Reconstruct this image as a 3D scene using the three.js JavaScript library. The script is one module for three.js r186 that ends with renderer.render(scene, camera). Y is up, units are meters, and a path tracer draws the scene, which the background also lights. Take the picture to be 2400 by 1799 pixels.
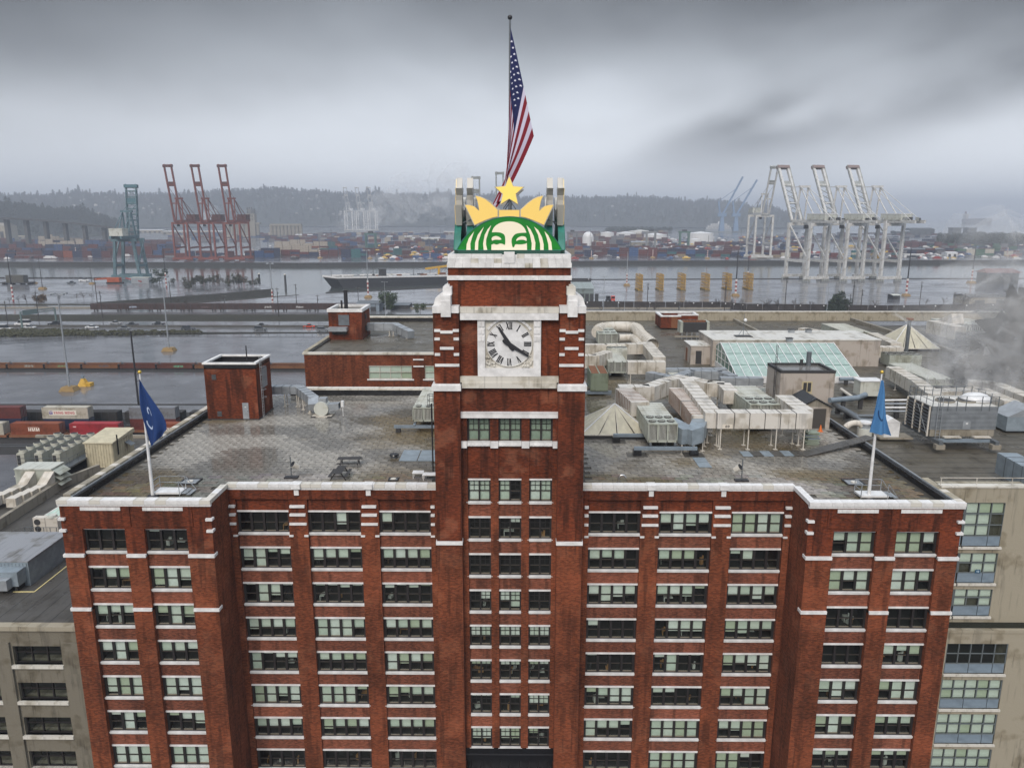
import * as THREE from 'three';
import { mergeGeometries } from 'three/addons/utils/BufferGeometryUtils.js';

// ---------- camera, sky, sun, exposure ----------
const scene = new THREE.Scene();
const D2R = Math.PI / 180;
const EYE = new THREE.Vector3(0.75, 54.6, 62.4), PITCH = 12.58, YAW = 0.5, FOCAL = 1790;
const camera = new THREE.PerspectiveCamera(2 * Math.atan(899.5 / FOCAL) / D2R, 2400 / 1799, 0.5, 30000);
camera.position.copy(EYE);
camera.rotation.order = 'YXZ';
camera.rotation.set(-PITCH * D2R, YAW * D2R, 0);
camera.updateMatrixWorld();
const renderer = new THREE.WebGLRenderer({ antialias: true });
renderer.toneMapping = THREE.LinearToneMapping;
renderer.toneMappingExposure = 1.82;
renderer.shadowMap.enabled = true;
renderer.shadowMap.type = THREE.PCFSoftShadowMap;
renderer.setSize(1024, 767);

// random numbers and noise, always seeded
let SEED = 7;
const rnd = () => { SEED = (SEED * 1664525 + 1013904223) >>> 0; return SEED / 4294967296; };
const rr = (a, b) => a + (b - a) * rnd();
const pick = (a) => a[Math.floor(rnd() * a.length) % a.length];
const hash2 = (x, y) => { let h = (x * 374761393 + y * 668265263) | 0; h = Math.imul(h ^ (h >>> 13), 1274126177); return ((h ^ (h >>> 16)) >>> 0) / 4294967296; };
const mod = (a, n) => ((a % n) + n) % n;
function vnoise(x, y, per) {
  const ix = Math.floor(x), iy = Math.floor(y), fx = x - ix, fy = y - iy, sx = fx * fx * (3 - 2 * fx), sy = fy * fy * (3 - 2 * fy);
  const X0 = mod(ix, per), X1 = mod(ix + 1, per), Y0 = mod(iy, per), Y1 = mod(iy + 1, per);
  const a = hash2(X0, Y0), b = hash2(X1, Y0), c = hash2(X0, Y1), d = hash2(X1, Y1);
  return a + (b - a) * sx + (c - a) * sy + (a - b - c + d) * sx * sy;
}
function fbm(x, y, oct = 4, per = 4096) { let s = 0, a = 0.5, t = 0; for (let i = 0; i < oct; i++) { s += a * vnoise(x + 17 * i, y + 31 * i, per); t += a; a *= 0.5; x *= 2; y *= 2; per *= 2; } return s / t; }
const clamp = (v, a = 0, b = 1) => Math.min(b, Math.max(a, v)), sstep = (a, b, v) => { const t = clamp((v - a) / (b - a)); return t * t * (3 - 2 * t); }, lerp = (a, b, t) => a + (b - a) * t;

// overcast sky with heavy cloud: equirectangular, one texture that also lights the scene
{
  const W = 1024, H = 512, data = new Float32Array(W * H * 4);
  for (let j = 0; j < H; j++) {
    const el = ((j + 0.5) / H - 0.5) * Math.PI, y = Math.sin(el);
    for (let i = 0; i < W; i++) {
      const az = ((i + 0.5) / W - 0.5) * 2 * Math.PI, x = Math.cos(az) * Math.cos(el), z = Math.sin(az) * Math.cos(el);
      const e = Math.max(el, 0), side = Math.atan2(x, -z);               // 0 straight ahead, + to the right
      const k = 1 / (Math.max(y, 0) + 0.16), cx = x * k, cz = z * k;
      // brightness of an overcast sky, brighter towards the zenith
      let L = 0.58 + 0.28 * sstep(0.3, 1.3, e) - 0.41 * sstep(0.06, 0.27, e) * (1 - sstep(0.3, 0.85, e));
      const n1 = fbm(cx * 0.55 + 3.1, cz * 0.55 + 8.2, 5), n2 = fbm(cx * 1.9 + cz * 0.8 + 11, cz * 2.6 + 4, 5), n4 = fbm(side * 5 + 31, el * 8.5 + side * 1.6 + 3, 5), n3 = fbm(side * 3.2 + el * 4 + 5, el * 16 - side * 5.5, 5);
      L *= 0.98 + sstep(0.02, 0.16, el) * (0.5 * (n1 - 0.5) + 0.1 * (n2 - 0.5) + 0.55 * (n4 - 0.5) + 0.2 * (n3 - 0.5));
      // sky darkened to the south (left), torn streaks of cloud to the right
      L *= 1 - 0.55 * sstep(-0.12, -0.6, side) * (1 - sstep(-1.5, -2.3, side)) * (0.35 + 0.65 * sstep(0.02, 0.2, el)) * (1 - 0.7 * sstep(0.4, 0.9, el));
      const band = Math.exp(-Math.pow((el - (0.07 + 0.21 * (side - 0.1) + 0.05 * (n1 - 0.5))) / 0.055, 2)) * sstep(0.03, 0.3, side) * (1 - sstep(0.9, 1.3, side));
      L *= 1 - band * (0.2 + 0.5 * sstep(0.34, 0.7, n3));
      const b3 = sstep(0.28, 0.62, side) * (1 - sstep(1.0, 1.4, side)) * sstep(0.08, 0.24, el) * (1 - sstep(0.45, 0.8, el)); L *= 1 - b3 * (0.12 + 0.45 * sstep(0.38, 0.62, n4 * 0.6 + n3 * 0.4));
      const b2 = Math.exp(-Math.pow((el - (0.27 - 0.1 * side)) / 0.06, 2)) * sstep(-0.35, 0.1, side) * (1 - sstep(0.7, 1.0, side));
      L *= 1 - b2 * 0.35 * sstep(0.4, 0.65, n2 * 0.5 + n3 * 0.5);
      const cool = 0.5 + 0.5 * sstep(0.0, 0.3, e), o = (j * W + i) * 4;
      data[o] = L * (1 - 0.13 * cool); data[o + 1] = L * (1 - 0.05 * cool); data[o + 2] = L * (1 + 0.06 * cool); data[o + 3] = 1;
      if (el < 0) { data[o] = 0.13; data[o + 1] = 0.135; data[o + 2] = 0.14; }
    }
  }
  const sky = new THREE.DataTexture(data, W, H, THREE.RGBAFormat, THREE.FloatType);
  sky.mapping = THREE.EquirectangularReflectionMapping; sky.magFilter = THREE.LinearFilter; sky.needsUpdate = true;
  scene.background = sky; scene.environment = sky;
}
const sun = new THREE.DirectionalLight(0xfff3e6, 1.5);
sun.position.set(-70, 250, 260); sun.target.position.set(0, 10, -30);
sun.castShadow = true; sun.shadow.radius = 60; sun.shadow.mapSize.set(4096, 4096);
Object.assign(sun.shadow.camera, { left: -140, right: 140, top: 160, bottom: -160, near: 1, far: 900 });
scene.add(sun, sun.target);
scene.fog = new THREE.FogExp2(0xd6e0f0, 0.00023);

// ---------- helpers ----------
const V = (x, y, z) => new THREE.Vector3(x, y, z);
// the point at height Y that a measured pixel of the 2400 x 1799 photograph looks at: used to survey positions on the ground and on roofs
function at(px, py, Y = 0) {
  const d = V((px - 1200) / FOCAL, -(py - 899.5) / FOCAL, -1).applyQuaternion(camera.quaternion);
  return EYE.clone().addScaledVector(d, (Y - EYE.y) / d.y);
}
// the same on the upright plane at depth z
function atZ(px, py, z) {
  const d = V((px - 1200) / FOCAL, -(py - 899.5) / FOCAL, -1).applyQuaternion(camera.quaternion);
  return EYE.clone().addScaledVector(d, (z - EYE.z) / d.z);
}
const taken = new Map();
function numbered(name) { const n = taken.get(name) ?? 0; taken.set(name, n + 1); return n ? name + '_' + String(n).padStart(3, '0') : name; }
function tag(o, label, category, group, kind) { if (label) o.userData.label = label; if (category) o.userData.category = category; if (group) o.userData.group = group; if (kind) o.userData.kind = kind; return o; }
function shadows(m) { m.castShadow = true; m.receiveShadow = true; return m; }
function thing(name, label, category, p = [0, 0, 0], turn = 0, group) {
  const o = new THREE.Group(); o.name = numbered(name); scene.add(o);
  if (p.isVector3) o.position.copy(p); else o.position.set(...p);
  o.rotation.y = turn;
  return tag(o, label, category, group);
}
function sub(name, parent, p = [0, 0, 0], turn = 0) { const o = new THREE.Group(); o.name = name; o.position.set(...p); o.rotation.y = turn; parent.add(o); return o; }
function copyOf(o, p, turn, label) {
  const c = o.clone(); c.name = numbered(o.name.replace(/_\d{3}$/, '')); scene.add(c);
  if (p) { if (p.isVector3) c.position.copy(p); else c.position.set(...p); }
  if (turn !== undefined) c.rotation.y = turn;
  if (label) c.userData.label = label;
  return c;
}
function mesh(name, geo, mat, parent) {
  const m = shadows(new THREE.Mesh(geo, mat)); m.name = parent ? name : numbered(name); (parent ?? scene).add(m); return m;
}
// texture coordinates in metres, from the way each face points
function metreUV(g) {
  const p = g.attributes.position, n = g.attributes.normal, uv = new Float32Array(p.count * 2);
  for (let i = 0; i < p.count; i++) {
    const ax = Math.abs(n.getX(i)), ay = Math.abs(n.getY(i)), az = Math.abs(n.getZ(i));
    if (ay > 0.75) { uv[2 * i] = p.getX(i); uv[2 * i + 1] = p.getZ(i); } else if (ax > az) { uv[2 * i] = p.getZ(i); uv[2 * i + 1] = p.getY(i); } else { uv[2 * i] = p.getX(i); uv[2 * i + 1] = p.getY(i); }
  }
  g.setAttribute('uv', new THREE.BufferAttribute(uv, 2));
  return g;
}
class MB {                                                            // collects shapes, builds them as one named mesh
  constructor() { this.g = []; }
  add(geo) { const g = geo.index ? geo.toNonIndexed() : geo; for (const k of Object.keys(g.attributes)) if (k !== 'position' && k !== 'normal') g.deleteAttribute(k); this.g.push(g); return this; }
  box(x0, x1, y0, y1, z0, z1) { const g = new THREE.BoxGeometry(Math.abs(x1 - x0), Math.abs(y1 - y0), Math.abs(z1 - z0)); g.translate((x0 + x1) / 2, (y0 + y1) / 2, (z0 + z1) / 2); return this.add(g); }
  cbox(x, y, z, w, h, d, turn = 0) { const g = new THREE.BoxGeometry(w, h, d); g.rotateY(turn); g.translate(x, y, z); return this.add(g); }
  frus(x, y, z, w0, d0, w1, d1, h) { // box that tapers upwards from y
    const g = new THREE.BoxGeometry(1, h, 1), p = g.attributes.position;
    for (let i = 0; i < p.count; i++) { const t = p.getY(i) > 0; p.setX(i, p.getX(i) * (t ? w1 : w0)); p.setZ(i, p.getZ(i) * (t ? d1 : d0)); }
    g.computeVertexNormals(); const q = g.toNonIndexed(); q.computeVertexNormals(); q.translate(x, y + h / 2, z); return this.add(q);
  }
  cyl(x, y0, y1, z, r0, r1 = r0, seg = 12, open = false) { const g = new THREE.CylinderGeometry(r1, r0, y1 - y0, seg, 1, open); g.translate(x, (y0 + y1) / 2, z); return this.add(g); }
  rod(a, b, r0, r1 = r0, seg = 8) { const d = b.clone().sub(a), l = d.length(), g = new THREE.CylinderGeometry(r1, r0, l, seg); g.translate(0, l / 2, 0); g.applyQuaternion(new THREE.Quaternion().setFromUnitVectors(V(0, 1, 0), d.normalize())); g.translate(a.x, a.y, a.z); return this.add(g); }
  bar(a, b, w, h = w) { // beam of w (level) by h from a to b
    const d = b.clone().sub(a), l = d.length(), g = new THREE.BoxGeometry(w, h, l), m = new THREE.Matrix4();
    m.lookAt(b, a, Math.abs(d.y) > 0.999 * l ? V(0, 0, 1) : V(0, 1, 0)); m.setPosition(a.clone().add(b).multiplyScalar(0.5)); g.applyMatrix4(m); return this.add(g);
  }
  tube(pts, r, seg = 24, rad = 8) { return this.add(new THREE.TubeGeometry(new THREE.CatmullRomCurve3(pts, false, 'centripetal'), seg, r, rad)); }
  ball(x, y, z, r, w = 10, h = 8) { const g = new THREE.SphereGeometry(r, w, h); g.translate(x, y, z); return this.add(g); }
  ext(pts, depth, place, bevel = 0) { // outline in x, y pushed along z
    const s = pts instanceof THREE.Shape ? pts : new THREE.Shape(pts.map((p) => new THREE.Vector2(p[0], p[1])));
    const g = new THREE.ExtrudeGeometry(s, { depth, bevelEnabled: bevel > 0, bevelSize: bevel, bevelThickness: bevel, bevelSegments: 1, curveSegments: 20 });
    if (place) place(g); return this.add(g);
  }
  poly(pts, y0, y1) { // outline in x, z standing from y0 to y1
    const s = new THREE.Shape(pts.map((p) => new THREE.Vector2(p[0], -p[1]))), g = new THREE.ExtrudeGeometry(s, { depth: y1 - y0, bevelEnabled: false });
    g.rotateX(-Math.PI / 2); g.translate(0, y0, 0); return this.add(g);
  }
  hull(quads) { // faces given as lists of corner points
    const pos = []; for (const q of quads) for (let i = 1; i + 1 < q.length; i++) for (const v of [q[0], q[i], q[i + 1]]) pos.push(v.x, v.y, v.z);
    const g = new THREE.BufferGeometry(); g.setAttribute('position', new THREE.Float32BufferAttribute(pos, 3)); g.computeVertexNormals(); return this.add(g);
  }
  geo() { const g = metreUV(this.g.length > 1 ? mergeGeometries(this.g) : this.g[0]); return g; }
  build(name, mat, parent) { return mesh(name, this.geo(), mat, parent); }
}
const mb = () => new MB();

// ---------- textures and materials ----------
function tex(w, h, fn, { srgb = true, rx = 1, ry = 1, wrap = THREE.RepeatWrapping } = {}) {
  const d = new Uint8Array(w * h * 4);
  for (let y = 0; y < h; y++) for (let x = 0; x < w; x++) { const c = fn(x, y), o = (y * w + x) * 4; if (c.length) { d[o] = clamp(c[0], 0, 255); d[o + 1] = clamp(c[1], 0, 255); d[o + 2] = clamp(c[2], 0, 255); } else d[o] = d[o + 1] = d[o + 2] = clamp(c, 0, 255); d[o + 3] = 255; }
  const t = new THREE.DataTexture(d, w, h); t.wrapS = t.wrapT = wrap; t.magFilter = THREE.LinearFilter; t.minFilter = THREE.LinearMipmapLinearFilter; t.generateMipmaps = true;
  if (srgb) t.colorSpace = THREE.SRGBColorSpace; t.repeat.set(rx, ry); t.needsUpdate = true; return t;
}
function canvasTex(w, h, draw, srgb = true) {
  const c = document.createElement('canvas'); c.width = w; c.height = h; draw(c.getContext('2d'), w, h);
  const t = new THREE.CanvasTexture(c); if (srgb) t.colorSpace = THREE.SRGBColorSpace; t.wrapS = t.wrapT = THREE.RepeatWrapping; return t;
}
const mat = (r, g, b, roughness = 0.8, o = {}) => new THREE.MeshStandardMaterial({ color: new THREE.Color().setRGB(r, g, b), roughness, metalness: 0, ...o });
const tinted = (m, r, g, b) => { const c = m.clone(); c.color.setRGB(r, g, b); return c; };

// brick: 80 bricks by 240 courses on 19.2 m, each brick its own tone, mortar, weather stains and pale bloom
const N = 2048, BR = N / 80, CO = N / 240;
const brickAt = (x, y) => { const row = Math.floor(y / CO), fy = y / CO - row, sx = x / BR + (row % 2) * 0.5, col = Math.floor(sx), fx = sx - col; return { row, col: mod(col, 80), fx, fy, mortar: fx < 0.05 || fy < 0.17 }; };
function brickTex(base, mort, bloom, stain) {
  return tex(N, N, (x, y) => {
    const b = brickAt(x, y), u = x / N, v = y / N;
    const big = fbm(u * 6, v * 6, 4, 6), st = fbm(u * 48, v * 5, 3, 5 * 48), fine = hash2(x, y), bl = fbm(u * 12 + 5, v * 12 + 9, 4, 12);
    let t = 0.78 + 0.34 * hash2(b.col + 91, b.row) + 0.5 * (big - 0.5) + 0.1 * (fine - 0.5);
    let c = b.mortar ? mort : base, r = c[0] * t, g = c[1] * t, bb = c[2] * t;
    const p = sstep(0.56, 0.72, bl) * bloom * (b.mortar ? 1.3 : 0.55); r += (178 - r) * p; g += (140 - g) * p; bb += (120 - bb) * p;
    const s = 1 - stain * sstep(0.52, 0.78, st) * (0.35 + 0.65 * big); return [r * s, g * s, bb * s];
  }, { rx: 1 / 19.2, ry: 1 / 19.2 });
}
const brickBump = tex(1024, 1024, (x, y) => { const b = brickAt(x * 2, y * 2); return b.mortar ? 60 : 170 + 70 * hash2(x, y); }, { srgb: false, rx: 1 / 19.2, ry: 1 / 19.2 });
const brickA = brickTex([114, 57, 34], [120, 84, 65], 0.14, 0.3), brickB = brickTex([104, 48, 27], [100, 60, 43], 0.3, 0.44);
const brickC = brickTex([119, 66, 49], [128, 96, 80], 0.12, 0.3);
const M = {};
M.brick = new THREE.MeshPhysicalMaterial({ color: 0xffffff, roughness: 0.8, specularIntensity: 0.35, map: brickA, bumpMap: brickBump, bumpScale: 0.012 });
M.brickPale = new THREE.MeshPhysicalMaterial({ color: 0xffffff, roughness: 0.8, specularIntensity: 0.35, map: brickC, bumpMap: brickBump, bumpScale: 0.012 });
M.brickRed = new THREE.MeshPhysicalMaterial({ color: 0xffffff, roughness: 0.75, specularIntensity: 0.4, map: brickB, bumpMap: brickBump, bumpScale: 0.012 });
// grain shared by many surfaces: value noise round 200
const grain = tex(512, 512, (x, y) => { const v = 238 + 50 * (fbm(x / 512 * 8, y / 512 * 8, 5, 8) - 0.5) + 26 * (hash2(x, y) - 0.5); return [v, v, v]; }, { rx: 1 / 3, ry: 1 / 3 });
const stains = tex(1024, 1024, (x, y) => {
  const u = x / 1024, v = y / 1024, run = fbm(u * 40, v * 3, 3, 120), blot = fbm(u * 7, v * 7, 5, 7); let k = 1 - 0.26 * sstep(0.55, 0.8, run) * blot - 0.15 * sstep(0.5, 0.75, blot) + 0.08 * (hash2(x, y) - 0.5);
  return [232 * k, 230 * k - 3 * sstep(0.5, 0.7, blot), 226 * k - 9 * sstep(0.5, 0.7, blot)];
}, { rx: 1 / 8, ry: 1 / 8 });
const roughBlot = tex(512, 512, (x, y) => { const b = fbm(x / 512 * 6, y / 512 * 6, 5, 6); return 255 * clamp(0.28 + 0.9 * (b - 0.28)); }, { srgb: false, rx: 1 / 14, ry: 1 / 14 });
const fineBump = tex(512, 512, (x, y) => 255 * fbm(x / 512 * 40, y / 512 * 40, 4, 40), { srgb: false, rx: 1 / 4, ry: 1 / 4 });
const ripple = tex(512, 512, (x, y) => 255 * fbm(x / 512 * 10, y / 512 * 22, 4, 220), { srgb: false, rx: 1 / 60, ry: 1 / 60 });
M.tile = mat(0.8, 0.8, 0.8, 0.45, { map: grain });
M.tileWorn = mat(0.72, 0.71, 0.67, 0.5, { map: stains });
M.frame = mat(0.016, 0.013, 0.013, 0.55);
M.bronze = mat(0.03, 0.025, 0.024, 0.5);
M.sashRail = mat(0.2, 0.17, 0.13, 0.6);
M.glass = new THREE.MeshPhysicalMaterial({ color: 0xe9f1ee, roughness: 0.02, metalness: 0, transmission: 1, thickness: 0, ior: 1.5 });
M.blind = mat(0.68, 0.72, 0.65, 0.85, { map: grain });
M.blindDim = mat(0.34, 0.4, 0.33, 0.85, { map: grain });
M.room = mat(0.014, 0.013, 0.012, 0.9);
M.wood = mat(0.32, 0.17, 0.07, 0.6);
M.paper = mat(0.45, 0.46, 0.44, 0.8);
M.black = mat(0.012, 0.012, 0.014, 0.5, { roughnessMap: roughBlot });
M.blackMetal = mat(0.02, 0.02, 0.024, 0.45);
M.white = mat(0.74, 0.75, 0.76, 0.45, { map: grain });
M.whiteRoof = mat(0.74, 0.74, 0.72, 0.35, { map: stains });
M.galv = mat(0.36, 0.39, 0.42, 0.42, { metalness: 0.35, map: grain });
M.galvBlue = mat(0.3, 0.36, 0.41, 0.4, { metalness: 0.3, map: grain });
M.cream = mat(0.66, 0.635, 0.59, 0.6, { map: stains });
M.pinkish = mat(0.68, 0.665, 0.64, 0.6, { map: stains });
M.unit = mat(0.45, 0.49, 0.45, 0.55, { map: stains });
M.unitPale = mat(0.6, 0.63, 0.6, 0.5, { map: stains });
M.unitGreen = mat(0.24, 0.29, 0.22, 0.55, { map: stains });
M.dark = mat(0.03, 0.03, 0.032, 0.7);
M.rust = mat(0.2, 0.08, 0.035, 0.85, { map: grain });
M.steel = mat(0.16, 0.18, 0.2, 0.45, { metalness: 0.4, map: grain });
M.beam = mat(0.2, 0.25, 0.3, 0.5, { map: grain });
M.yellow = mat(0.62, 0.36, 0.03, 0.55, { map: grain });
M.orange = mat(0.6, 0.14, 0.02, 0.5);
M.concrete = mat(0.3, 0.28, 0.24, 0.85, { map: stains, bumpMap: fineBump, bumpScale: 0.01 });
M.concretePale = mat(0.38, 0.35, 0.28, 0.85, { map: stains, bumpMap: fineBump, bumpScale: 0.01 });
M.greyBrick = mat(0.47, 0.43, 0.4, 0.85, { map: stains });
M.skyGlass = mat(0.33, 0.44, 0.4, 0.22, { map: grain });
M.skylight = mat(0.5, 0.47, 0.36, 0.5, { map: grain });
M.rubber = mat(0.018, 0.018, 0.019, 0.9);
M.signCase = mat(0.6, 0.6, 0.58, 0.5, { map: stains }); M.chrome = mat(0.5, 0.5, 0.5, 0.25, { metalness: 0.8 });
M.skyGlassDark = tinted(M.skyGlass, 0.14, 0.26, 0.23); const GREEN2 = tinted(M.skyGlass, 0.28, 0.39, 0.36);
// ---------- water, land, roads ----------
M.water = mat(0.05, 0.056, 0.05, 0.12, { bumpMap: ripple, bumpScale: 0.05 });
const asphaltMap = tex(1024, 1024, (x, y) => { const u = x / 1024, v = y / 1024, b = fbm(u * 8, v * 8, 5, 8), k = 150 + 55 * (b - 0.5) + 26 * (hash2(x, y) - 0.5); return [k, k, k * 1.02]; }, { rx: 1 / 40, ry: 1 / 40 });
const wetRough = tex(1024, 1024, (x, y) => { const u = x / 1024, v = y / 1024, b = fbm(u * 7, v * 22, 5, 7 * 22), c = fbm(u * 5 + 3, v * 5, 4, 5); return 255 * clamp(0.12 + 0.2 * sstep(0.3, 0.8, b * 0.5 + c * 0.5)); }, { srgb: false, rx: 1 / 70, ry: 1 / 70 });
const wetBump = tex(512, 512, (x, y) => 255 * fbm(x / 512 * 24, y / 512 * 24, 5, 24), { srgb: false, rx: 1 / 20, ry: 1 / 20 });
M.asphalt = mat(0.4, 0.41, 0.43, 1, { map: asphaltMap, roughnessMap: wetRough, bumpMap: wetBump, bumpScale: 0.002 });
M.asphaltDark = mat(0.22, 0.22, 0.235, 1, { map: asphaltMap, roughnessMap: wetRough, bumpMap: wetBump, bumpScale: 0.01 });
M.quay = mat(0.045, 0.045, 0.045, 0.9, { map: stains });
M.ballast = mat(0.06, 0.055, 0.05, 0.95, { map: asphaltMap });
M.grass = mat(0.075, 0.07, 0.03, 0.95, { map: asphaltMap, bumpMap: fineBump, bumpScale: 0.3 });
M.lane = mat(0.44, 0.45, 0.46, 1, { map: asphaltMap, roughnessMap: wetRough });
M.barrier = mat(0.09, 0.09, 0.088, 0.8, { map: stains });
const ST = (m) => tag(m, null, null, null, 'structure');
const LAND = -0.02, SEA = -4;
{
  const w = new THREE.PlaneGeometry(16000, 14000); w.rotateX(-Math.PI / 2); w.translate(0, SEA, -5600);
  ST(mesh('water', metreUV(w.toNonIndexed()), M.water));
}
const P = (px, py, Y = 0) => { const p = at(px, py, Y); return [p.x, p.z]; };
// near shore with its basin (a peninsula reaches out to the right of the blue crane)
const nearShore = [P(3400, 652), P(2400, 652), P(1900, 653), P(1390, 655), P(1250, 662), P(1047, 673), P(764, 686), P(690, 692), P(600, 700), P(380, 716), P(200, 716), P(230, 708), P(400, 696), P(560, 684), P(640, 676), P(622, 667), P(480, 662), P(350, 653), P(0, 652), P(-600, 650), [-900, 200], [900, 200]];
{ const b = mb().poly(nearShore, SEA - 1, LAND); ST(b.build('ground', M.asphalt)); }
// far side of the waterway, running back to the wooded hill
const farShore = [P(-700, 613), P(300, 614), P(700, 616), P(1150, 613), P(1400, 611), P(2000, 610), P(3200, 608), P(3000, 566), P(2330, 560), P(2150, 556), P(1900, 551), P(1760, 548), P(1600, 545), P(1570, 540), [330, -3300], [-4200, -3300]];
{ const b = mb().poly(farShore, SEA - 1, 0); ST(b.build('terminal_ground', M.asphaltDark)); }
// strips that run across the picture, each laid on the one below
function strip(name, pts, m, y, h) { const b = mb(); if (h) b.poly(pts.map((p) => P(...p)), y, y + h); else { const s = new THREE.ShapeGeometry(new THREE.Shape(pts.map((p) => { const q = P(...p); return new THREE.Vector2(q[0], -q[1]); }))); s.rotateX(-Math.PI / 2); s.translate(0, y, 0); b.add(s); } return ST(b.build(name, m)); }
{ const b = mb(); b.box(-120, 120, -0.01, 0.02, 5.2, 190); ST(b.build('unseen_street', mat(0.045, 0.045, 0.048, 0.6, { map: asphaltMap }))); }  // street out of view, coloured dark so the windows reflect less light
strip('rail_bed', [[-500, 946], [900, 946], [900, 1065], [-500, 1065]], M.ballast, 0.0);
strip('service_road', [[-500, 950], [900, 950], [900, 966], [-500, 966]], M.lane, 0.02);
strip('rail_bed', [[-500, 850], [900, 850], [900, 872], [-500, 872]], M.ballast, 0.01);
strip('verge', [[-500, 790], [330, 785], [700, 781], [1100, 779], [1100, 776], [-500, 776]], M.grass, 0.02);
strip('slip_road', [[-500, 815], [0, 806], [150, 799], [340, 787], [300, 786], [0, 797], [-500, 803]], M.asphaltDark, 0.03);
strip('highway', [[-500, 778], [3000, 778], [3000, 753], [-500, 753]], M.lane, 0.04);
strip('verge', [[-500, 753], [3000, 753], [3000, 737], [-500, 737]], M.grass, 0.03);
strip('road', [[-500, 737], [3000, 737], [3000, 716], [-500, 716]], M.lane, 0.05);
strip('verge', [[-500, 716], [1150, 716], [1150, 712], [-500, 712]], M.grass, 0.03);
// riprap faces of the peninsula and basin
function bank(name, line, drop, run) {
  const b = mb(), q = []; for (let i = 0; i + 1 < line.length; i++) { const a = P(...line[i]), c = P(...line[i + 1]), n = 10; for (let k = 0; k < n; k++) { const f = (t) => [lerp(a[0], c[0], t), lerp(a[1], c[1], t)], p0 = f(k / n), p1 = f((k + 1) / n); q.push([V(p0[0], 0.06, p0[1]), V(p1[0], 0.06, p1[1]), V(p1[0], -drop, p1[1] + run), V(p0[0], -drop, p0[1] + run)]); } }
  b.hull(q); return ST(b.build(name, mat(0.045, 0.043, 0.035, 0.95, { map: stains, bumpMap: fineBump, bumpScale: 0.8 })));
}
bank('shore_bank', [[150, 712], [230, 708], [400, 696], [560, 684], [640, 676]], 4.2, 9);
// quay walls
function quayWall(name, line, top, thick) { const b = mb(); for (let i = 0; i + 1 < line.length; i++) { const a = P(...line[i]), c = P(...line[i + 1]); b.bar(V(a[0], top - 2.6, a[1] + 0.6), V(c[0], top - 2.6, c[1] + 0.6), thick, 5.2); } return ST(b.build(name, M.quay)); }
quayWall('far_quay', [[-500, 613], [300, 614], [700, 616], [1150, 613], [1400, 611], [2000, 610], [3000, 608]], 0.2, 2);
quayWall('near_quay', [[3000, 652], [1900, 653], [1390, 655], [1250, 662], [1047, 673], [764, 686]], 0.5, 1.6);
quayWall('near_quay', [[-500, 650], [0, 652], [265, 652.5]], 0.5, 1.6);
// fenders: dark pads in a row along the quay and a floating boom along the basin
{
  const f = mb().box(-1.6, 1.6, -1.4, 0.9, -0.6, 0.6).build('quay_fender', M.rubber); tag(f, 'black fender pad in the row along the near quay edge left of the blue crane', 'fender', 'fender pads on the near quay');
  const spots = []; for (let i = 0; i < 22; i++) spots.push(P(8 + i * 11.4 + rr(-2, 2), 651.5)); f.position.set(spots[0][0], 0, spots[0][1] + 1.6);
  for (const s of spots.slice(1)) copyOf(f, [s[0], 0, s[1] + 1.6]);
  const l = mb().cyl(0, -6.5, 6.5, 0, 0.8, 0.8, 8); l.g[0].rotateZ(Math.PI / 2); const log = l.build('log_boom', M.rust.clone()); log.material.color.setRGB(0.04, 0.035, 0.03); tag(log, 'dark floating log boom in the line along the basin edge', 'log boom', 'log booms along the basin');
  const A = [[395, 713], [430, 709], [467, 707], [503, 704.5], [540, 702.5], [578, 700], [612, 697.5], [648, 694.5], [682, 692]]; A.forEach((a, i) => { const p = at(a[0], a[1], -2), q = at(a[0] + 10, a[1] - 0.75, -2), o = i ? copyOf(log) : log; o.position.set(p.x, -2.4, p.z + 2); o.rotation.y = Math.atan2(-(q.z - p.z), q.x - p.x); });
}
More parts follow.
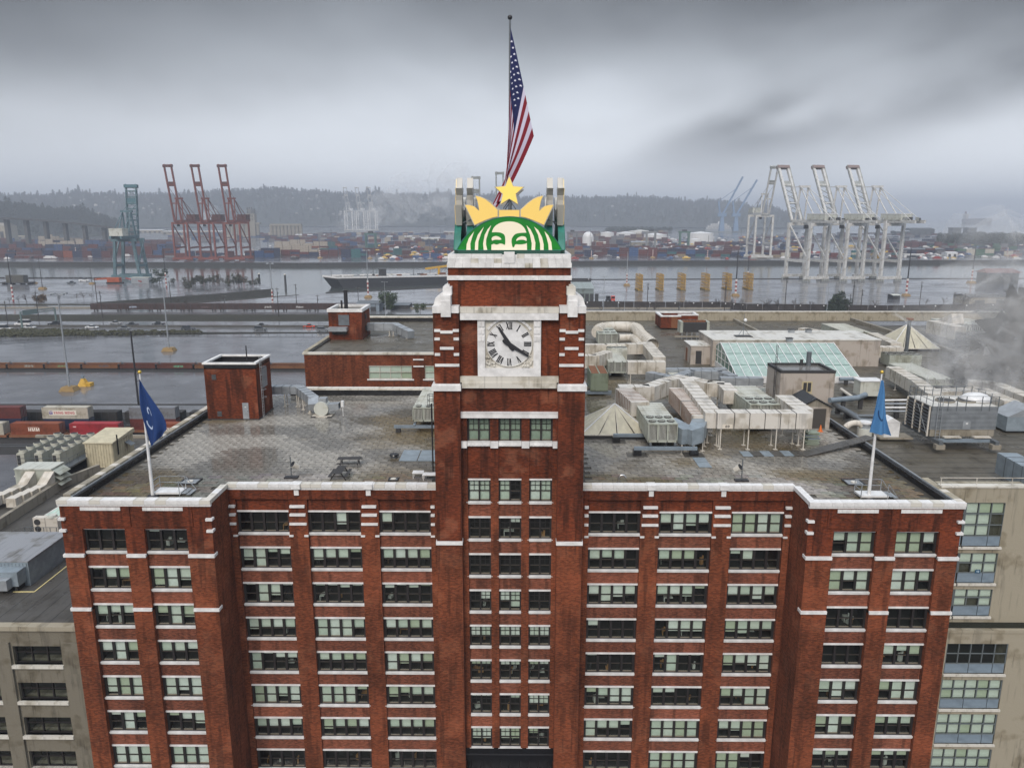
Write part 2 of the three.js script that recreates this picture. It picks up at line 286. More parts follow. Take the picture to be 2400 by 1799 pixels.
// ---------- wooded hills ----------
function hill(name, ridge, d0, d1, m, rough) { // ridge: [px, py of the skyline]
  const nu = 120, nv = 14, pos = [], idx = [], px0 = ridge[0][0], px1 = ridge[ridge.length - 1][0], H = (px) => { let i = 0; while (i + 2 < ridge.length && ridge[i + 1][0] < px) i++; const t = clamp((px - ridge[i][0]) / (ridge[i + 1][0] - ridge[i][0])); return lerp(ridge[i][1], ridge[i + 1][1], t); };
  const surf = (px, v) => { // v 0 foot .. 1 crest
    const c = at(px, 620, 0), dir = V(c.x - EYE.x, 0, c.z - EYE.z).normalize(), d = lerp(d0, d1, v), r = V((px - 1200) / FOCAL, -(H(px) - 899.5) / FOCAL, -1).applyQuaternion(camera.quaternion), top = EYE.y + d1 * r.y / Math.hypot(r.x, r.z);
    const h = Math.max(0.2, (top * (0.08 + 0.92 * Math.pow(sstep(0, 1, v), 0.8)) - 8) + rough * (fbm(px / 40, v * 5, 4) - 0.5) * (0.3 + v) * 2);
    return V(EYE.x + dir.x * d, h, EYE.z + dir.z * d);
  };
  for (let j = 0; j <= nv + 3; j++) for (let i = 0; i <= nu; i++) { const px = lerp(px0, px1, i / nu); let p; if (j <= nv) p = surf(px, j / nv); else { p = surf(px, 1); const k = j - nv, c = V(p.x - EYE.x, 0, p.z - EYE.z).normalize(); p.addScaledVector(c, 160 * k); p.y -= 12 * k * k; } pos.push(p.x, p.y, p.z); }
  for (let j = 0; j < nv + 3; j++) for (let i = 0; i < nu; i++) { const a = j * (nu + 1) + i; idx.push(a, a + 1, a + nu + 2, a, a + nu + 2, a + nu + 1); }
  const g = new THREE.BufferGeometry(); g.setAttribute('position', new THREE.Float32BufferAttribute(pos, 3)); g.setIndex(idx); g.computeVertexNormals();
  ST(mesh(name, metreUV(g), m)); return surf;
}
M.hill = mat(0.05, 0.055, 0.045, 0.95, { map: tex(512, 512, (x, y) => { const v = 140 + 150 * (fbm(x / 512 * 24, y / 512 * 24, 4, 24) - 0.4); return [v * 0.95, v, v * 0.9]; }, { rx: 1 / 400, ry: 1 / 400 }) });
const hillTop = hill('hills', [[-900, 452], [-300, 458], [0, 462], [150, 460], [300, 461], [420, 462], [560, 456], [640, 446], [720, 454], [800, 458], [900, 458], [1000, 460], [1080, 462], [1200, 466], [1300, 468], [1440, 467], [1560, 474], [1700, 482], [1800, 492], [1860, 512], [1900, 524]], 3250, 4300, M.hill, 14);
const nearHill = hill('wooded_ridge', [[-900, 478], [-200, 480], [0, 482], [60, 485], [140, 492], [200, 500], [250, 512], [290, 530], [330, 548]], 2150, 2500, mat(0.035, 0.042, 0.028, 0.95, { map: M.hill.map }), 8);
// trees on them: tapered, ragged crowns in several sizes
function crownGeo(kind, n, seed) { // many small leaf faces through a crown of height 1
  SEED = seed; const pos = [];
  for (let i = 0; i < n; i++) {
    const t = Math.pow(rnd(), 0.8), y = kind === 'fir' ? 0.1 + 0.9 * t : 0.25 + 0.75 * rnd(), rad = kind === 'fir' ? 0.24 * (1 - t) + 0.02 : 0.38 * Math.sqrt(Math.max(0, 1 - Math.pow((y - 0.62) / 0.4, 2))), a = rnd() * 6.283, r = rad * Math.sqrt(0.2 + 0.8 * rnd()), c = V(Math.cos(a) * r, y, Math.sin(a) * r), s = kind === 'fir' ? 0.07 : 0.075;
    for (let k = 0; k < 2; k++) { const q = () => V(rr(-s, s), rr(-s, s) * 0.8, rr(-s, s)); const A = c.clone().add(q()), B = c.clone().add(q()), C = c.clone().add(q()); pos.push(A.x, A.y, A.z, B.x, B.y, B.z, C.x, C.y, C.z); }
  }
  const g = new THREE.BufferGeometry(); g.setAttribute('position', new THREE.Float32BufferAttribute(pos, 3)); g.computeVertexNormals(); return metreUV(g);
}
M.leafFar = new THREE.MeshPhysicalMaterial({ color: 0xffffff, roughness: 0.95 });
function forest(name, surf, n, px0, px1, v0, v1, sz, label, cols) {
  const g1 = mergeGeometries([crownGeo('fir', 110, 5), mb().cyl(0, 0, 0.3, 0, 0.03, 0.02, 5).geo()]);
  const g2 = mergeGeometries([crownGeo('round', 130, 9), mb().cyl(0, 0, 0.4, 0, 0.03, 0.02, 5).geo()]);
  SEED = 1234;
  const grp = new THREE.Group(); grp.name = numbered(name); scene.add(grp); tag(grp, null, null, null, 'stuff');
  for (const [g, share] of [[g1, 0.45], [g2, 0.55]]) {
    const k = Math.round(n * share), im = new THREE.InstancedMesh(g, M.leafFar, k), mtx = new THREE.Matrix4(), c = new THREE.Color(); im.name = 'trees'; im.castShadow = im.receiveShadow = true;
    for (let i = 0; i < k; i++) {
      const v = i % 4 === 0 ? 1 : lerp(v0, v1, Math.sqrt(rnd())), p = surf(lerp(px0, px1, rnd()), v), h = sz * rr(0.6, 1.15) * (g === g1 ? 1.15 : 0.8) * (rnd() < 0.06 ? 1.5 : 1), w = h * rr(0.8, 1.3);
      mtx.compose(V(p.x, p.y - 1, p.z), new THREE.Quaternion().setFromAxisAngle(V(0, 1, 0), rnd() * 6), V(w, h, w)); im.setMatrixAt(i, mtx);
      const q = pick(cols), t = rr(0.7, 1.3); im.setColorAt(i, c.setRGB(q[0] * t, q[1] * t, q[2] * t));
    }
    grp.add(im);
  }
  return grp;
}
forest('forest', hillTop, 9000, -300, 1870, 0.05, 1, 26, '', [[0.035, 0.045, 0.03], [0.06, 0.055, 0.045], [0.03, 0.04, 0.025], [0.07, 0.065, 0.055]]);
forest('forest', nearHill, 2600, -300, 320, 0.05, 1, 20, '', [[0.025, 0.032, 0.018], [0.035, 0.035, 0.02], [0.02, 0.028, 0.016]]);
{ // far houses scattered on the hill: too many to count
  SEED = 77; const g = mb(); g.box(-6, 6, 0, 6, -5, 5); g.hull([[V(-6.5, 6, 5.5), V(6.5, 6, 5.5), V(6.5, 9.5, 0), V(-6.5, 9.5, 0)], [V(6.5, 6, -5.5), V(-6.5, 6, -5.5), V(-6.5, 9.5, 0), V(6.5, 9.5, 0)], [V(-6, 6, 5), V(-6, 9, 0), V(-6, 6, -5)], [V(6, 6, 5), V(6, 6, -5), V(6, 9, 0)]]);
  const n = 190, im = new THREE.InstancedMesh(g.geo(), mat(1, 1, 1, 0.8), n), m4 = new THREE.Matrix4(), c = new THREE.Color(); im.name = numbered('hillside_houses'); im.castShadow = im.receiveShadow = true;
  for (let i = 0; i < n; i++) { const p = hillTop(lerp(-100, 1500, rnd()), 0.25 + 0.7 * rnd()); m4.compose(V(p.x, p.y + 7 + 5 * rnd(), p.z + 10), new THREE.Quaternion().setFromAxisAngle(V(0, 1, 0), rr(-0.7, 0.7)), V(1, 1, 1).multiplyScalar(rr(0.5, 1.0))); im.setMatrixAt(i, m4); const t = rr(0.12, 0.38); im.setColorAt(i, c.setRGB(t, t * 0.97, t * 0.93)); }
  scene.add(im); tag(im, null, null, null, 'stuff');
}
// ---------- the brick building with its clock tower ----------
const bld = thing('brick_building', 'long red brick warehouse block with white trim and a central clock tower', 'building');
const FLOOR = 3.4, ROW0 = 29.4, DECK = 31.25, TOP = 31.95;
const wallB = mb(), spanB = mb(), redB = mb(), trimB = mb();                          // brick of the walls, brick near the top, small white trim
// one window of n sashes between brick piers: frame, panes, blinds, lintel, sill and the room behind
const boxGeo = (w, h, d) => metreUV(new THREE.BoxGeometry(w, h, d).toNonIndexed());
const geoCache = new Map(), cached = (k, f) => { if (!geoCache.has(k)) geoCache.set(k, f()); return geoCache.get(k); };
function makeWindow(parent, cx, top, z, w, n, blinds, { h = 1.9, mull = 0.3, muntin = false, lintel = true, sill = true, dim = false, lit = '', frameMat = M.frame, depth = 1.6, lintelLow = 0.14 } = {}) {
  const g = sub('window', parent, [cx, top - lintelLow - h, z]);
  const key = [w, n, h, mull, muntin, depth].join();
  const pitch = w / n, sw = pitch - mull * (n / (n + 1)) - 0.02, gap = (w - n * sw) / (n + 1), sash = (i) => -w / 2 + gap * (i + 1) + sw * (i + 0.5);
  mesh('frame', cached('f' + key, () => {
    const f = mb(), zf = -0.02;
    f.box(-w / 2, w / 2, h - 0.07, h, -0.2, zf); f.box(-w / 2, w / 2, 0, 0.08, -0.2, zf);
    for (let i = 0; i <= n; i++) { const x = -w / 2 + i * (sw + gap); f.box(x, x + gap, 0.08, h - 0.07, -0.22, zf + (i > 0 && i < n ? 0.05 : 0)); }
    for (let i = 0; i < n; i++) {
      const x = sash(i); f.box(x - sw / 2, x + sw / 2, h * 0.47, h * 0.47 + 0.06, -0.17, -0.08);
      if (muntin) { f.box(x - 0.02, x + 0.02, h * 0.5, h - 0.07, -0.15, -0.09); f.box(x - sw / 2, x + sw / 2, h * 0.74, h * 0.74 + 0.035, -0.15, -0.09); }
    }
    return f.geo();
  }), frameMat, g);
  mesh('sash_rail', cached('s' + key, () => { const f = mb(); for (let i = 0; i < n; i++) { const x = sash(i); f.box(x - sw / 2 + 0.03, x + sw / 2 - 0.03, 0.08, 0.14, -0.14, -0.09); } f.box(-w / 2 + 0.03, w / 2 - 0.03, h * 0.47 - 0.03, h * 0.47, -0.15, -0.1); f.box(-w / 2 + 0.02, -w / 2 + 0.06, 0.09, h * 0.47, -0.19, -0.1); f.box(-w / 2 + 0.03, w / 2 - 0.03, 0.085, 0.13, -0.2, -0.12); return f.geo(); }), M.sashRail, g);  // includes an added upright, hidden in the end mullion, linking the rails
  const paneGeo = cached('p' + [sw, h].join(), () => { const q = new THREE.PlaneGeometry(sw, h * 0.46); return q; });
  for (let i = 0; i < n; i++) for (const y of [h * 0.26, h * 0.73]) { const p = mesh('pane', paneGeo, M.glass, g); p.position.set(sash(i), y, -0.12); }
  for (let i = 0; i < n; i++) {
    const d = blinds.charCodeAt(i) - 48; if (!(d > 0)) continue;
    const hb = Math.min(0.95, d / 9.4 + rr(-0.02, 0.02)) * (h - 0.1), b = mesh('blind', cached('b' + sw, () => new THREE.PlaneGeometry(sw, 1)), dim ? M.blindDim : pick(BLINDS), g);
    b.scale.y = hb; b.position.set(sash(i), h - 0.07 - hb / 2, -0.2);
  }
  mesh('room', cached('r' + key, () => { const r = mb(), t = 0.06; r.box(-w / 2, w / 2, 0, h, -depth - t, -depth); r.box(-w / 2, w / 2, h, h + t, -depth, -0.22); r.box(-w / 2, w / 2, -t, 0, -depth, -0.22); r.box(-w / 2 - t, -w / 2, 0, h, -depth, -0.22); r.box(w / 2, w / 2 + t, 0, h, -depth, -0.22); return r.geo(); }), M.room, g);
  const k = Math.floor(rr(0, 3.4));                                    // desks, boxes and papers standing behind the glass
  for (let j = 0; j < k; j++) {
    const b = mb(), x = rr(-w / 2 + 0.35, w / 2 - 0.35), bw = rr(0.15, 0.5), bh = rr(0.12, 0.75), zz = rr(-1.3, -0.5);
    if (rnd() < 0.5) { b.box(x - bw, x + bw, 0.45, 0.5, zz - 0.3, zz + 0.2); b.box(x - bw, x - bw + 0.05, 0, 0.45, zz - 0.3, zz + 0.2); b.cbox(x + 0.1, 0.64, zz, 0.3, 0.26, 0.05, rr(-0.6, 0.6)); } else { b.cbox(x, bh / 2, zz, bw, bh, bw * 0.7, rr(0, 2)); b.cbox(x + 0.1, bh + 0.1, zz, bw * 0.5, 0.2, bw * 0.4, rr(0, 2)); }
    b.build('desk', pick([M.wood, M.paper, M.paper, M.dark, M.wood]), g);
  }
  if (lintel) mesh('lintel', cached('l' + w, () => mb().box(-w / 2 - 0.08, w / 2 + 0.08, 0, 0.14, -0.3, 0.1).geo()), M.tile, g).position.y = h;
  if (sill) mesh('sill', cached('i' + w, () => { const s = mb(); s.box(-w / 2 - 0.1, w / 2 + 0.1, -0.22, 0, -0.3, 0.16); s.box(-w / 2 - 0.13, w / 2 + 0.13, -0.08, 0, 0.16, 0.22); return s.geo(); }), M.tile, g).position.y = 0.001;
  return g;
}
const BLINDS = [M.blind, tinted(M.blind, 0.6, 0.66, 0.58), tinted(M.blind, 0.76, 0.79, 0.75), tinted(M.blind, 0.52, 0.57, 0.44)];
const WH = 1.9, WBOT = 0.14 + WH + 0.24;                              // sash height; depth of a window with lintel and sill
// ----- recessed main fronts, left (s = -1) and right (s = 1) of the tower
const MAIN = {
  '-1': [['9000', '0060', '5000'], ['6923', '6552', '5555'], ['1961', '1121', '2121'], ['6555', '9995', '5555'], ['9133', '4444', '9655'], ['9968', '9992', '6455'], ['5554', '6555', '5555'], ['0000', '0000', '0000']],
  1: [['0000', '5865', '9999'], ['5450', '5550', '2500'], ['5865', '5562', '5575'], ['3000', '0666', '6755'], ['1000', '2911', '6568'], ['3588', '3300', '5599'], ['9553', '9999', '5699'], ['0000', '9999', '9930']],
};
MAIN['-1'][0][0] = '0000';
const BAYS = [[6.85, 11.35], [12.95, 17.55], [19.2, 23.75]];
for (const s of [-1, 1]) {
  const X = (x) => s * x, bx = (b, x0, x1, y0, y1, z0, z1) => b.box(Math.min(X(x0), X(x1)), Math.max(X(x0), X(x1)), y0, y1, z0, z1);
  const bays = s < 0 ? [BAYS[2], BAYS[1], BAYS[0]] : BAYS;
  for (let r = 0; r < 8; r++) {
    const top = ROW0 - r * FLOOR;
    bays.forEach(([a, b], i) => {
      makeWindow(bld, X((a + b) / 2), top, 0.06, b - a, 4, MAIN[s][r][i]);
      bx(spanB, a, b, r < 7 ? top - FLOOR : 0, top - WBOT, -0.3, 0.06);          // spandrel below the sill
    });
  }
  // piers: a shade forward, stepped at two heights
  for (const [a, b] of [[6.1, 6.85], [11.35, 12.95], [17.55, 19.2], [23.75, 24.5]]) {
    bx(wallB, a, b, 13.62, ROW0 - 0.3, -0.3, 0.42); bx(redB, a, b, ROW0 - 0.3, ROW0 + 1.15, -0.3, 0.32);
    bx(wallB, a, b, 0, 13.62, -0.3, 0.28);
    const c = (a + b) / 2, hw = (b - a) / 2 - 0.16, edge = b - a < 1;
    for (const [y, dw] of [[29.9, -0.02], [29.13, 0.02], [28.3, 0.08]]) { const t = mb(); t.cbox(X(edge ? (a < 10 ? b - 0.2 : a + 0.35) : c), y, 0.42, edge ? (a < 10 ? 0.34 : 0.66) : 2 * (hw + dw), 0.2, 0.3); t.build('pier_band', M.tile, bld); }
  }
  for (const [a, b] of BAYS) for (const e of [a - 0.17, b + 0.17]) { const t = mb(); t.cbox(X(e), ROW0 - WBOT + 0.06, 0.42, 0.36, 0.15, 0.22); t.build('sill_end', M.tile, bld); }
  bx(redB, 6.1, 24.5, ROW0, ROW0 + 1.15, -0.3, 0.06); bx(redB, 6.1, 24.5, ROW0 + 1.15, TOP - 0.5, -0.3, 0.42);
}
// ----- end wings
const WZ = 3.95, WINGROWS = {
  '-1': [['000', '100'], ['155', '896'], ['544', '496'], ['595', '554'], ['899', '979'], ['293', '246'], ['999', '999'], ['000', '000']],
  1: [['499', '995'], ['959', '995'], ['000', '000'], ['000', '535'], ['685', '599'], ['695', '444'], ['333', '333'], ['999', '000']],
};
const WB = [[26.4, 29.9], [31.5, 35.0]];
for (const s of [-1, 1]) {
  const X = (x) => s * x, bx = (b, x0, x1, y0, y1, z0, z1) => b.box(Math.min(X(x0), X(x1)), Math.max(X(x0), X(x1)), y0, y1, z0, z1);
  const bays = s < 0 ? [WB[1], WB[0]] : WB;
  for (let r = 0; r < 8; r++) {
    const top = ROW0 - r * FLOOR;
    bays.forEach(([a, b], i) => {
      makeWindow(bld, X((a + b) / 2), top, WZ, b - a, 3, WINGROWS[s][r][i], { depth: 1.5 });
      bx(spanB, a, b, r < 7 ? top - FLOOR : 0, top - WBOT, WZ - 0.3, WZ);
    });
  }
  for (const [a, b] of [[24.3, 26.4], [29.9, 31.5], [35.0, 36.65]]) {
    bx(wallB, a, b, 0, 22.1, WZ - 0.3, WZ + 0.42); bx(wallB, a, b, 22.1, 27, WZ - 0.3, WZ + 0.36); bx(redB, a, b, 27, ROW0, WZ - 0.3, WZ + 0.3);
    for (const y of [22.25, 27.1]) { const t = mb(), o = a < 25 ? 0.08 : 0, q = b > 36 ? 0.08 : 0; bx(t, a - o, b + q, y - 0.13, y + 0.13, WZ - 0.2, WZ + 0.52); t.build('stone_band', M.tile, bld); }
  }
  bx(redB, 24.3, 36.65, ROW0, TOP - 0.45, WZ - 0.3, WZ + 0.3);
  for (const [a, b] of WB) { bx(redB, a - 0.6, b + 0.6, ROW0 + 0.25, TOP - 0.45, WZ + 0.3, WZ + 0.38); }
  // corner blocks on the edges of the wing
  for (const y of [30.3, 29.3]) for (const e of [24.42, 36.5]) { const t = mb(); t.cbox(X(e), y, WZ + 0.28, 0.55, 0.2, 0.5); t.build('corner_block', M.tile, bld); }
  // inner and outer side walls, rear mass
  bx(wallB, 24.3, 24.7, 0, TOP - 0.45, 0.1, WZ - 0.3); bx(wallB, 36.2, 36.65, 0, TOP - 0.45, -35, WZ - 0.3);
  bx(wallB, 6.1, 36.2, 0, DECK - 0.6, -35, -2.2); bx(wallB, 24.7, 36.2, 0, DECK - 0.6, -2.2, 2.0);
}
// floor slabs between the storeys close the gaps behind spandrels
for (let r = 0; r < 9; r++) { const y = ROW0 - r * FLOOR; wallB.box(-24.5, 24.5, y + 0.05, y + 0.95, -2.2, -0.3); for (const s of [-1, 1]) wallB.box(s < 0 ? -36.2 : 24.7, s < 0 ? -24.7 : 36.2, y + 0.05, y + 0.95, 2.0, WZ - 0.3); }
// ----- coping of white glazed blocks: each upper block a part
function copingRun(x0, x1, z, y, { len = 0.92, depth = 0.62, lower = true, alongZ = false } = {}) {
  const L = x1 - x0, n = Math.max(1, Math.round(L / len)), w = L / n;
  const geo = cached('cop' + w.toFixed(3) + depth + alongZ, () => { const b = mb(); if (alongZ) b.box(-depth, 0, 0, 0.34, -w / 2 + 0.008, w / 2 - 0.008); else b.box(-w / 2 + 0.008, w / 2 - 0.008, 0, 0.34, -depth, 0); return b.geo(); });
  for (let i = 0; i < n; i++) { const m = mesh('coping_block', geo, rnd() < 0.7 ? M.tile : M.tileWorn, bld), c = x0 + w * (i + 0.5); m.position.set(alongZ ? z : c, y + rr(-0.006, 0.006), alongZ ? c : z); }
  if (lower) {
    const n2 = n * 2, w2 = L / n2, g2 = cached('cop2' + w2.toFixed(3) + alongZ, () => { const b = mb(); if (alongZ) b.box(-0.3, -0.06, -0.19, -0.004, -w2 / 2 + 0.006, w2 / 2 - 0.006); else b.box(-w2 / 2 + 0.006, w2 / 2 - 0.006, -0.19, -0.004, -0.3, -0.06); return b.geo(); });
    for (let i = 0; i < n2; i++) { const m = mesh('coping_block', g2, M.tile, bld), c = x0 + w2 * (i + 0.5); m.position.set(alongZ ? z : c, y, alongZ ? c : z); }
  }
}
for (const s of [-1, 1]) {
  const a = s < 0 ? [-24.4, -6.15] : [6.15, 24.4];
  copingRun(a[0], a[1], 0.52, TOP - 0.34);
  const w = s < 0 ? [-36.75, -24.2] : [24.2, 36.75];
  copingRun(w[0], w[1], WZ + 0.48, TOP - 0.34, { depth: 0.75 });
  // the short returns between main front and wing
  copingRun(0.6, WZ - 0.2, s * 24.26 + (s < 0 ? 0.03 : 0.52), TOP - 0.34, { depth: 0.55, alongZ: true, lower: false });
  for (const [p, q] of WB) {                                           // hanging white courses over the wing windows
    const x0 = s < 0 ? -q + 0.1 : p + 0.1, n = 9, w2 = (q - p - 0.2) / n; for (let r = 0; r < 2; r++) for (let i = 0; i < n; i++) { const b = mb(); b.box(x0 + i * w2 + 0.006, x0 + (i + 1) * w2 - 0.006, TOP - 0.75 - r * 0.15, TOP - 0.61 - r * 0.15, WZ + 0.3, WZ + 0.43); b.build('coping_block', M.tile, bld); }
  }
  for (const x of [12.15, 18.35]) { const b = mb(); b.cbox(s * x, TOP - 0.18, 0.28, 0.75, 0.44, 0.85); b.cbox(s * x, TOP - 0.7, 0.44, 0.4, 0.62, 0.2); b.build('coping_pendant', M.tile, bld); }
}
// parapet backs and the black upstands of the roof
const upstand = mb();
for (const s of [-1, 1]) {
  redB.box(s < 0 ? -24.5 : 6.1, s < 0 ? -6.1 : 24.5, DECK, TOP - 0.34, -0.3, -0.04);
  mb().box(s < 0 ? -36.2 : 35.75, s < 0 ? -35.75 : 36.2, DECK - 0.1, TOP - 0.15, s < 0 ? -28 : -40, WZ - 0.3).build('roof_upstand', M.black, bld);
}
upstand.box(-29.2, -6.1, DECK - 0.1, TOP + 0.1, -35.4, -34.9);
upstand.build('roof_upstand', M.black, bld);
const cap = mb(); cap.box(-29.2, -6.1, TOP + 0.1, TOP + 0.35, -35.7, -34.7); cap.build('parapet_cap', M.tileWorn, bld);
// brick-on-edge cap of the left gable wall, each block apart
for (let i = 0; i < 38; i++) { const z = -27 + i * 0.8, b = mb(); b.box(-36.75, -36.12, TOP - 0.12, TOP + 0.12, z + 0.03, z + 0.77); b.build('cap_block', pick([M.concretePale, M.cream, M.concrete]), bld); }
{ const b = mb(); b.box(36.05, 36.2, TOP - 0.15, TOP - 0.02, -40, WZ - 0.3); b.box(-36.12, -35.98, TOP - 0.15, TOP - 0.05, -28, WZ - 0.3); b.build('flashing', M.galv, bld); }
for (let i = 0; i < 8; i++) { const z = -1.6 + i * 0.72, b = mb(); b.box(36.15, 36.75, TOP - 0.2, TOP + 0.02, z + 0.02, z + 0.7); b.build('cap_block', pick([M.concretePale, M.cream]), bld); }

// ----- tower
const T = { z: 2.2, zw: 1.25, x0: 4.0, x1: 6.15 };
for (const s of [-1, 1]) {
  const bx = (b, x0, x1, y0, y1, z0, z1) => b.box(Math.min(s * x0, s * x1), Math.max(s * x0, s * x1), y0, y1, z0, z1);
  bx(wallB, T.x0, T.x1, 0, 6.9, -10.3, T.z - 0.15); bx(wallB, T.x0, T.x1, 6.9, 27.2, -10.3, T.z); bx(redB, T.x0, T.x1, 27.5, 40.6, -10.3, T.z - 0.05); bx(redB, T.x0 + 0.02, T.x1 - 0.15, 41.05, 46.9, -10.1, T.z - 0.15);
  let t = mb(); bx(t, T.x0 - 0.04, T.x1 + 0.06, 27.2, 27.5, 0, T.z + 0.12); t.build('stone_band', M.tile, bld);
  t = mb(); bx(t, T.x0 - 0.1, T.x1 + 0.12, 40.6, 41.05, -10.4, T.z + 0.18); bx(t, T.x0 - 0.02, T.x1 - 0.02, 41.05, 41.15, -10.3, T.z + 0.06); t.build('pier_cap', M.tile, bld);
  // white bands set into the pier beside the clock
  const zz = T.z - 0.15;
  for (const [a, b, y] of [[4.02, 4.5, 45.5], [5.5, 5.98, 45.5], [4.5, 5.5, 45.38], [4.02, 4.45, 44.82], [5.55, 5.98, 44.82], [4.45, 5.55, 44.06], [4.02, 4.45, 43.56], [5.55, 5.98, 43.56], [4.02, 5.98, 42.68]]) {
    t = mb(); bx(t, a, b, y - 0.11, y + 0.11, zz - 0.2, zz + 0.1 + (a === 4.5 ? 0.06 : 0)); t.build('pier_band', M.tile, bld);
  }
  t = mb(); bx(t, 5.5, 6.1, 43.4, 45.6, -3, -2.9); bx(redB, 5.98, 6.12, 41.2, 46.9, zz - 1.5, zz - 0.4);
  // stepped white finial on the shoulder
  t = mb(); bx(t, 4.0, 6.1, 46.9, 47.45, -1.5, T.z + 0.02); t.build('finial_base', M.tile, bld);
  t = mb(); bx(t, 4.62, 5.4, 46.62, 47.9, T.z, T.z + 0.22); bx(t, 4.62, 5.4, 47.9, 48.3, T.z - 0.3, T.z + 0.12); t.build('finial_block', M.tile, bld);
  t = mb(); bx(t, 4.55, 5.25, 48.3, 48.95, -0.6, T.z - 0.25); bx(t, 4.75, 5.05, 48.95, 49.1, -0.6, T.z - 0.4); t.build('finial_block', s < 0 ? M.tile : M.tileWorn, bld);
  t = mb(); t.ext([[0, 0], [1.45, 0], [1.3, 0.55], [0.75, 0.95], [0.4, 1.3], [0, 1.4]].map(([x, y]) => [x * s, y]), 2.4, (g) => g.translate(s * 4.62, 47.45, -1.0)); t.build('finial_scroll', M.tile, bld);
}
// central windows of the tower
const TB = [[-3.48, -1.56], [-0.88, 1.04], [1.7, 3.62]].map(([a, b]) => [a - 0.03, b - 0.03]);
const TROWS = [['99', '90', '99'], ['00', '02', '00'], ['00', '00', '00'], ['04', '58', '00'], ['55', '55', '55'], ['22', '22', '22'], ['11', '02', '55'], ['66', '66', '30']];
TROWS.forEach((row, r) => {
  const top = ROW0 + FLOOR - r * FLOOR;
  TB.forEach(([a, b], i) => {
    makeWindow(bld, (a + b) / 2, top, T.zw, b - a, 2, row[i], { muntin: true, mull: 0.26, h: r === 7 ? 1.95 : WH, depth: 1.3 });
    spanB.box(a, b, r < 7 ? top - FLOOR : 6.2, top - WBOT, T.zw - 0.3, T.zw);
  });
});
for (const [a, b] of [[-4.0, TB[0][0]], [TB[0][1], TB[1][0]], [TB[1][1], TB[2][0]], [TB[2][1], 4.0]]) {
  wallB.box(a, b, 6.9, ROW0 + FLOOR, T.zw - 0.3, T.zw + 0.22); redB.box(a, b, ROW0 + FLOOR, 35.6, T.zw - 0.3, T.zw + 0.22);
}
for (const [a, b] of TB) { redB.box(a, b, ROW0 + FLOOR, 36.0, T.zw - 0.3, T.zw + 0.06); redB.box(a + 0.3, b - 0.3, ROW0 + FLOOR + 0.5, 35.2, T.zw + 0.06, T.zw + 0.12); }
wallB.box(-4, 4, 0, 33.5, -9.9, T.zw - 1.75); redB.box(-4, 4, 33.5, 50.3, -9.9, T.zw - 1.75);
for (let r = 0; r < 9; r++) { const y = ROW0 + FLOOR - r * FLOOR; wallB.box(-4, 4, y + 0.05, y + 1.02, T.zw - 1.75, T.zw - 0.3); }
redB.box(-4, 4, 33.4, 36.0, T.zw - 1.75, T.zw - 0.3); redB.box(-4, 4, 38.1, 41.7, T.zw - 1.75, T.zw - 0.3);
// the dark green windows of the belfry stage
TB.forEach(([a, b]) => makeWindow(bld, (a + b) / 2, 38.2, T.zw, b - a, 2, '99', { muntin: true, mull: 0.3, h: 2.0, lintel: false, sill: false, dim: true, depth: 1.2 }));
for (const [a, b] of [[-4.0, TB[0][0]], [TB[0][1], TB[1][0]], [TB[1][1], TB[2][0]], [TB[2][1], 4.0]]) {
  redB.box(a, b, 36.1, 38.18, T.zw - 0.3, T.zw + 0.28);
  const t = mb(); t.box(a + 0.02, b - 0.02, 35.6, 36.16, T.zw, T.zw + 0.5); t.build('stone_block', M.tile, bld);
}
for (const [a, b] of TB) { const t = mb(); t.box(a, b, 35.72, 36.1, T.zw - 0.2, T.zw + 0.36); t.build('sill', M.tile, bld); for (let i = 0; i < 6; i++) { const d = mb(), w = (b - a) / 6; d.box(a + i * w + 0.05, a + (i + 1) * w - 0.05, 35.78, 35.9, T.zw + 0.36, T.zw + 0.41); d.build('dentil', M.tile, bld); } }
{ let t = mb(); t.box(-4.0, 4.0, 38.18, 38.62, 0.5, T.zw + 0.5); t.box(-4.03, 4.03, 38.62, 38.7, 0.5, T.zw + 0.56); t.build('stone_band', M.tile, bld); }
redB.box(-4, 4, 38.7, 40.75, T.zw - 0.3, T.zw + 0.3);
{ let t = mb(); t.box(-3.85, 3.85, 40.75, 41.2, 0, T.zw + 0.72); t.build('cornice', M.tileWorn, bld); t = mb(); t.box(-4.0, 4.0, 41.2, 41.68, 0, T.zw + 0.6); t.build('cornice', M.tileWorn, bld); }
redB.box(-4, 4, 41.68, 46.5, -9.8, T.zw + 0.2);
{ let t = mb(); t.box(-3.92, 3.92, 46.32, 46.85, 0, T.zw + 0.72); t.build('cornice', M.tile, bld); t = mb(); t.box(-3.96, 3.96, 46.87, 47.32, 0, T.zw + 0.62); t.build('cornice', M.tileWorn, bld); }
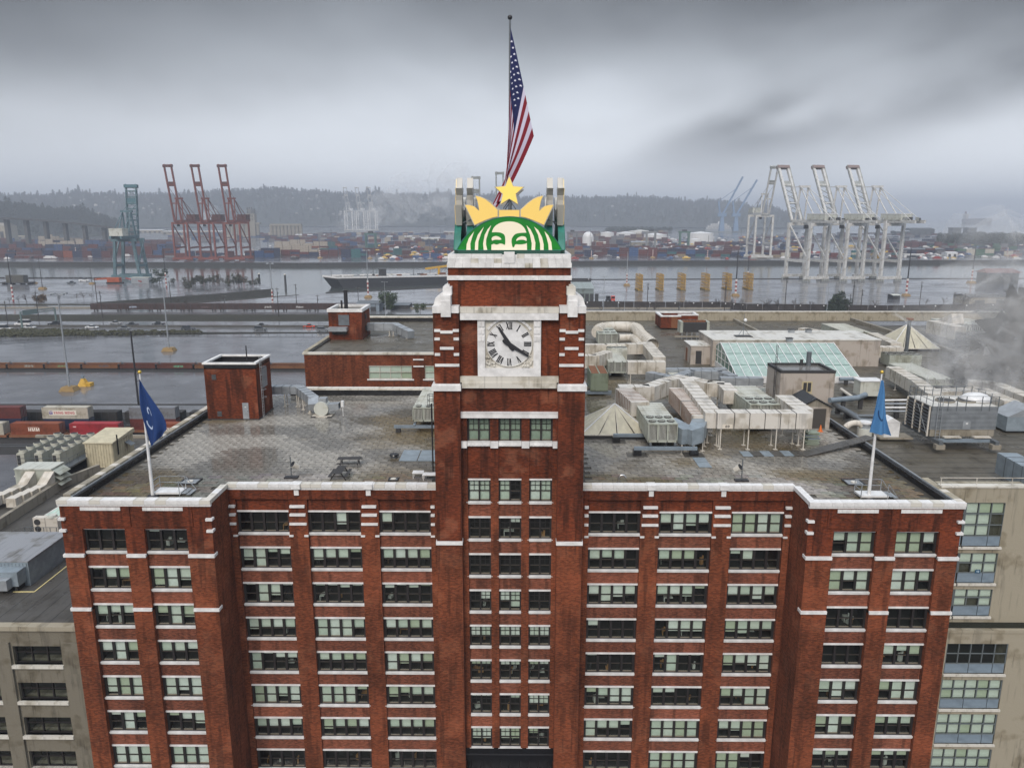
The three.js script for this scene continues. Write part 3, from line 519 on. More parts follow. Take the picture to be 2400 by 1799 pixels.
// upper shaft
redB.box(-4.9, 4.9, 46.9, 49.4, -9, 1.1); redB.box(-4.9, 4.9, 49.78, 50.4, -9, 1.1);
{ const t = mb(); const n = 15, w = 9.96 / n; for (let i = 0; i < n; i++) { const b = mb(); b.box(-4.98 + i * w + 0.005, -4.98 + (i + 1) * w - 0.005, 49.42, 49.78, -0.5, 1.25); b.build('band_block', M.tile, bld); } }
for (const s of [-1, 1]) { let t = mb(); t.box(s < 0 ? -4.98 : 4.6, s < 0 ? -4.6 : 4.98, 49.42, 49.78, -9.05, -0.5); t.build('stone_band', M.tile, bld); t = mb(); t.box(s < 0 ? -4.96 : 4.5, s < 0 ? -4.5 : 4.96, 50.4, 51.4, -9.1, 0.3); t.build('tower_coping', M.tile, bld); }
for (const [y0, y1, hw, z] of [[50.4, 50.77, 4.96, 1.26], [50.77, 51.12, 4.9, 1.2], [51.12, 51.46, 4.8, 1.14]]) {
  const n = 16, w = 2 * hw / n; for (let i = 0; i < n; i++) { const x = -hw + w * i; if (y0 > 50.5 && Math.abs(x + w / 2) < 0.45) continue; const b = mb(); b.box(x + 0.006, x + w - 0.006, y0, y1 - 0.008, 0.3, z); b.build('coping_block', rnd() < 0.85 ? M.tile : M.tileWorn, bld); }
}
{ const b = mb(); b.box(-0.42, 0.42, 50.77, 51.62, 0.3, 1.32); b.box(-0.75, 0.75, 50.77, 51.4, 0.3, 1.08); b.build('keystone', M.tile, bld); const d = mb(); d.box(-4.7, 4.7, 51.2, 51.42, -9, 0.6); d.build('tower_deck', M.black, bld); }
// ----- entrance at the foot
{ const b = mb(); b.box(-4, 4, 0, 6.2, -1, 0.1); b.box(-4, 4, 5.6, 6.85, 0.1, 1.5); b.build('entrance', mat(0.006, 0.006, 0.008, 0.25), bld); for (let i = 0; i < 9; i++) { const q = mb(); q.cbox(-3.6 + i * 0.9, 3, 0.13, 0.08, 5.2, 0.08); q.build('mullion', M.frame, bld); } const c = mb(); c.box(-4, 4, 6.2, 6.3, 0.1, 1.56); c.build('canopy_edge', M.blackMetal, bld); }
spanB.build('spandrel', M.brickPale, bld); wallB.build('wall', M.brick, bld); redB.build('upper_wall', M.brickRed, bld);

// ----- clock
{
  const ck = sub('clock', bld, [0, 44.35, T.zw + 0.34]);
  const R = 1.86;
  let t = mb(); t.box(-2.55, -1.95, -2.65, 1.95, -0.2, 0.22); t.box(1.95, 2.55, -2.65, 1.95, -0.2, 0.22); t.box(-1.95, 1.95, -2.65, -1.98, -0.2, 0.2); t.build('clock_surround', M.tile, ck);
  t = mb(); t.box(-1.95, 1.95, -1.98, 1.95, -0.2, 0.0); t.build('clock_panel', M.tileWorn, ck);
  t = mb(); t.cyl(0, 0, 0.1, 0, R, R, 64); t.g[0].rotateX(Math.PI / 2); t.build('dial', mat(0.78, 0.79, 0.8, 0.4, { map: grain }), ck);
  t = mb(); t.add(new THREE.TorusGeometry(R, 0.045, 6, 72).translate(0, 0, 0.09)); t.build('dial_rim', M.tileWorn, ck);
  // carved bosses beside and below the dial
  for (const s of [-1, 1]) for (let r = 0; r < 3; r++) for (let c = 0; c < 2; c++) { const b = mb(); b.cbox(s * (2.1 + c * 0.27), 1.62 - r * 0.58, 0.25, 0.21, 0.4, 0.1); b.build('carved_boss', M.tile, ck); }
  for (const s of [-1, 1]) {
    const b = mb(); for (let i = 0; i < 46; i++) { const x = rr(0.75, 1.88), y = rr(-1.9, -0.6); if (Math.hypot(x, y) < R + 0.1) continue; const q = new THREE.SphereGeometry(rr(0.06, 0.15), 6, 5); q.scale(1, 1, 0.6); q.translate(s * x, y, 0.04); b.add(q); } b.build('carved_leaves', M.tileWorn, ck);
    for (let i = 0; i < 5; i++) { const a = (38 + i * 9) * D2R, q = mb(); q.cbox(0, 0, 0, 0.3, 0.2, 0.09); q.g[0].rotateZ(s > 0 ? a - Math.PI / 2 : Math.PI / 2 - a); q.g[0].translate(s * Math.cos(a) * (R + 0.22), Math.sin(a) * (R + 0.22), 0.06); if (Math.sin(a) * (R + 0.22) < 1.9) q.build('voussoir', M.tile, ck); }
  }
  const stroke = (b, x0, y0, x1, y1, w) => { const d = V(x1 - x0, y1 - y0, 0), l = d.length(), g = new THREE.BoxGeometry(w, l, 0.04); g.rotateZ(-Math.atan2(d.x, d.y)); g.translate((x0 + x1) / 2, (y0 + y1) / 2, 0); b.add(g); };
  ['XII', 'I', 'II', 'III', 'IV', 'V', 'VI', 'VII', 'VIII', 'IX', 'X', 'XI'].forEach((s, k) => {
    const b = mb(), wid = { I: 0.13, V: 0.24, X: 0.25 }, H = 0.29; let x = -[...s].reduce((p, c) => p + wid[c], 0) / 2;
    for (const c of s) { const m = x + wid[c] / 2; if (c === 'I') { stroke(b, m, -H, m, H, 0.085); b.cbox(m, H - 0.015, 0, 0.13, 0.03, 0.035); b.cbox(m, -H + 0.015, 0, 0.13, 0.03, 0.035); } if (c === 'V') { stroke(b, m - 0.085, H, m, -H, 0.085); stroke(b, m + 0.085, H, m + 0.01, -H, 0.04); } if (c === 'X') { stroke(b, m - 0.1, H, m + 0.1, -H, 0.085); stroke(b, m + 0.1, H, m - 0.1, -H, 0.04); } x += wid[c]; }
    const n = b.build('numeral', M.blackMetal, ck), a = Math.PI / 2 - k * Math.PI / 6; n.position.set(Math.cos(a) * 1.48, Math.sin(a) * 1.48, 0.115); n.rotation.z = -k * Math.PI / 6;
  });
  // hands near ten past... minute hand on twenty past, hour hand on eleven, with broad tails
  for (const [deg, len, w0, tail, z] of [[-32, 1.6, 0.17, 0.62, 0.17], [122, 1.82, 0.17, 0.62, 0.23]]) {
    const s = new THREE.Shape(); s.moveTo(-w0 * 0.5, len); s.lineTo(-w0, 0); s.lineTo(-w0, -tail * 0.6); s.lineTo(-w0 * 0.5, -tail); s.lineTo(w0 * 0.5, -tail); s.lineTo(w0, -tail * 0.6); s.lineTo(w0, 0); s.lineTo(w0 * 0.5, len); s.closePath();
    const b = mb().ext(s, 0.05); const h = b.build('hand', M.blackMetal, ck); h.position.z = z; h.rotation.z = -deg * D2R;
  }
  t = mb(); t.cyl(0, 0, 0.3, 0, 0.13, 0.13, 20); t.g[0].rotateX(Math.PI / 2); t.build('hub', M.blackMetal, ck);
}
// ---------- the flat roofs of the brick building and what stands on them ----------
const RY = DECK;
{
  const roof = sub('roof', bld);
  // paving slabs: tone from broad patches of moss, silt and wet, as the roof shows
  const wetAt = (x, z) => sstep(0.36, 0.66, fbm(x * 0.16 + 7, z * 0.22 + 80, 4));
  const tone = (x, z) => {
    const m = fbm(x * 0.09 + 40, z * 0.13 + 12, 4), f = rr(0.94, 1.07);
    const moss = sstep(0.4, 0.62, m), wet = wetAt(x, z);
    let c = [lerp(0.34, 0.16, moss), lerp(0.32, 0.122, moss), lerp(0.285, 0.066, moss)]; const k = f * (1 - 0.42 * wet); return [c[0] * k, c[1] * k, c[2] * k];
  };
  const slabGrain = tex(512, 512, (x, y) => { const v = 190 + 120 * (fbm(x / 512 * 10, y / 512 * 10, 5, 10) - 0.5) + 40 * (hash2(x, y) - 0.5); return [v, v, v]; }, { rx: 1 / 2.5, ry: 1 / 2.5 });
  const slabMat = mat(1.55, 1.55, 1.55, 1, { map: slabGrain, roughnessMap: tex(512, 512, (x, y) => 255 * clamp(0.3 + 0.55 * sstep(0.35, 0.7, fbm(x / 512 * 6, y / 512 * 6, 4, 6))), { srgb: false, rx: 1 / 1.7, ry: 1 / 1.7 }) });
  const W = 1.24, D = 0.7, all = [];
  const inside = (x, z) => (x > -35.6 && x < 35.6 && z < (Math.abs(x) > 24.75 ? WZ - 0.4 : -0.35) && !(Math.abs(x) < 6.6 && z > -10.8)) && (x < 6.6 ? z > -34.6 : z > -44.5 );
  for (let r = 0; r < 72; r++) for (let c = -30; c < 30; c++) { const z = 3.3 - r * D, x = c * W + (r % 2) * W / 2 + (hash2(r, 5) - 0.5) * 0.3; if (inside(x - W / 2, z) && inside(x + W / 2, z)) all.push([x, z, hash2(c + 99, r + 7)]); }
  const slab = metreUV(new THREE.BoxGeometry(W - 0.03, 0.06, D - 0.03).toNonIndexed());
  all.sort((a, b) => b[1] - a[1] || Math.abs(a[0]) - Math.abs(b[0]));
  SEED = 21;
  const few = all.slice(0, 300), rest = all.slice(300), mats = new Map();
  for (const [x, z, h] of few) {
    const wet = wetAt(x, z) > 0.55, t = tone(x, z).map((v) => Math.round(v * 40) / 40), k = t.join() + wet; if (!mats.has(k)) mats.set(k, (() => { const m = slabMat.clone(); m.color.setRGB(t[0] * 1.55, t[1] * 1.55, t[2] * 1.55); if (wet) { m.roughnessMap = null; m.roughness = 0.1; } return m; })());
    const m = mesh('paving_slab', slab, mats.get(k), roof); m.position.set(x, RY + 0.03 + h * 0.014, z); m.rotation.set((h - 0.5) * 0.008, 0, (h - 0.5) * 0.006);
  }
  const wetMat = slabMat.clone(); wetMat.roughnessMap = null; wetMat.roughness = 0.1;
  for (const wet of [0, 1, 2]) { const some = rest.filter(([x, z, h]) => Math.min(2, Math.floor(wetAt(x, z) * 3 + (h - 0.5) * 0.9 + 0.2 < 0 ? 0 : wetAt(x, z) * 3 + (h - 0.5) * 0.9 + 0.2)) === wet), dm = wetMat.clone(); dm.roughness = 0.26; const im = new THREE.InstancedMesh(slab, [slabMat, dm, wetMat][wet], some.length), m4 = new THREE.Matrix4(), q = new THREE.Quaternion(), c = new THREE.Color(); im.name = ['paving_slabs', 'damp_paving_slabs', 'wet_paving_slabs'][wet]; im.receiveShadow = im.castShadow = true; im.userData.kind = 'stuff';
  some.forEach(([x, z, h], i) => { q.setFromEuler(new THREE.Euler((h - 0.5) * 0.008, 0, (h - 0.5) * 0.006)); m4.compose(V(x, RY + 0.03 + h * 0.014, z), q, V(1, 1, 1)); im.setMatrixAt(i, m4); im.setColorAt(i, c.setRGB(...tone(x, z))); });
  roof.add(im); }
  const d = mb(); d.box(-36.2, 36.2, RY - 0.6, RY, -34.9, -0.3); d.build('roof_deck', mat(0.05, 0.045, 0.035, 0.6, { map: stains }), roof);
  const e = mb(); e.box(-36.2, -24.6, RY - 0.6, RY, -0.3, WZ - 0.3); e.build('roof_deck', roof.children[roof.children.length - 1].material, roof);
  const f = mb(); f.box(24.6, 36.2, RY - 0.6, RY, -0.3, WZ - 0.3); f.build('roof_deck', roof.children[roof.children.length - 1].material, roof);
}
M.roofWet = mat(0.11, 0.1, 0.08, 1, { map: stains, roughnessMap: roughBlot, bumpMap: fineBump, bumpScale: 0.02 });
M.roofDark = mat(0.085, 0.082, 0.078, 1, { map: stains, roughnessMap: roughBlot });
// --- the rear blocks that the roof runs on to
const rear = thing('warehouse_rear_wing', 'wide flat roofed rear block of the warehouse with pale far parapet, right of the tower', 'building');
{
  let b = mb(); b.box(6.2, 75, 0, RY, -107.5, -35); b.box(36.8, 75, 0, RY - 0.25, -35, 0.6); b.build('roof', M.roofWet, rear);
  b = mb(); b.box(-6, 118, RY, RY + 1.9, -108.2, -107.5); b.build('parapet', M.concretePale, rear);
  b = mb(); b.box(-6, 118, RY + 1.9, RY + 2.1, -108.3, -107.4); b.build('parapet_cap', M.tileWorn, rear);
  b = mb(); b.box(75, 118, 0, RY - 1, -107.5, -20); b.build('side_roof', M.roofDark, rear);
  b = mb(); b.box(48.6, 49.1, RY, RY + 0.5, -107.4, -48); b.build('roof_kerb', M.concrete, rear);
  b = mb(); b.box(74.6, 75.2, RY, RY + 0.7, -107.4, -2); b.build('roof_kerb', M.concrete, rear);
  // seams of the roofing felt
  for (let i = 0; i < 46; i++) { const s = mb(), z = -37 - i * 1.5; s.box(37, 74, RY - 0.02, RY + 0.012, z, z + 0.06); s.build('felt_seam', M.dark, rear); }
  for (let i = 0; i < 22; i++) { const s = mb(), z = -34.2 + i * 1.5; s.box(37, 74, RY - 0.3, RY - 0.236, z, z + 0.06); s.build('felt_seam', M.dark, rear); }
  b = mb(); b.box(58, 66, RY - 0.25, RY - 0.22, -5.8, -1); b.build('puddle', mat(0.012, 0.012, 0.014, 0.03), rear);
}
const rear2 = thing('brick_rear_block', 'lower brick block behind the left roof with a row of many-paned windows', 'building');
{
  const Z = -45, Y = 35.2; let b = mb(); b.box(-30, -3, 0, Y - 0.35, -79, Z - 1.4); b.box(-30, -3, 0, 31.35, Z - 1.4, Z); b.box(-30, -3, 33.3, Y - 0.3, Z - 1.4, Z);
  const wins = [[-20.75, -14.6], [-12.7, -6.65], [-4.7, -2.0]];
  b.box(-30, wins[0][0], 31.35, 33.3, Z - 1.4, Z); b.box(wins[0][1], wins[1][0], 31.35, 33.3, Z - 1.4, Z); b.box(wins[1][1], wins[2][0], 31.35, 33.3, Z - 1.4, Z);
  b.build('wall', M.brick, rear2);
  for (const [a, c] of wins) {
    const w = c - a, g = sub('window', rear2, [(a + c) / 2, 31.35, Z - 0.05]), f = mb(); for (let i = 0; i <= 4; i++) f.cbox(-w / 2 + w * i / 4, 0.97, 0, 0.09, 1.95, 0.1); for (const y of [0.04, 0.97, 1.9]) f.box(-w / 2, w / 2, y - 0.04, y + 0.04, -0.05, 0.05); f.build('frame', M.cream, g);
    const pg = new THREE.PlaneGeometry(w / 4 - 0.1, 0.86); for (let i = 0; i < 4; i++) for (const y of [0.5, 1.43]) { const p = mesh('pane', pg, M.glass, g); p.position.set(-w / 2 + w * (i + 0.5) / 4, y, -0.02); if (!(a > -13 && i > 1)) { const bl = mesh('blind', pg, pick(BLINDS), g); bl.position.set(p.position.x, y, -0.1); } }
    const r = mb(); r.box(-w / 2, w / 2, 0, 1.95, -1.3, -1.25); r.build('room', M.room, g);
    const s = mb(); s.box(-w / 2 - 0.3, w / 2 + 0.3, -0.2, 0, -0.1, 0.2); s.build('sill', M.tile, g);
  }
  for (const x of [-13.6, -5.6]) for (const y of [34.2, 33.2]) { const t = mb(); t.cbox(x, y, Z + 0.05, 1.5, 0.18, 0.25); t.build('stone_band', M.tile, rear2); }
  b = mb(); b.box(-30.2, -3, Y - 0.3, Y, Z - 0.5, Z + 0.15); b.build('coping', M.tileWorn, rear2);
  b = mb(); b.box(-30.2, -29.6, Y - 0.3, Y + 0.1, -79, Z - 0.5); b.build('coping', M.concretePale, rear2);
  b = mb(); b.box(-29.6, -29.3, Y - 0.35, Y - 0.05, -79, Z - 0.5); b.build('upstand', M.black, rear2);
  b = mb(); b.box(-30.2, 10, Y - 0.4, Y + 0.45, -79.6, -79); b.build('parapet', M.black, rear2); b = mb(); b.box(-30.2, 10, Y + 0.45, Y + 0.7, -79.8, -78.9); b.build('coping', M.tileWorn, rear2);
  b = mb(); b.box(-29.4, 10, Y - 0.8, Y - 0.3, -79, Z - 0.6); b.build('roof', M.roofWet, rear2);
  b = mb(); b.box(-6.6, -1, 31.5, Y + 0.1, Z - 3, Z + 2.5); b.build('stair_block', M.brick, rear2); b = mb(); b.box(-6.75, -1, Y + 0.1, Y + 0.35, Z - 3.1, Z + 2.65); b.build('coping', M.tile, rear2);
}
{ // tall brick lift house on the rear block
  const B = boxOf(772, 850, 796, 731, 719, 34.9), t = thing('brick_penthouse', 'tall brick lift house with black chimney pipes on the rear block', 'penthouse', [B.x0, B.y0, B.z1]), W = B.w, H = B.h, D = 6.5; let b = mb(); b.box(0, W, 0, H, -D, 0); b.build('wall', M.brickRed, t); for (const [x0, x1, z0, z1] of [[-0.15, W + 0.15, -0.3, 0.15], [-0.15, W + 0.15, -D - 0.15, -D + 0.3], [-0.15, 0.3, -D + 0.3, -0.3], [W - 0.3, W + 0.15, -D + 0.3, -0.3]]) { b = mb(); b.box(x0, x1, H, H + 0.5, z0, z1); b.build('coping', M.tile, t); } b = mb(); b.box(0.3, W - 0.3, H, H + 0.08, -D + 0.3, -0.3); b.build('roof', M.roofWet, t);
  b = mb(); b.box(W * 0.3, W * 0.62, H * 0.52, H * 0.9, 0, 0.08); b.build('louvre', M.steel, t); b = mb(); b.box(0.2, W * 0.58, H * 0.34, H * 0.48, 0, 1.3); b.build('canopy', M.galv, t); b = mb(); b.box(0.6, W * 0.55, H * 0.22, H * 0.34, 0, 0.5); b.build('plant', M.black, t); b = mb(); b.box(W, W + 0.1, H * 0.25, H * 0.42, -3.4, -2.6); b.build('window', M.dark, t); b = mb(); b.box(W, W + 0.1, H * 0.68, H * 0.84, -3.4, -2.6); b.build('window', M.dark, t); b = mb(); b.cyl(W * 0.42, H, H + 3.2, -3, 0.32, 0.32, 12); b.build('chimney', M.blackMetal, t); b = mb(); b.cyl(W * 0.32, H, H + 1.6, -2.2, 0.16, 0.16, 10); b.build('chimney', M.blackMetal, t); }
{ const y = 36.4, a = at(852, 765, y), c = at(925, 765, y), e = at(962, 772, y); duct('galvanised duct on the rear block roof, right of its lift house', [V(a.x, y, a.z), V(c.x, y, c.z), V(e.x, y - 0.8, e.z)], 1.3, 1.2, { m: M.galv, seg: 1.8, flange: M.steel, legs: 4, legY: 34.9 }); }
// ---------- builders for rooftop plant ----------
function boxOf(pxL, pxR, pyB, pyT, pyK, Y) { // a box surveyed from its front foot, front top and rear top edges
  const a = at(pxL, pyB, Y), b = at(pxR, pyB, Y), y1 = atZ(pxL, pyT, a.z).y, k = at((pxL + pxR) / 2, pyK, y1); return { x0: a.x, x1: b.x, y0: Y, y1, z1: a.z, z0: k.z, w: b.x - a.x, h: y1 - Y, d: a.z - k.z };
}
function fans(b, parent, nx, nz, x0, x1, z0, z1, y, r, m = M.unitPale) {
  for (let i = 0; i < nx; i++) for (let j = 0; j < nz; j++) { const x = lerp(x0, x1, (i + 0.5) / nx), z = lerp(z0, z1, (j + 0.5) / nz), f = mb(); f.add(new THREE.TorusGeometry(r, 0.05, 5, 18).rotateX(Math.PI / 2).translate(x, y + 0.05, z)); f.cyl(x, y - 0.02, y + 0.03, z, r, r, 18); const F = f.build('fan', M.dark, parent); const g = mb(); for (let k = 0; k < 4; k++) g.cbox(x, y + 0.09, z, 2 * r, 0.02, 0.04, k * Math.PI / 4); g.cyl(x, y + 0.04, y + 0.1, z, r * 0.22, r * 0.22, 8); g.build('fan_guard', m, F); }
}
// long packaged air unit: condenser end (front) with coil grille and fans, ribbed casing behind it
function airUnit(label, B, { cond = 0.38, m = M.unit, rows = 2, cols = 3, group = 'packaged air units on the roofs', casingUp = -0.05, inset = 0.25, rail = true } = {}) {
  const t = thing('air_unit', label, 'air unit', [(B.x0 + B.x1) / 2, B.y0, B.z1], 0, group), w = B.w, h = B.h, d = B.d, cd = d * cond;
  let b = mb(); b.box(-w / 2, w / 2, 0.12, h, -cd, -0.08); b.box(-w / 2, w / 2, h - 0.12, h, -0.08, 0); b.box(-w / 2, w / 2, 0.12, 0.3, -0.08, 0); for (let i = 0; i <= 3; i++) b.cbox(-w / 2 + w * i / 3 * 0.97 + w * 0.015, h / 2, -0.04, 0.1, h - 0.3, 0.08); b.build('condenser', m, t);
  for (let i = 0; i < 3; i++) { const g = mb(), x0 = -w / 2 + w * i / 3 + 0.12; for (let k = 0; k < 6; k++) g.box(x0 + k * (w / 3 - 0.24) / 6 + 0.03, x0 + (k + 0.62) * (w / 3 - 0.24) / 6, 0.34, h - 0.18, -0.07, -0.03); g.box(x0, x0 + w / 3 - 0.24, 0.34, 0.37, -0.06, -0.04); g.build('coil_grille', M.unitPale, t); const c = mb(); c.box(x0, x0 + w / 3 - 0.2, 0.31, h - 0.14, -0.079, -0.071); c.build('coil', M.dark, t); }
  fans(null, t, cols, rows, -w / 2 + 0.1, w / 2 - 0.1, -cd + 0.15, -0.15, h, Math.min(w / cols, cd / rows) * 0.36);
  b = mb(); b.box(-w / 2 + inset * 0.3, w / 2 - inset * 0.3, 0.12, h + casingUp - 0.12, -d, -cd); b.build('casing', m, t);
  const n = Math.max(4, Math.round((d - cd) / 0.75)), s = (d - cd) / n; for (let i = 0; i < n; i++) { const p = mb(); p.box(-w / 2, w / 2, h + casingUp - 0.12, h + casingUp, -cd - s * (i + 1) + 0.05, -cd - s * i - 0.02); p.box(-w / 2, w / 2, h + casingUp - 0.02, h + casingUp + 0.05, -cd - s * i - 0.05, -cd - s * i - 0.0); p.build('roof_panel', M.unitPale, t); }
  for (let i = 0; i < Math.round(d / 1.3); i++) { const p = mb(); p.box(-w / 2 - 0.03, -w / 2 + 0.02, 0.3, h - 0.3, -d + 0.15 + i * 1.3, -d + 1.3 + i * 1.3); p.build('access_panel', m, t); }
  if (rail) for (const x of [-w / 2 + 0.25, w / 2 - 0.25]) { const p = mb(); p.box(x - 0.1, x + 0.1, -0.12, 0.12, -d - 0.3, 0.4); p.build('skid_rail', M.steel, t); }
  return t;
}
// run of sheet-metal duct in short sections with flanges
function duct(label, pts, w, h, { m = M.pinkish, seg = 1.15, legs = 0, legY = RY, group = 'sheet metal ducts on the roofs', name = 'air_duct', flange = M.rust } = {}) {
  const t = thing(name, label, 'duct', [pts[0].x, 0, pts[0].z], 0, group), o = V(pts[0].x, 0, pts[0].z), L = (p) => p.clone().sub(o);
  for (let i = 0; i + 1 < pts.length; i++) {
    const a = L(pts[i]), b = L(pts[i + 1]), len = a.distanceTo(b), n = Math.max(1, Math.round(len / seg));
    for (let k = 0; k < n; k++) { const e = 0.02 / len, p = a.clone().lerp(b, k / n + (k ? e : -0.12 / len)), q = a.clone().lerp(b, (k + 1) / n - (k < n - 1 ? e : -0.12 / len)); const s = mb(); s.bar(p, q, w, h); s.build('duct_section', m, t); if (k) { const f = mb(), c = a.clone().lerp(b, k / n), u = b.clone().sub(a).normalize().multiplyScalar(0.03); f.bar(c.clone().sub(u), c.clone().add(u), w + 0.07, h + 0.07); f.build('flange', flange, t); } }
    if (legs) for (let k = 0; k <= Math.floor(len / legs); k++) { const c = a.clone().lerp(b, clamp((k * legs + 0.3) / len)), u = b.clone().sub(a).setY(0).normalize(), sx = -u.z, sz = u.x; for (const s of [-1, 1]) { const g = mb(); g.box(-0.05, 0.05, legY, c.y - h / 2, -0.05, 0.05); g.box(-0.2, 0.2, legY + 0.05, legY + 0.09, -0.2, 0.2); g.g.forEach((q) => q.translate(c.x + sx * s * w * 0.42, 0, c.z + sz * s * w * 0.42)); g.build('leg', M.cream, t); } }
  }
  return t;
}
function pyramid(label, cx, cz, w, d, h, y, m = M.skylight, turn = 0) {
  const t = thing('pyramid_skylight', label, 'skylight', [cx, y, cz], turn, 'pyramid skylights on the roofs');
  let b = mb(); b.box(-w / 2, w / 2, 0, 0.45, -d / 2, d / 2); b.build('kerb', M.dark, t);
  b = mb(); b.box(-w / 2 - 0.1, w / 2 + 0.1, 0.45, 0.55, -d / 2 - 0.1, d / 2 + 0.1); b.build('rim', M.tileWorn, t);
  const A = V(0, h, 0), c = [V(-w / 2, 0.55, d / 2), V(w / 2, 0.55, d / 2), V(w / 2, 0.55, -d / 2), V(-w / 2, 0.55, -d / 2)];
  for (let i = 0; i < 4; i++) { const p = c[i], q = c[(i + 1) % 4]; for (let k = 0; k < 4; k++) { const a = p.clone().lerp(q, k / 4 + 0.01), e = p.clone().lerp(q, (k + 1) / 4 - 0.01), f = (v, u) => v.clone().lerp(A, u), b2 = mb(); b2.hull(k === 0 || k === 3 ? [[a, e, A]] : [[a, e, A]]); b2.build('pane', m, t); const r = mb(); if (k) r.bar(a, A.clone(), 0.04, 0.06); if (k) r.build('glazing_bar', M.cream, t); } const r = mb(); r.bar(p, A, 0.1, 0.1); r.build('hip', M.white, t); }
  return t;
}
// ---------- left roof ----------
{ // lift penthouse
  const t = thing('brick_penthouse', 'brick lift house with grey door and caged ladder on left roof edge', 'penthouse', [-32.2, RY, -22.6]);
  const W = 2.95, D = 5.2, H = 6.15; let b = mb(); b.box(-W, W, 0.2, H, -D, 0); b.build('wall', M.brickRed, t);
  b = mb(); b.box(-W - 0.05, W + 0.05, 0, 0.2, -D - 0.05, 0.06); b.build('plinth', M.dark, t);
  for (const [x0, x1, z0, z1] of [[-W - 0.12, W + 0.12, -0.25, 0.12], [-W - 0.12, W + 0.12, -D - 0.12, -D + 0.25], [-W - 0.12, -W + 0.25, -D + 0.25, -0.25], [W - 0.25, W + 0.12, -D + 0.25, -0.25]]) { b = mb(); b.box(x0, x1, H + 0.45, H + 0.65, z0, z1); b.build('coping', M.tile, t); b = mb(); b.box(clamp(x0, -W, W), clamp(x1, -W, W), H - 0.1, H + 0.45, clamp(z0, -D, 0), clamp(z1, -D, 0)); b.build('parapet', M.black, t); }
  b = mb(); b.box(-W + 0.2, W - 0.2, H - 0.02, H + 0.06, -D + 0.2, -0.2); b.build('roof', M.black, t);
  b = mb(); b.box(1.15, 1.85, 0.2, 2.1, 0, 0.06); const door = b.build('door', M.galv, t); b = mb(); b.box(1.4, 1.6, 1.55, 1.65, 0.06, 0.075); b.build('sign', M.white, door); b = mb(); b.box(1.72, 1.78, 1.05, 1.2, 0.06, 0.12); b.build('handle', M.chrome, door);
  for (const [x, y] of [[-1.85, 5.1], [-1.55, 0.8]]) { b = mb(); b.box(x - 0.25, x + 0.25, y - 0.3, y + 0.3, 0, 0.05); const v = b.build('vent', M.dark, t); for (let i = 0; i < 4; i++) { b = mb(); b.box(x - 0.25, x + 0.25, y - 0.26 + i * 0.15, y - 0.2 + i * 0.15, 0.05, 0.09); b.build('slat', M.steel, v); } }
  b = mb(); b.box(W, W + 0.05, 3.4, 5.8, -3.6, -2); b.build('louvre', M.steel, t); for (let i = 0; i < 10; i++) { b = mb(); b.box(W + 0.05, W + 0.09, 3.5 + i * 0.22, 3.6 + i * 0.22, -3.6, -2); b.build('slat', M.galv, t); }
  b = mb(); b.cyl(1.2, H, H + 2.2, -2.4, 0.07, 0.07); b.build('vent_pipe', M.blackMetal, t);
  const l = sub('caged_ladder', t, [W + 0.3, 0, -0.9]); for (const z of [-0.25, 0.25]) { b = mb(); b.cbox(0, 3.8, z, 0.05, 7.2, 0.05); b.build('rail', M.galv, l); } for (let i = 0; i < 20; i++) { b = mb(); b.cbox(0, 0.4 + i * 0.34, 0, 0.03, 0.03, 0.5); b.build('rung', M.galv, l); } for (let i = 0; i < 6; i++) { b = mb(); b.add(new THREE.TorusGeometry(0.4, 0.02, 4, 14, Math.PI).rotateX(Math.PI / 2).rotateZ(0).rotateY(Math.PI / 2).translate(0.05, 2.6 + i * 0.9, 0)); b.build('cage_hoop', M.galv, l); }
}
{ // extract fan with its duct, joined to the lift house
  const a = at(652, 951, RY), b = at(735, 968, RY), f = at(757, 974, RY), y = RY + 2.1;
  duct('galvanised duct on stilts running from the lift house to the round fan', [V(a.x - 1.2, y, a.z), V(b.x - 2.6, y, a.z), V(b.x + 0.1, y - 0.5, b.z), V(f.x - 1.1, RY + 1.1, f.z)], 1.15, 0.95, { m: M.galv, seg: 0.9, legs: 1.9, flange: M.steel });
  const t = thing('extract_fan', 'round galvanised extract fan between lift house and tower on the roof', 'fan', [f.x, RY, f.z]); let q = mb(); q.cyl(0, -0.8, 0.8, 0, 0.85, 0.85, 20); q.g[0].rotateX(Math.PI / 2); q.g[0].translate(0, 1.0, 0); q.build('fan_drum', M.unitPale, t); q = mb(); q.box(-0.35, 0.55, 1.6, 2.2, -0.5, 0.5); q.build('motor_box', M.galv, t); q = mb(); q.box(-1.1, 1.2, 0.05, 0.18, -0.9, 0.9); q.build('base', M.cream, t); q = mb(); q.hull([[V(0.6, 0.6, 0.6), V(2, 0.9, 0.5), V(2, 1.6, 0.5), V(0.6, 1.5, 0.6)], [V(0.6, 1.5, 0.6), V(2, 1.6, 0.5), V(2, 1.6, -0.5), V(0.6, 1.5, -0.6)], [V(0.6, 1.5, -0.6), V(2, 1.6, -0.5), V(2, 0.9, -0.5), V(0.6, 0.6, -0.6)], [V(0.6, 0.6, -0.6), V(2, 0.9, -0.5), V(2, 0.9, 0.5), V(0.6, 0.6, 0.6)]]); q.build('outlet', M.galv, t); q = mb(); q.box(2.3, 2.6, 1.2, 1.9, 0.1, 0.5); q.cbox(2.45, 0.7, 0.3, 0.06, 1.3, 0.06); q.build('switch_box', M.white, t); for (const x of [-0.9, 1]) { q = mb(); q.cbox(x, 0.1, 1, 0.5, 0.1, 0.5); q.build('foot', M.dark, t); }
}
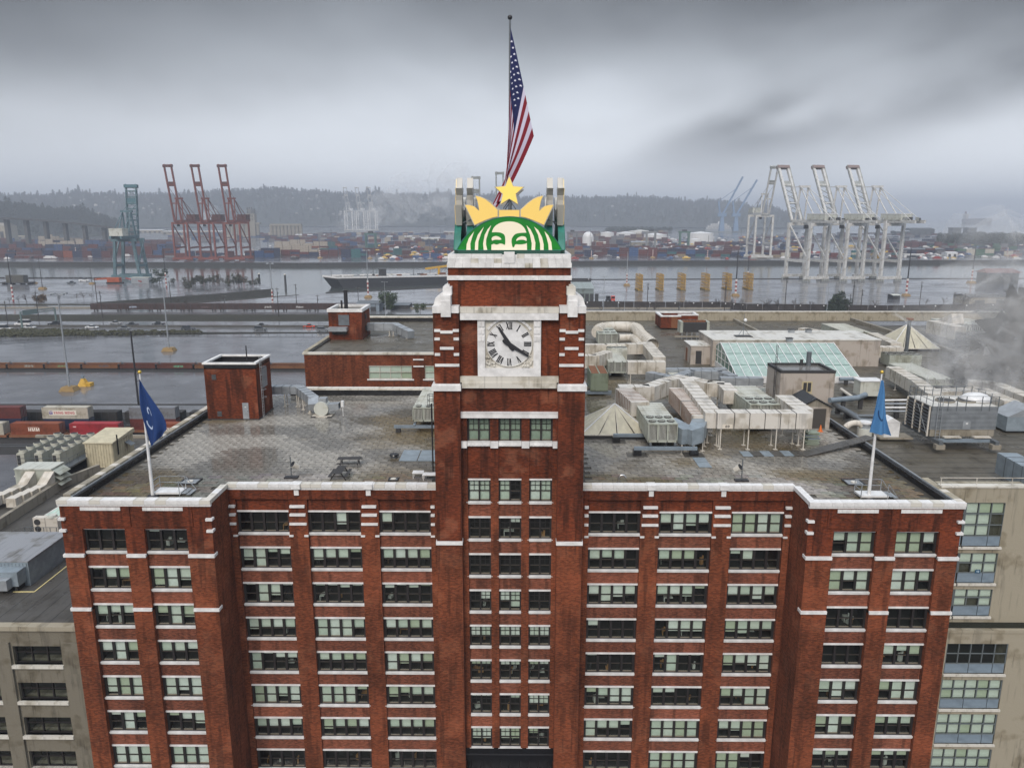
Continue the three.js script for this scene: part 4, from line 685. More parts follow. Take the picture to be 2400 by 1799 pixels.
{ // unit half hidden by the tower
  const B = boxOf(968, 1040, 990, 955, 906, RY + 1.0); airUnit('ribbed grey air unit on a steel stand against the left side of the tower', B, { cond: 0.12, m: M.unit });
  const t = thing('steel_stand', 'blue grey steel beam stand under the air unit left of the tower', 'stand', [B.x0, RY, B.z1]); for (const [z, x] of [[0.6, -2], [-B.d * 0.5, -0.6]]) { let b = mb(); b.box(x, 4, 0.55, 0.85, z - 0.12, z + 0.12); b.build('beam', M.beam, t); b = mb(); b.box(x + 0.2, x + 0.7, 0, 0.55, z - 0.25, z + 0.25); b.build('foot', M.dark, t); } let b = mb(); b.box(0.1, 0.35, 0.85, 1.0, -B.d, 0.8); b.build('beam', M.beam, t);
}
{ const p = at(1015, 1108, RY), t = thing('standpipe_post', 'thin black post with a small caged platform beside the left of the tower', 'post', [p.x, RY, p.z]); let b = mb(); b.cyl(0, 0, 6.6, 0, 0.07, 0.07, 8); b.build('pole', M.blackMetal, t); b = mb(); for (const y of [6.4, 6.9, 7.4]) b.add(new THREE.TorusGeometry(0.35, 0.025, 4, 16).rotateX(Math.PI / 2).translate(0, y, 0)); for (let i = 0; i < 6; i++) b.cbox(0.35 * Math.cos(i), 6.9, 0.35 * Math.sin(i), 0.03, 1.1, 0.03); b.build('cage', M.blackMetal, t); }
function picnicTable(p, turn, label) {
  const t = thing('picnic_table', label, 'picnic table', [p.x, RY + 0.06, p.z], turn, 'picnic tables on the left roof'), m = mat(0.03, 0.028, 0.028, 0.5); let b;
  for (let i = 0; i < 5; i++) { b = mb(); b.box(-1.1, 1.1, 0.72, 0.76, -0.39 + i * 0.16, -0.25 + i * 0.16); b.build('table_plank', m, t); }
  for (const s of [-1, 1]) for (const k of [0, 1]) { b = mb(); b.box(-1.1, 1.1, 0.42, 0.46, s * 0.72 - 0.13 + k * 0.14, s * 0.72 - 0.01 + k * 0.14); b.build('bench_plank', m, t); }
  for (const x of [-0.8, 0.8]) { for (const s of [-1, 1]) { b = mb(); b.bar(V(x, 0, s * 0.7), V(x, 0.72, s * 0.25), 0.06, 0.1); b.build('leg', m, t); } b = mb(); b.box(x - 0.03, x + 0.03, 0.33, 0.42, -0.85, 0.85); b.build('cross_bar', m, t); }
}
picnicTable(at(820, 1092, RY), 0.06, 'dark picnic table farther from the parapet, its long side facing out');
picnicTable(at(797, 1120, RY), Math.PI / 2, 'dark picnic table nearer the parapet, standing end-on');
function floodlight(p, label, s) { const t = thing('floodlight', label, 'floodlight', [p.x, RY + 0.05, p.z], 0, 'roof floodlights'); let b = mb(); b.box(-0.6, 0.6, 0, 0.14, -0.3, 0.3); b.build('base', M.blackMetal, t); b = mb(); b.cyl(0, 0.14, 2, 0, 0.05, 0.05); b.build('post', M.steel, t); b = mb(); b.cyl(0, -0.3, 0.3, 0, 0.24, 0.34, 14); b.g[0].rotateX(0.9); b.g[0].rotateY(s * 1); b.g[0].translate(-s * 0.45, 1.2, 0.1); const h = b.build('lamp_head', M.tileWorn, t); b = mb(); b.cyl(0, 0.3, 0.33, 0, 0.31, 0.31, 14); b.g[0].rotateX(0.9); b.g[0].rotateY(s * 1); b.g[0].translate(-s * 0.45, 1.2, 0.1); b.build('lens', M.black, h); b = mb(); b.bar(V(0, 0.9, 0), V(-s * 0.45, 1.15, 0.1), 0.05); b.build('bracket', M.steel, t); }
floodlight(at(683, 1121, RY), 'small floodlight on a post behind the left parapet', -1);
floodlight(at(1738, 1128, RY), 'small floodlight on a post behind the right parapet', 1);
function hatch(p, w, d, label, m = M.dark) { const t = thing('roof_hatch', label, 'hatch', [p.x, RY + 0.07, p.z]); let b = mb(); b.box(-w / 2, w / 2, 0, 0.12, d / 2 - 0.1, d / 2); b.box(-w / 2, w / 2, 0, 0.12, -d / 2, -d / 2 + 0.1); b.box(-w / 2, -w / 2 + 0.1, 0, 0.12, -d / 2 + 0.1, d / 2 - 0.1); b.box(w / 2 - 0.1, w / 2, 0, 0.12, -d / 2 + 0.1, d / 2 - 0.1); b.build('frame', m, t); b = mb(); b.box(-w / 2 + 0.1, w / 2 - 0.1, 0, 0.05, -d / 2 + 0.1, d / 2 - 0.1); b.build('cover', M.galv, t); b = mb(); b.cyl(0, 0.05, 0.14, 0, 0.25, 0.25, 16); b.build('drain', M.tileWorn, t); }
hatch(at(446, 1131, RY), 1.6, 1.5, 'square roof drain in a dark frame behind the left wing parapet');
hatch(at(922, 1126, RY), 0.9, 0.8, 'small roof drain near the parapet left of the tower');
hatch(at(2001, 1133, RY), 1.6, 1.5, 'square roof drain in a dark frame near the right flagpole');
{ const p = at(924, 1073, RY), t = thing('round_vent', 'low round black vent between picnic tables and tower', 'vent', [p.x, RY, p.z]); let b = mb(); b.cyl(0, 0, 0.3, 0, 0.32, 0.32, 16); b.build('collar', M.steel, t); b = mb(); b.cyl(0, 0.3, 0.42, 0, 0.48, 0.4, 18); b.build('cowl', M.black, t); }
for (const [px, py, n, l] of [[982, 1068, 2, 'row of blue grey roof mats beside the left of the tower']]) { const p = at(px, py, RY), t = thing('roof_mats', l, 'roof mat', [p.x, RY + 0.09, p.z]); for (let i = 0; i < n; i++) for (let j = 0; j < 2; j++) { const b = mb(); b.box(-1.7 + i * 1.8, i * 1.8, 0, 0.04, -1.5 + j * 1.75, 0.2 + j * 1.75); b.build('mat', M.galvBlue, t); } }
{ const p = at(990, 1122, RY), t = thing('white_bench', 'white low tables huddled behind the parapet against the tower', 'table', [p.x, RY + 0.05, p.z]); for (const [x, z, w] of [[-0.4, -0.2, 1], [0.9, 0.3, 1.6]]) { let b = mb(); b.box(x - w / 2, x + w / 2, 0.5, 0.56, z - 0.4, z + 0.4); b.build('table_top', M.white, t); for (const s of [-1, 1]) for (const k of [-1, 1]) { b = mb(); b.cbox(x + s * (w / 2 - 0.08), 0.25, z + k * 0.32, 0.05, 0.5, 0.05); b.build('leg', M.white, t); } } }
// ---------- right roof, nearest plant first ----------
pyramid('cream pyramid skylight half hidden behind the right of the tower', 11.2, -18.2, 7.6, 5.8, 3.2, RY);
const U1 = boxOf(1518, 1587, 1039, 993, 942, RY + 1.05);
airUnit('big ribbed air unit with six fans nearest the right parapet', U1);
{
  const t = thing('steel_stand', 'blue steel beams on black feet under the nearest right-hand air unit', 'stand', [(U1.x0 + U1.x1) / 2, RY, U1.z1]); let b;
  for (const [z, x0, x1] of [[0.7, -2.9, 3.3], [-3.8, -4.4, 2], [-8, -4.4, 1.6]]) { b = mb(); b.box(x0, x1, 0.62, 0.93, z - 0.14, z + 0.14); b.build('beam', M.beam, t); for (const x of [x0 + 0.3, x1 - 0.3]) { b = mb(); b.box(x - 0.4, x + 0.4, 0, 0.62, z - 0.35, z + 0.35); b.build('foot', M.black, t); b = mb(); b.box(x - 1, x + 1, 0.05, 0.09, z - 0.7, z + 0.7); b.build('pad', M.roofDark, t); } }
}
{ // grey elbow hugging the unit, then ribbed duct leading back
  const y = RY + 2.3, a = at(1592, 1012, y), b = at(1612, 1025, y), c = at(1650, 1021, y), d = at(1655, 1000, y);
  duct('blue grey duct elbow bending round in front of the nearest right-hand unit', [V(U1.x1 - 0.2, y - 0.3, a.z - 3.2), V(b.x + 0.5, y - 0.5, b.z - 2.2), V(c.x - 0.2, y - 0.4, c.z - 2.2), V(d.x + 0.2, y - 0.1, d.z - 2.4)], 1.5, 1.6, { m: M.galvBlue, seg: 1.3, flange: M.galv, legs: 3 });
  duct('pale ribbed duct with rusty flanges running back from the grey elbow', [V(d.x - 0.1, y, d.z - 1.2), at(1618, 957, y), at(1588, 925, y)], 2.1, 1.7, { seg: 0.62, m: M.pinkish });
  const e = [at(1672, 985, y + 0.6), at(1645, 950, y + 0.6), at(1607, 902, y + 0.6)]; duct('pale sectioned duct running back beside the ribbed one', e, 1.7, 1.6, { seg: 1.7, flange: M.concrete, legs: 4 });
  const F = at(1690, 988, RY + 3.0), G = at(1918, 988, RY + 3.0); const dz = F.z - 0.9;
  const t = duct('long pale duct raised on cream legs across the right roof', [V(F.x - 0.2, RY + 3.05, dz), V(G.x - 0.7, RY + 3.05, dz)], 1.7, 1.6, { seg: 1.45, legs: 2.8, flange: M.dark });
  const s = canvasTex(64, 32, (x, w, h) => { x.fillStyle = '#c9c2b6'; x.fillRect(0, 0, w, h); x.fillStyle = '#222'; x.font = 'bold 26px sans-serif'; x.textAlign = 'center'; x.fillText('69', 32, 26); }); const m = mesh('number', new THREE.PlaneGeometry(1.0, 0.45), mat(1, 1, 1, 0.8, { map: s }), t); m.position.set(0.9, RY + 2.5, 0.855);
  duct('pale duct turning back at the right end of the raised duct', [V(G.x - 0.85, RY + 3.05, dz - 1), V(G.x - 0.85, RY + 3.05, dz - 7)], 1.9, 1.6, { seg: 1.5, legs: 3, flange: M.concrete });
}
const U2 = boxOf(1755, 1828, 1000, 962, 916, RY + 0.8); U2.y1 = RY + 3.3; U2.h = 2.5;
airUnit('ribbed air unit with six fans behind the raised duct', U2);
{ const y = RY + 2.6; duct('pale duct crossing behind the nearest right-hand air unit', [at(1452, 920, y), at(1520, 920, y), at(1560, 905, y), at(1600, 895, y)], 1.7, 1.7, { seg: 1.4, flange: M.concrete }); duct('short pale duct joining the crossing duct to the nearest unit', [at(1462, 925, y), at(1500, 958, y)], 2.0, 1.6, { seg: 0.7 }); duct('pale duct bending right behind the raised duct', [at(1614, 898, y), at(1660, 910, y), at(1695, 912, y), at(1712, 930, y)], 1.6, 1.6, { seg: 1.5, flange: M.concrete, legs: 4 }); }
{ const y = RY + 1.8; duct('bright galvanised duct zigzag between the cream ducts and the glass roof', [at(1522, 880, y), at(1580, 892, y), at(1620, 876, y), at(1690, 878, y), at(1718, 888, y)], 1.3, 1.1, { m: M.galv, seg: 1.3, flange: M.steel }); duct('thin bright galvanised duct behind the zigzag duct', [at(1560, 870, y), at(1700, 870, y)], 1.1, 0.9, { m: M.galv, seg: 1.8, flange: M.steel }); duct('galvanised duct leading to the grey stair house', [at(1690, 892, y), at(1785, 893, y)], 1.2, 1.0, { m: M.galv, seg: 1.6, flange: M.steel }); }
const Ub = boxOf(1580, 1625, 905, 888, 868, RY + 0.8); airUnit('small pale air unit amid the galvanised ducts', Ub, { cond: 0.5, cols: 2, rows: 1, m: M.unitPale });
const U3 = boxOf(1426, 1470, 876, 848, 820, RY + 0.6); airUnit('ribbed air unit right of the clock with pale ducts around it', U3, { cond: 0.02, cols: 2, rows: 1 });
{ const B = boxOf(1424, 1470, 828, 822, 812, RY + 2.2), t = thing('condenser', 'pale fan condenser behind the ribbed unit right of the clock', 'condenser', [(B.x0 + B.x1) / 2, RY, B.z1]); let b = mb(); b.box(-B.w / 2, B.w / 2, 0.4, 3, -B.d, 0); b.build('casing', M.unitPale, t); fans(null, t, 3, 2, -B.w / 2, B.w / 2, -B.d, 0, 3, 0.5); }
{ const B = boxOf(1384, 1425, 916, 875, 857, RY + 0.7), t = thing('condenser', 'olive green condenser with rusty fan deck just right of the tower', 'condenser', [(B.x0 + B.x1) / 2, B.y0, B.z1]); let b = mb(); b.box(-B.w / 2, B.w / 2, 0, B.h, -B.d, 0); b.build('casing', M.unitGreen, t); for (let i = 0; i < 3; i++) { b = mb(); b.box(-B.w / 2 + 0.05 + i * B.w / 3, -B.w / 2 - 0.05 + (i + 1) * B.w / 3, 0.1, B.h - 0.12, 0, 0.03); b.build('panel', M.unitGreen, t); } for (let i = 0; i < 2; i++) for (let j = 0; j < 4; j++) { b = mb(); b.box(-B.w / 2 + 0.1 + i * B.w / 2, -B.w / 2 - 0.1 + (i + 1) * B.w / 2, B.h, B.h + 0.04, -B.d * (j + 0.94) / 4, -B.d * (j + 0.06) / 4); b.build('fan_grille', M.rust, t); } for (const z of [-0.3, -B.d + 0.3]) { b = mb(); b.box(-B.w / 2 - 0.8, B.w / 2 + 0.5, -0.45, -0.02, z - 0.12, z + 0.12); b.build('beam', M.beam, t); } }
{ const y = RY + 2.4; duct('pale duct run out from behind the tower toward the ribbed unit', [at(1360, 846, y), at(1395, 846, y), at(1424, 836, y)], 1.5, 1.8, { m: M.cream, flange: M.concrete }); duct('pale duct on legs right of the ribbed unit, nearest of its loop', [at(1472, 860, y), at(1556, 860, y)], 1.5, 1.7, { m: M.cream, legs: 3, flange: M.concrete }); duct('pale stepped duct going back from the loop', [at(1545, 848, y), at(1520, 818, y), at(1514, 812, y)], 1.8, 1.5, { m: M.cream, flange: M.concrete, seg: 1.4 }); duct('pale duct closing the loop at the back', [at(1368, 818, y), at(1420, 818, y), at(1514, 816, y)], 1.3, 1.6, { m: M.cream, flange: M.concrete, seg: 1.8 }); }
const U4 = boxOf(1402, 1448, 808, 782, 764, RY + 0.6); airUnit('pale green air unit farthest back right of the tower', U4, { cond: 0.7, cols: 3, rows: 2, m: M.unit });
function roundDuct(label, pts, r) { const t = thing('round_duct', label, 'duct', [pts[0].x, 0, pts[0].z]), q = pts.map((p) => p.clone().sub(V(pts[0].x, 0, pts[0].z))), cur = new THREE.CatmullRomCurve3(q, false, 'centripetal'), n = Math.round(cur.getLength() / 1.3); for (let i = 0; i < n; i++) { const a = []; for (let k = 0; k <= 3; k++) a.push(cur.getPointAt((i + k / 3) / n)); const b = mb(); b.add(new THREE.TubeGeometry(new THREE.CatmullRomCurve3(a), 3, r, 14)); b.build('duct_section', M.cream, t); const c = mb(), p = cur.getPointAt(i / n), tg = cur.getTangentAt(i / n); c.rod(p.clone().addScaledVector(tg, -0.04), p.clone().addScaledVector(tg, 0.04), r + 0.06, r + 0.06, 14); c.build('collar', M.cream, t); } }
{ const y = RY + 2.3; roundDuct('thick pale round duct looping behind the farthest air unit', [at(1400, 778, y), at(1412, 769, y), at(1450, 766, y), at(1485, 768, y), at(1503, 785, y), at(1530, 808, y)], 1.05); roundDuct('thinner pale round duct inside the loop', [at(1452, 792, y - 0.5), at(1480, 792, y - 0.5), at(1492, 800, y - 0.5), at(1500, 812, y - 0.5)], 0.7); }
// small brick head house at the far parapet
{ const B = boxOf(1548, 1600, 772, 742, 730, RY), t = thing('brick_penthouse', 'small roofless brick head house at the far parapet', 'penthouse', [B.x0, RY, B.z1]); const w = at(1640, 772, RY).x - B.x0; for (const [x0, x1, z0, z1] of [[0, w * 0.5, -0.4, 0], [w * 0.5, w, -2.4, -2], [0, 0.4, -6, -0.4], [w - 0.4, w, -6, -2.4], [0, w, -6.4, -6]]) { let b = mb(); b.box(x0, x1, 0.3, B.h, z0, z1); b.build('wall', M.brickRed, t); b = mb(); b.box(x0 - 0.1, x1 + 0.1, B.h, B.h + 0.25, z0 - 0.1, z1 + 0.1); b.build('coping', M.tile, t); } let b = mb(); b.box(0.4, w - 0.4, B.h - 1, B.h - 0.8, -6, -0.4); b.build('roof', M.dark, t); b = mb(); b.box(w * 0.27, w * 0.42, 0.3, 2.6, 0, 0.05); b.build('door', M.rust, t); }
{ const B = boxOf(1594, 1662, 783, 770, 758, RY + 1), t = thing('condenser', 'long dark condenser on a rack before the far parapet', 'condenser', [B.x0, RY, B.z1]); let b = mb(); b.box(0.5, B.w - 0.5, 1.4, 3.2, -2.5, 0); b.build('coil', M.dark, t); for (const x of [0, B.w - 0.5]) { b = mb(); b.box(x, x + 0.5, 1.3, 3.4, -2.6, 0.1); b.build('end_panel', M.unit, t); } for (let i = 0; i < 7; i++) { b = mb(); b.cyl(0.9 + i * (B.w - 1.8) / 6, 3.2, 3.5, -1.2, 0.45, 0.45, 12); b.build('fan', M.rust, t); } for (let i = 0; i < 6; i++) { b = mb(); b.cbox(0.4 + i * (B.w - 0.8) / 5, 0.7, -0.1, 0.12, 1.4, 0.12); b.build('leg', M.galv, t); } b = mb(); b.box(-1, B.w, 0.4, 0.7, -0.4, 0); b.build('beam', M.concrete, t); }
// grey blocks of the atrium
{
  const t = thing('atrium_block', 'long grey brick block with a white roof behind the glass roof', 'building'), a = at(1668, 858, RY), z = a.z, y1 = atZ(1668, 795, z).y, k = at(1640, 774, y1); let b = mb(); b.box(a.x, a.x + 26, RY, y1 - 0.15, k.z, z); b.build('wall', M.greyBrick, t); b = mb(); b.box(a.x - 0.1, a.x + 26.1, y1 - 0.15, y1, k.z - 0.1, z + 0.1); b.build('roof', M.whiteRoof, t);
  const c = at(1618, 854, RY), y2 = atZ(1618, 811, c.z).y; b = mb(); b.box(c.x, a.x, RY, y2, c.z - 5, c.z); b.build('porch', M.greyBrick, t); b = mb(); b.box(c.x - 0.1, a.x + 0.1, y2, y2 + 0.12, c.z - 5.1, c.z + 0.1); b.build('porch_roof', M.whiteRoof, t); b = mb(); b.box(c.x - 0.05, c.x, RY + 0.1, RY + 2.2, c.z - 3.4, c.z - 2.4); b.build('door', M.rust, t); b = mb(); b.box(c.x + 0.8, c.x + 1.7, RY + 0.1, RY + 2.2, c.z, c.z + 0.05); b.build('door', M.dark, t);
  const p = at(1742, 788, y1), w = thing('weather_mast', 'weather mast with a white globe on the white roof', 'mast', [p.x, y1, p.z]); b = mb(); b.box(-1.3, 1.3, 0, 0.12, -0.8, 0.8); b.build('base', M.dark, w); b = mb(); b.cyl(0, 0.1, 3.6, 0, 0.05, 0.04); b.build('pole', M.steel, w); b = mb(); b.ball(0.2, 2.6, 0, 0.28); b.build('globe', M.white, w); for (const s of [-1, 1]) { b = mb(); b.bar(V(s * 1, 0.1, 0.5), V(0, 1.4, 0), 0.05); b.build('stay', M.steel, w); }
  for (const [px, py] of [[1855, 779], [1895, 779], [1850, 800]]) { /* low vents */ const q = at(px, py, y1), v = thing('roof_vent', px === 1855 ? 'low vent with a rail at the right end of the white roof' : px === 1895 ? 'small vent at the far right corner of the white roof' : 'small vent near the front right of the white roof', 'vent', [q.x, y1, q.z]); b = mb(); b.box(-0.4, 0.4, 0, 0.5, -0.4, 0.4); b.build('box', M.galv, v); b = mb(); b.box(-0.5, 0.5, 0.5, 0.58, -0.5, 0.5); b.build('lid', M.dark, v); }
}
{ // glazed gable roof
  const a = at(1727, 882, RY + 0.9), y0 = RY + 0.9, e = at(2008, 880, y0), rz = a.z - 9.6, ry = atZ(1705, 803, rz).y, x0 = a.x, x1 = e.x, D = 2 * (a.z - rz), t = thing('glass_gable_roof', 'green glazed gable rooflight with white glazing bars', 'rooflight', [x0, 0, a.z]), L = x1 - x0; let b;
  b = mb(); b.box(-0.1, L + 0.1, RY, y0, -D, 0.1); b.build('kerb_wall', M.white, t);
  const n = 14, rows = 3; for (const s of [0, 1]) for (let i = 0; i < n; i++) for (let j = 0; j < rows; j++) { const X0 = L * i / n + 0.03, X1 = L * (i + 1) / n - 0.03, f = (u) => [lerp(y0, ry, u), s ? lerp(-D, -D / 2, u) : lerp(0, -D / 2, u)], p = f((j + 0.02) / rows), q = f((j + 0.98) / rows); b = mb(); b.hull([[V(X0, p[0], p[1]), V(X1, p[0], p[1]), V(X1, q[0], q[1]), V(X0, q[0], q[1])]]); b.build('pane', hash2(i, j) < 0.3 ? GREEN2 : M.skyGlass, t); }
  for (let i = 0; i <= n; i++) { const x = L * i / n; for (const z of [0, -D]) { b = mb(); b.bar(V(x, y0, z), V(x, ry + 0.05, -D / 2), 0.09, 0.12); b.build('glazing_bar', M.white, t); } }
  for (let j = 0; j <= rows; j++) { const u = j / rows; b = mb(); b.bar(V(0, lerp(y0, ry, u), lerp(0, -D / 2, u)), V(L, lerp(y0, ry, u), lerp(0, -D / 2, u)), 0.06, 0.1); b.build('purlin', j && j < rows ? M.skyGlassDark : M.white, t); }
  for (const X of [0, L]) { b = mb(); b.hull([[V(X, y0, 0), V(X, ry, -D / 2), V(X, y0, -D)]]); b.build('gable_glass', M.skyGlassDark, t); for (let i = 1; i < 9; i++) { const z = -D * i / 9, h = ry - y0, y = y0 + h * (1 - Math.abs(i / 4.5 - 1)); b = mb(); b.cbox(X - (X ? -0.03 : 0.03), (y0 + y) / 2, z, 0.06, y - y0, 0.07); b.build('glazing_bar', M.white, t); } for (const u of [0.3, 0.6]) { b = mb(); b.box(X - 0.05, X + 0.05, lerp(y0, ry, u) - 0.03, lerp(y0, ry, u) + 0.03, -D + D / 2 * u, -D / 2 * u); b.build('transom', M.white, t); } }
}
{ // grey stair house
  const a = at(1824, 962, RY), e = at(1950, 962, RY), y1 = atZ(1824, 874, a.z).y, k = at(1800, 855, y1), t = thing('stair_house', 'grey rendered stair house with a small yellow framed window', 'stair house', [a.x, RY, a.z]), W = e.x - a.x, H = y1 - RY, D = a.z - k.z; let b = mb(); b.box(0, W, 0, H, -D, 0); b.build('wall', M.greyBrick, t); for (const [x0, x1, z0, z1] of [[-0.05, W + 0.05, -0.3, 0.05], [-0.05, W + 0.05, -D, -D + 0.3], [-0.05, 0.3, -D + 0.3, -0.3], [W - 0.3, W + 0.05, -D + 0.3, -0.3]]) { b = mb(); b.box(x0, x1, H, H + 0.3, z0, z1); b.build('parapet', M.dark, t); } b = mb(); b.box(0.3, W - 0.3, H, H + 0.05, -D + 0.3, -0.3); b.build('roof', mat(0.22, 0.22, 0.22, 0.12, { map: stains }), t);
  const w = sub('window', t, [W * 0.5, H * 0.62, 0.02]); b = mb(); b.box(-0.62, 0.62, -0.75, 0.75, -0.05, 0); b.build('frame', M.yellow, w); w.children[0].material = mat(0.42, 0.36, 0.22, 0.7); for (const s of [-1, 1]) { b = mb(); b.cbox(s * 0.26, 0.05, 0.02, 0.4, 1.1, 0.03); b.build('pane', M.dark, w); } b = mb(); b.box(-0.75, 0.75, -0.95, -0.75, -0.05, 0.15); b.build('sill', M.concretePale, w);
  for (const [x, z] of [[0, 0.06]]) { b = mb(); for (let i = 0; i < 10; i++) b.cbox(-0.25, 1 + i * 0.6, -1.2, 0.04, 0.04, 0.5); b.cbox(-0.25, 4.2, -0.95, 0.05, 7.4, 0.05); b.cbox(-0.25, 4.2, -1.45, 0.05, 7.4, 0.05); b.build('ladder', M.blackMetal, t); }
  b = mb(); b.cyl(W * 0.75, H, H + 1.8, -D + 0.6, 0.3, 0.3, 14); b.build('flue', M.steel, t); b = mb(); b.cyl(W * 0.62, H, H + 0.8, -D + 0.5, 0.2, 0.2, 12); b.build('flue', M.dark, t);
}
{ const a = at(1893, 1008, RY), t = thing('dark_shed', 'small dark shed with black pitched roof between duct and parapet', 'shed', [a.x + 0.9, RY, a.z - 2.6]); let b = mb(); b.box(-1.7, 1.7, 0, 2.5, -2, 2); b.build('wall', M.greyBrick, t); b = mb(); b.box(-0.9, 1.2, 0, 2.3, 2, 2.06); b.build('door', mat(0.05, 0.045, 0.04, 0.7), t); for (const s of [-1, 1]) { b = mb(); b.bar(V(s * 0.95, 2.95, -2.2), V(s * 0.95, 2.95, 2.2), 2.2, 0.1); b.g[0].translate(-s * 0.95, -2.95, 0); b.g[0].rotateZ(-s * 0.5); b.g[0].translate(s * 0.95, 2.95, 0); b.build('roof_slope', M.black, t); } b = mb(); b.hull([[V(-1.7, 2.5, 2), V(1.7, 2.5, 2), V(0, 3.4, 2)]]); b.build('gable', M.concrete, t); }
{ const p = at(1923, 1012, RY), t = thing('traffic_cone', 'orange traffic cone beside the dark shed', 'traffic cone', [p.x, RY + 0.05, p.z]); let b = mb(); b.cyl(0, 0.06, 0.75, 0, 0.2, 0.04, 14); b.build('cone', M.orange, t); b = mb(); b.box(-0.24, 0.24, 0, 0.06, -0.24, 0.24); b.build('base', M.orange, t); }
{ const p = at(1904, 1044, RY), t = thing('pallet_stack', 'stack of pale green filter panels under the raised duct', 'panel stack', [p.x, RY + 0.06, p.z]); for (let i = 0; i < 9; i++) { const b = mb(); b.cbox(rr(-0.15, 0.15), 0.08 + i * 0.15, -0.5 + rr(-0.1, 0.1), 1.3, 0.1, 1.1, rr(-0.2, 0.2)); b.build('panel', pick([tinted(M.cream, 0.3, 0.36, 0.3), M.cream, M.galvBlue]), t); } }
{ const p0 = at(1868, 1068, RY), p1 = at(2040, 1042, RY), t = thing('roof_ramp', 'long grey ramp climbing to the black parapet on the right', 'ramp', [p0.x, RY, p0.z]); const d = p1.clone().sub(p0); const g = mb(); g.bar(V(0.5, 0.1, 0), V(d.x, 0.85, d.z), 1.3, 0.08); g.build('deck', M.roofDark, t); for (const u of [0.55, 0.9]) for (const s of [-0.5, 0.5]) { const b = mb(); b.cbox(d.x * u, 0.85 * u / 2, d.z * u + s, 0.06, 0.85 * u, 0.06); b.build('leg', M.steel, t); } }
{ const p = at(1738, 1066, RY), t = thing('walkway_mats', 'line of grey walkway pads leading to the ramp', 'roof mat', [p.x, RY + 0.085, p.z]); for (let i = 0; i < 6; i++) { const b = mb(); b.box(i * 1.02, i * 1.02 + 0.98, 0, 0.035, -0.9 - i * 0.05, 0.75 - i * 0.05); b.build('pad', i % 2 ? M.roofDark : M.galvBlue, t); } }
{ const p = at(1645, 1085, RY), t = thing('roof_mats', 'two blue grey mats laid on the slabs behind the right parapet', 'roof mat', [p.x, RY + 0.085, p.z]); for (let i = 0; i < 2; i++) { const b = mb(); b.box(-0.6 , 0.6 , 0, 0.04, -1.4 + i * 1.5, 0.05 + i * 1.5); b.build('mat', M.galvBlue, t); } }
{ const p = at(1450, 1133, RY), t = thing('vent_hook', 'bright bent vent pipe behind the right parapet', 'vent pipe', [p.x, RY, p.z]); const b = mb(); b.tube([V(0, 0, 0), V(0, 0.5, 0), V(0.15, 0.75, 0), V(0.45, 0.75, 0), V(0.62, 0.55, 0)], 0.1, 20, 8); b.build('pipe', M.chrome, t); const c = mb(); c.cyl(0, 0, 0.1, 0, 0.2, 0.2); c.build('collar', M.dark, t); }
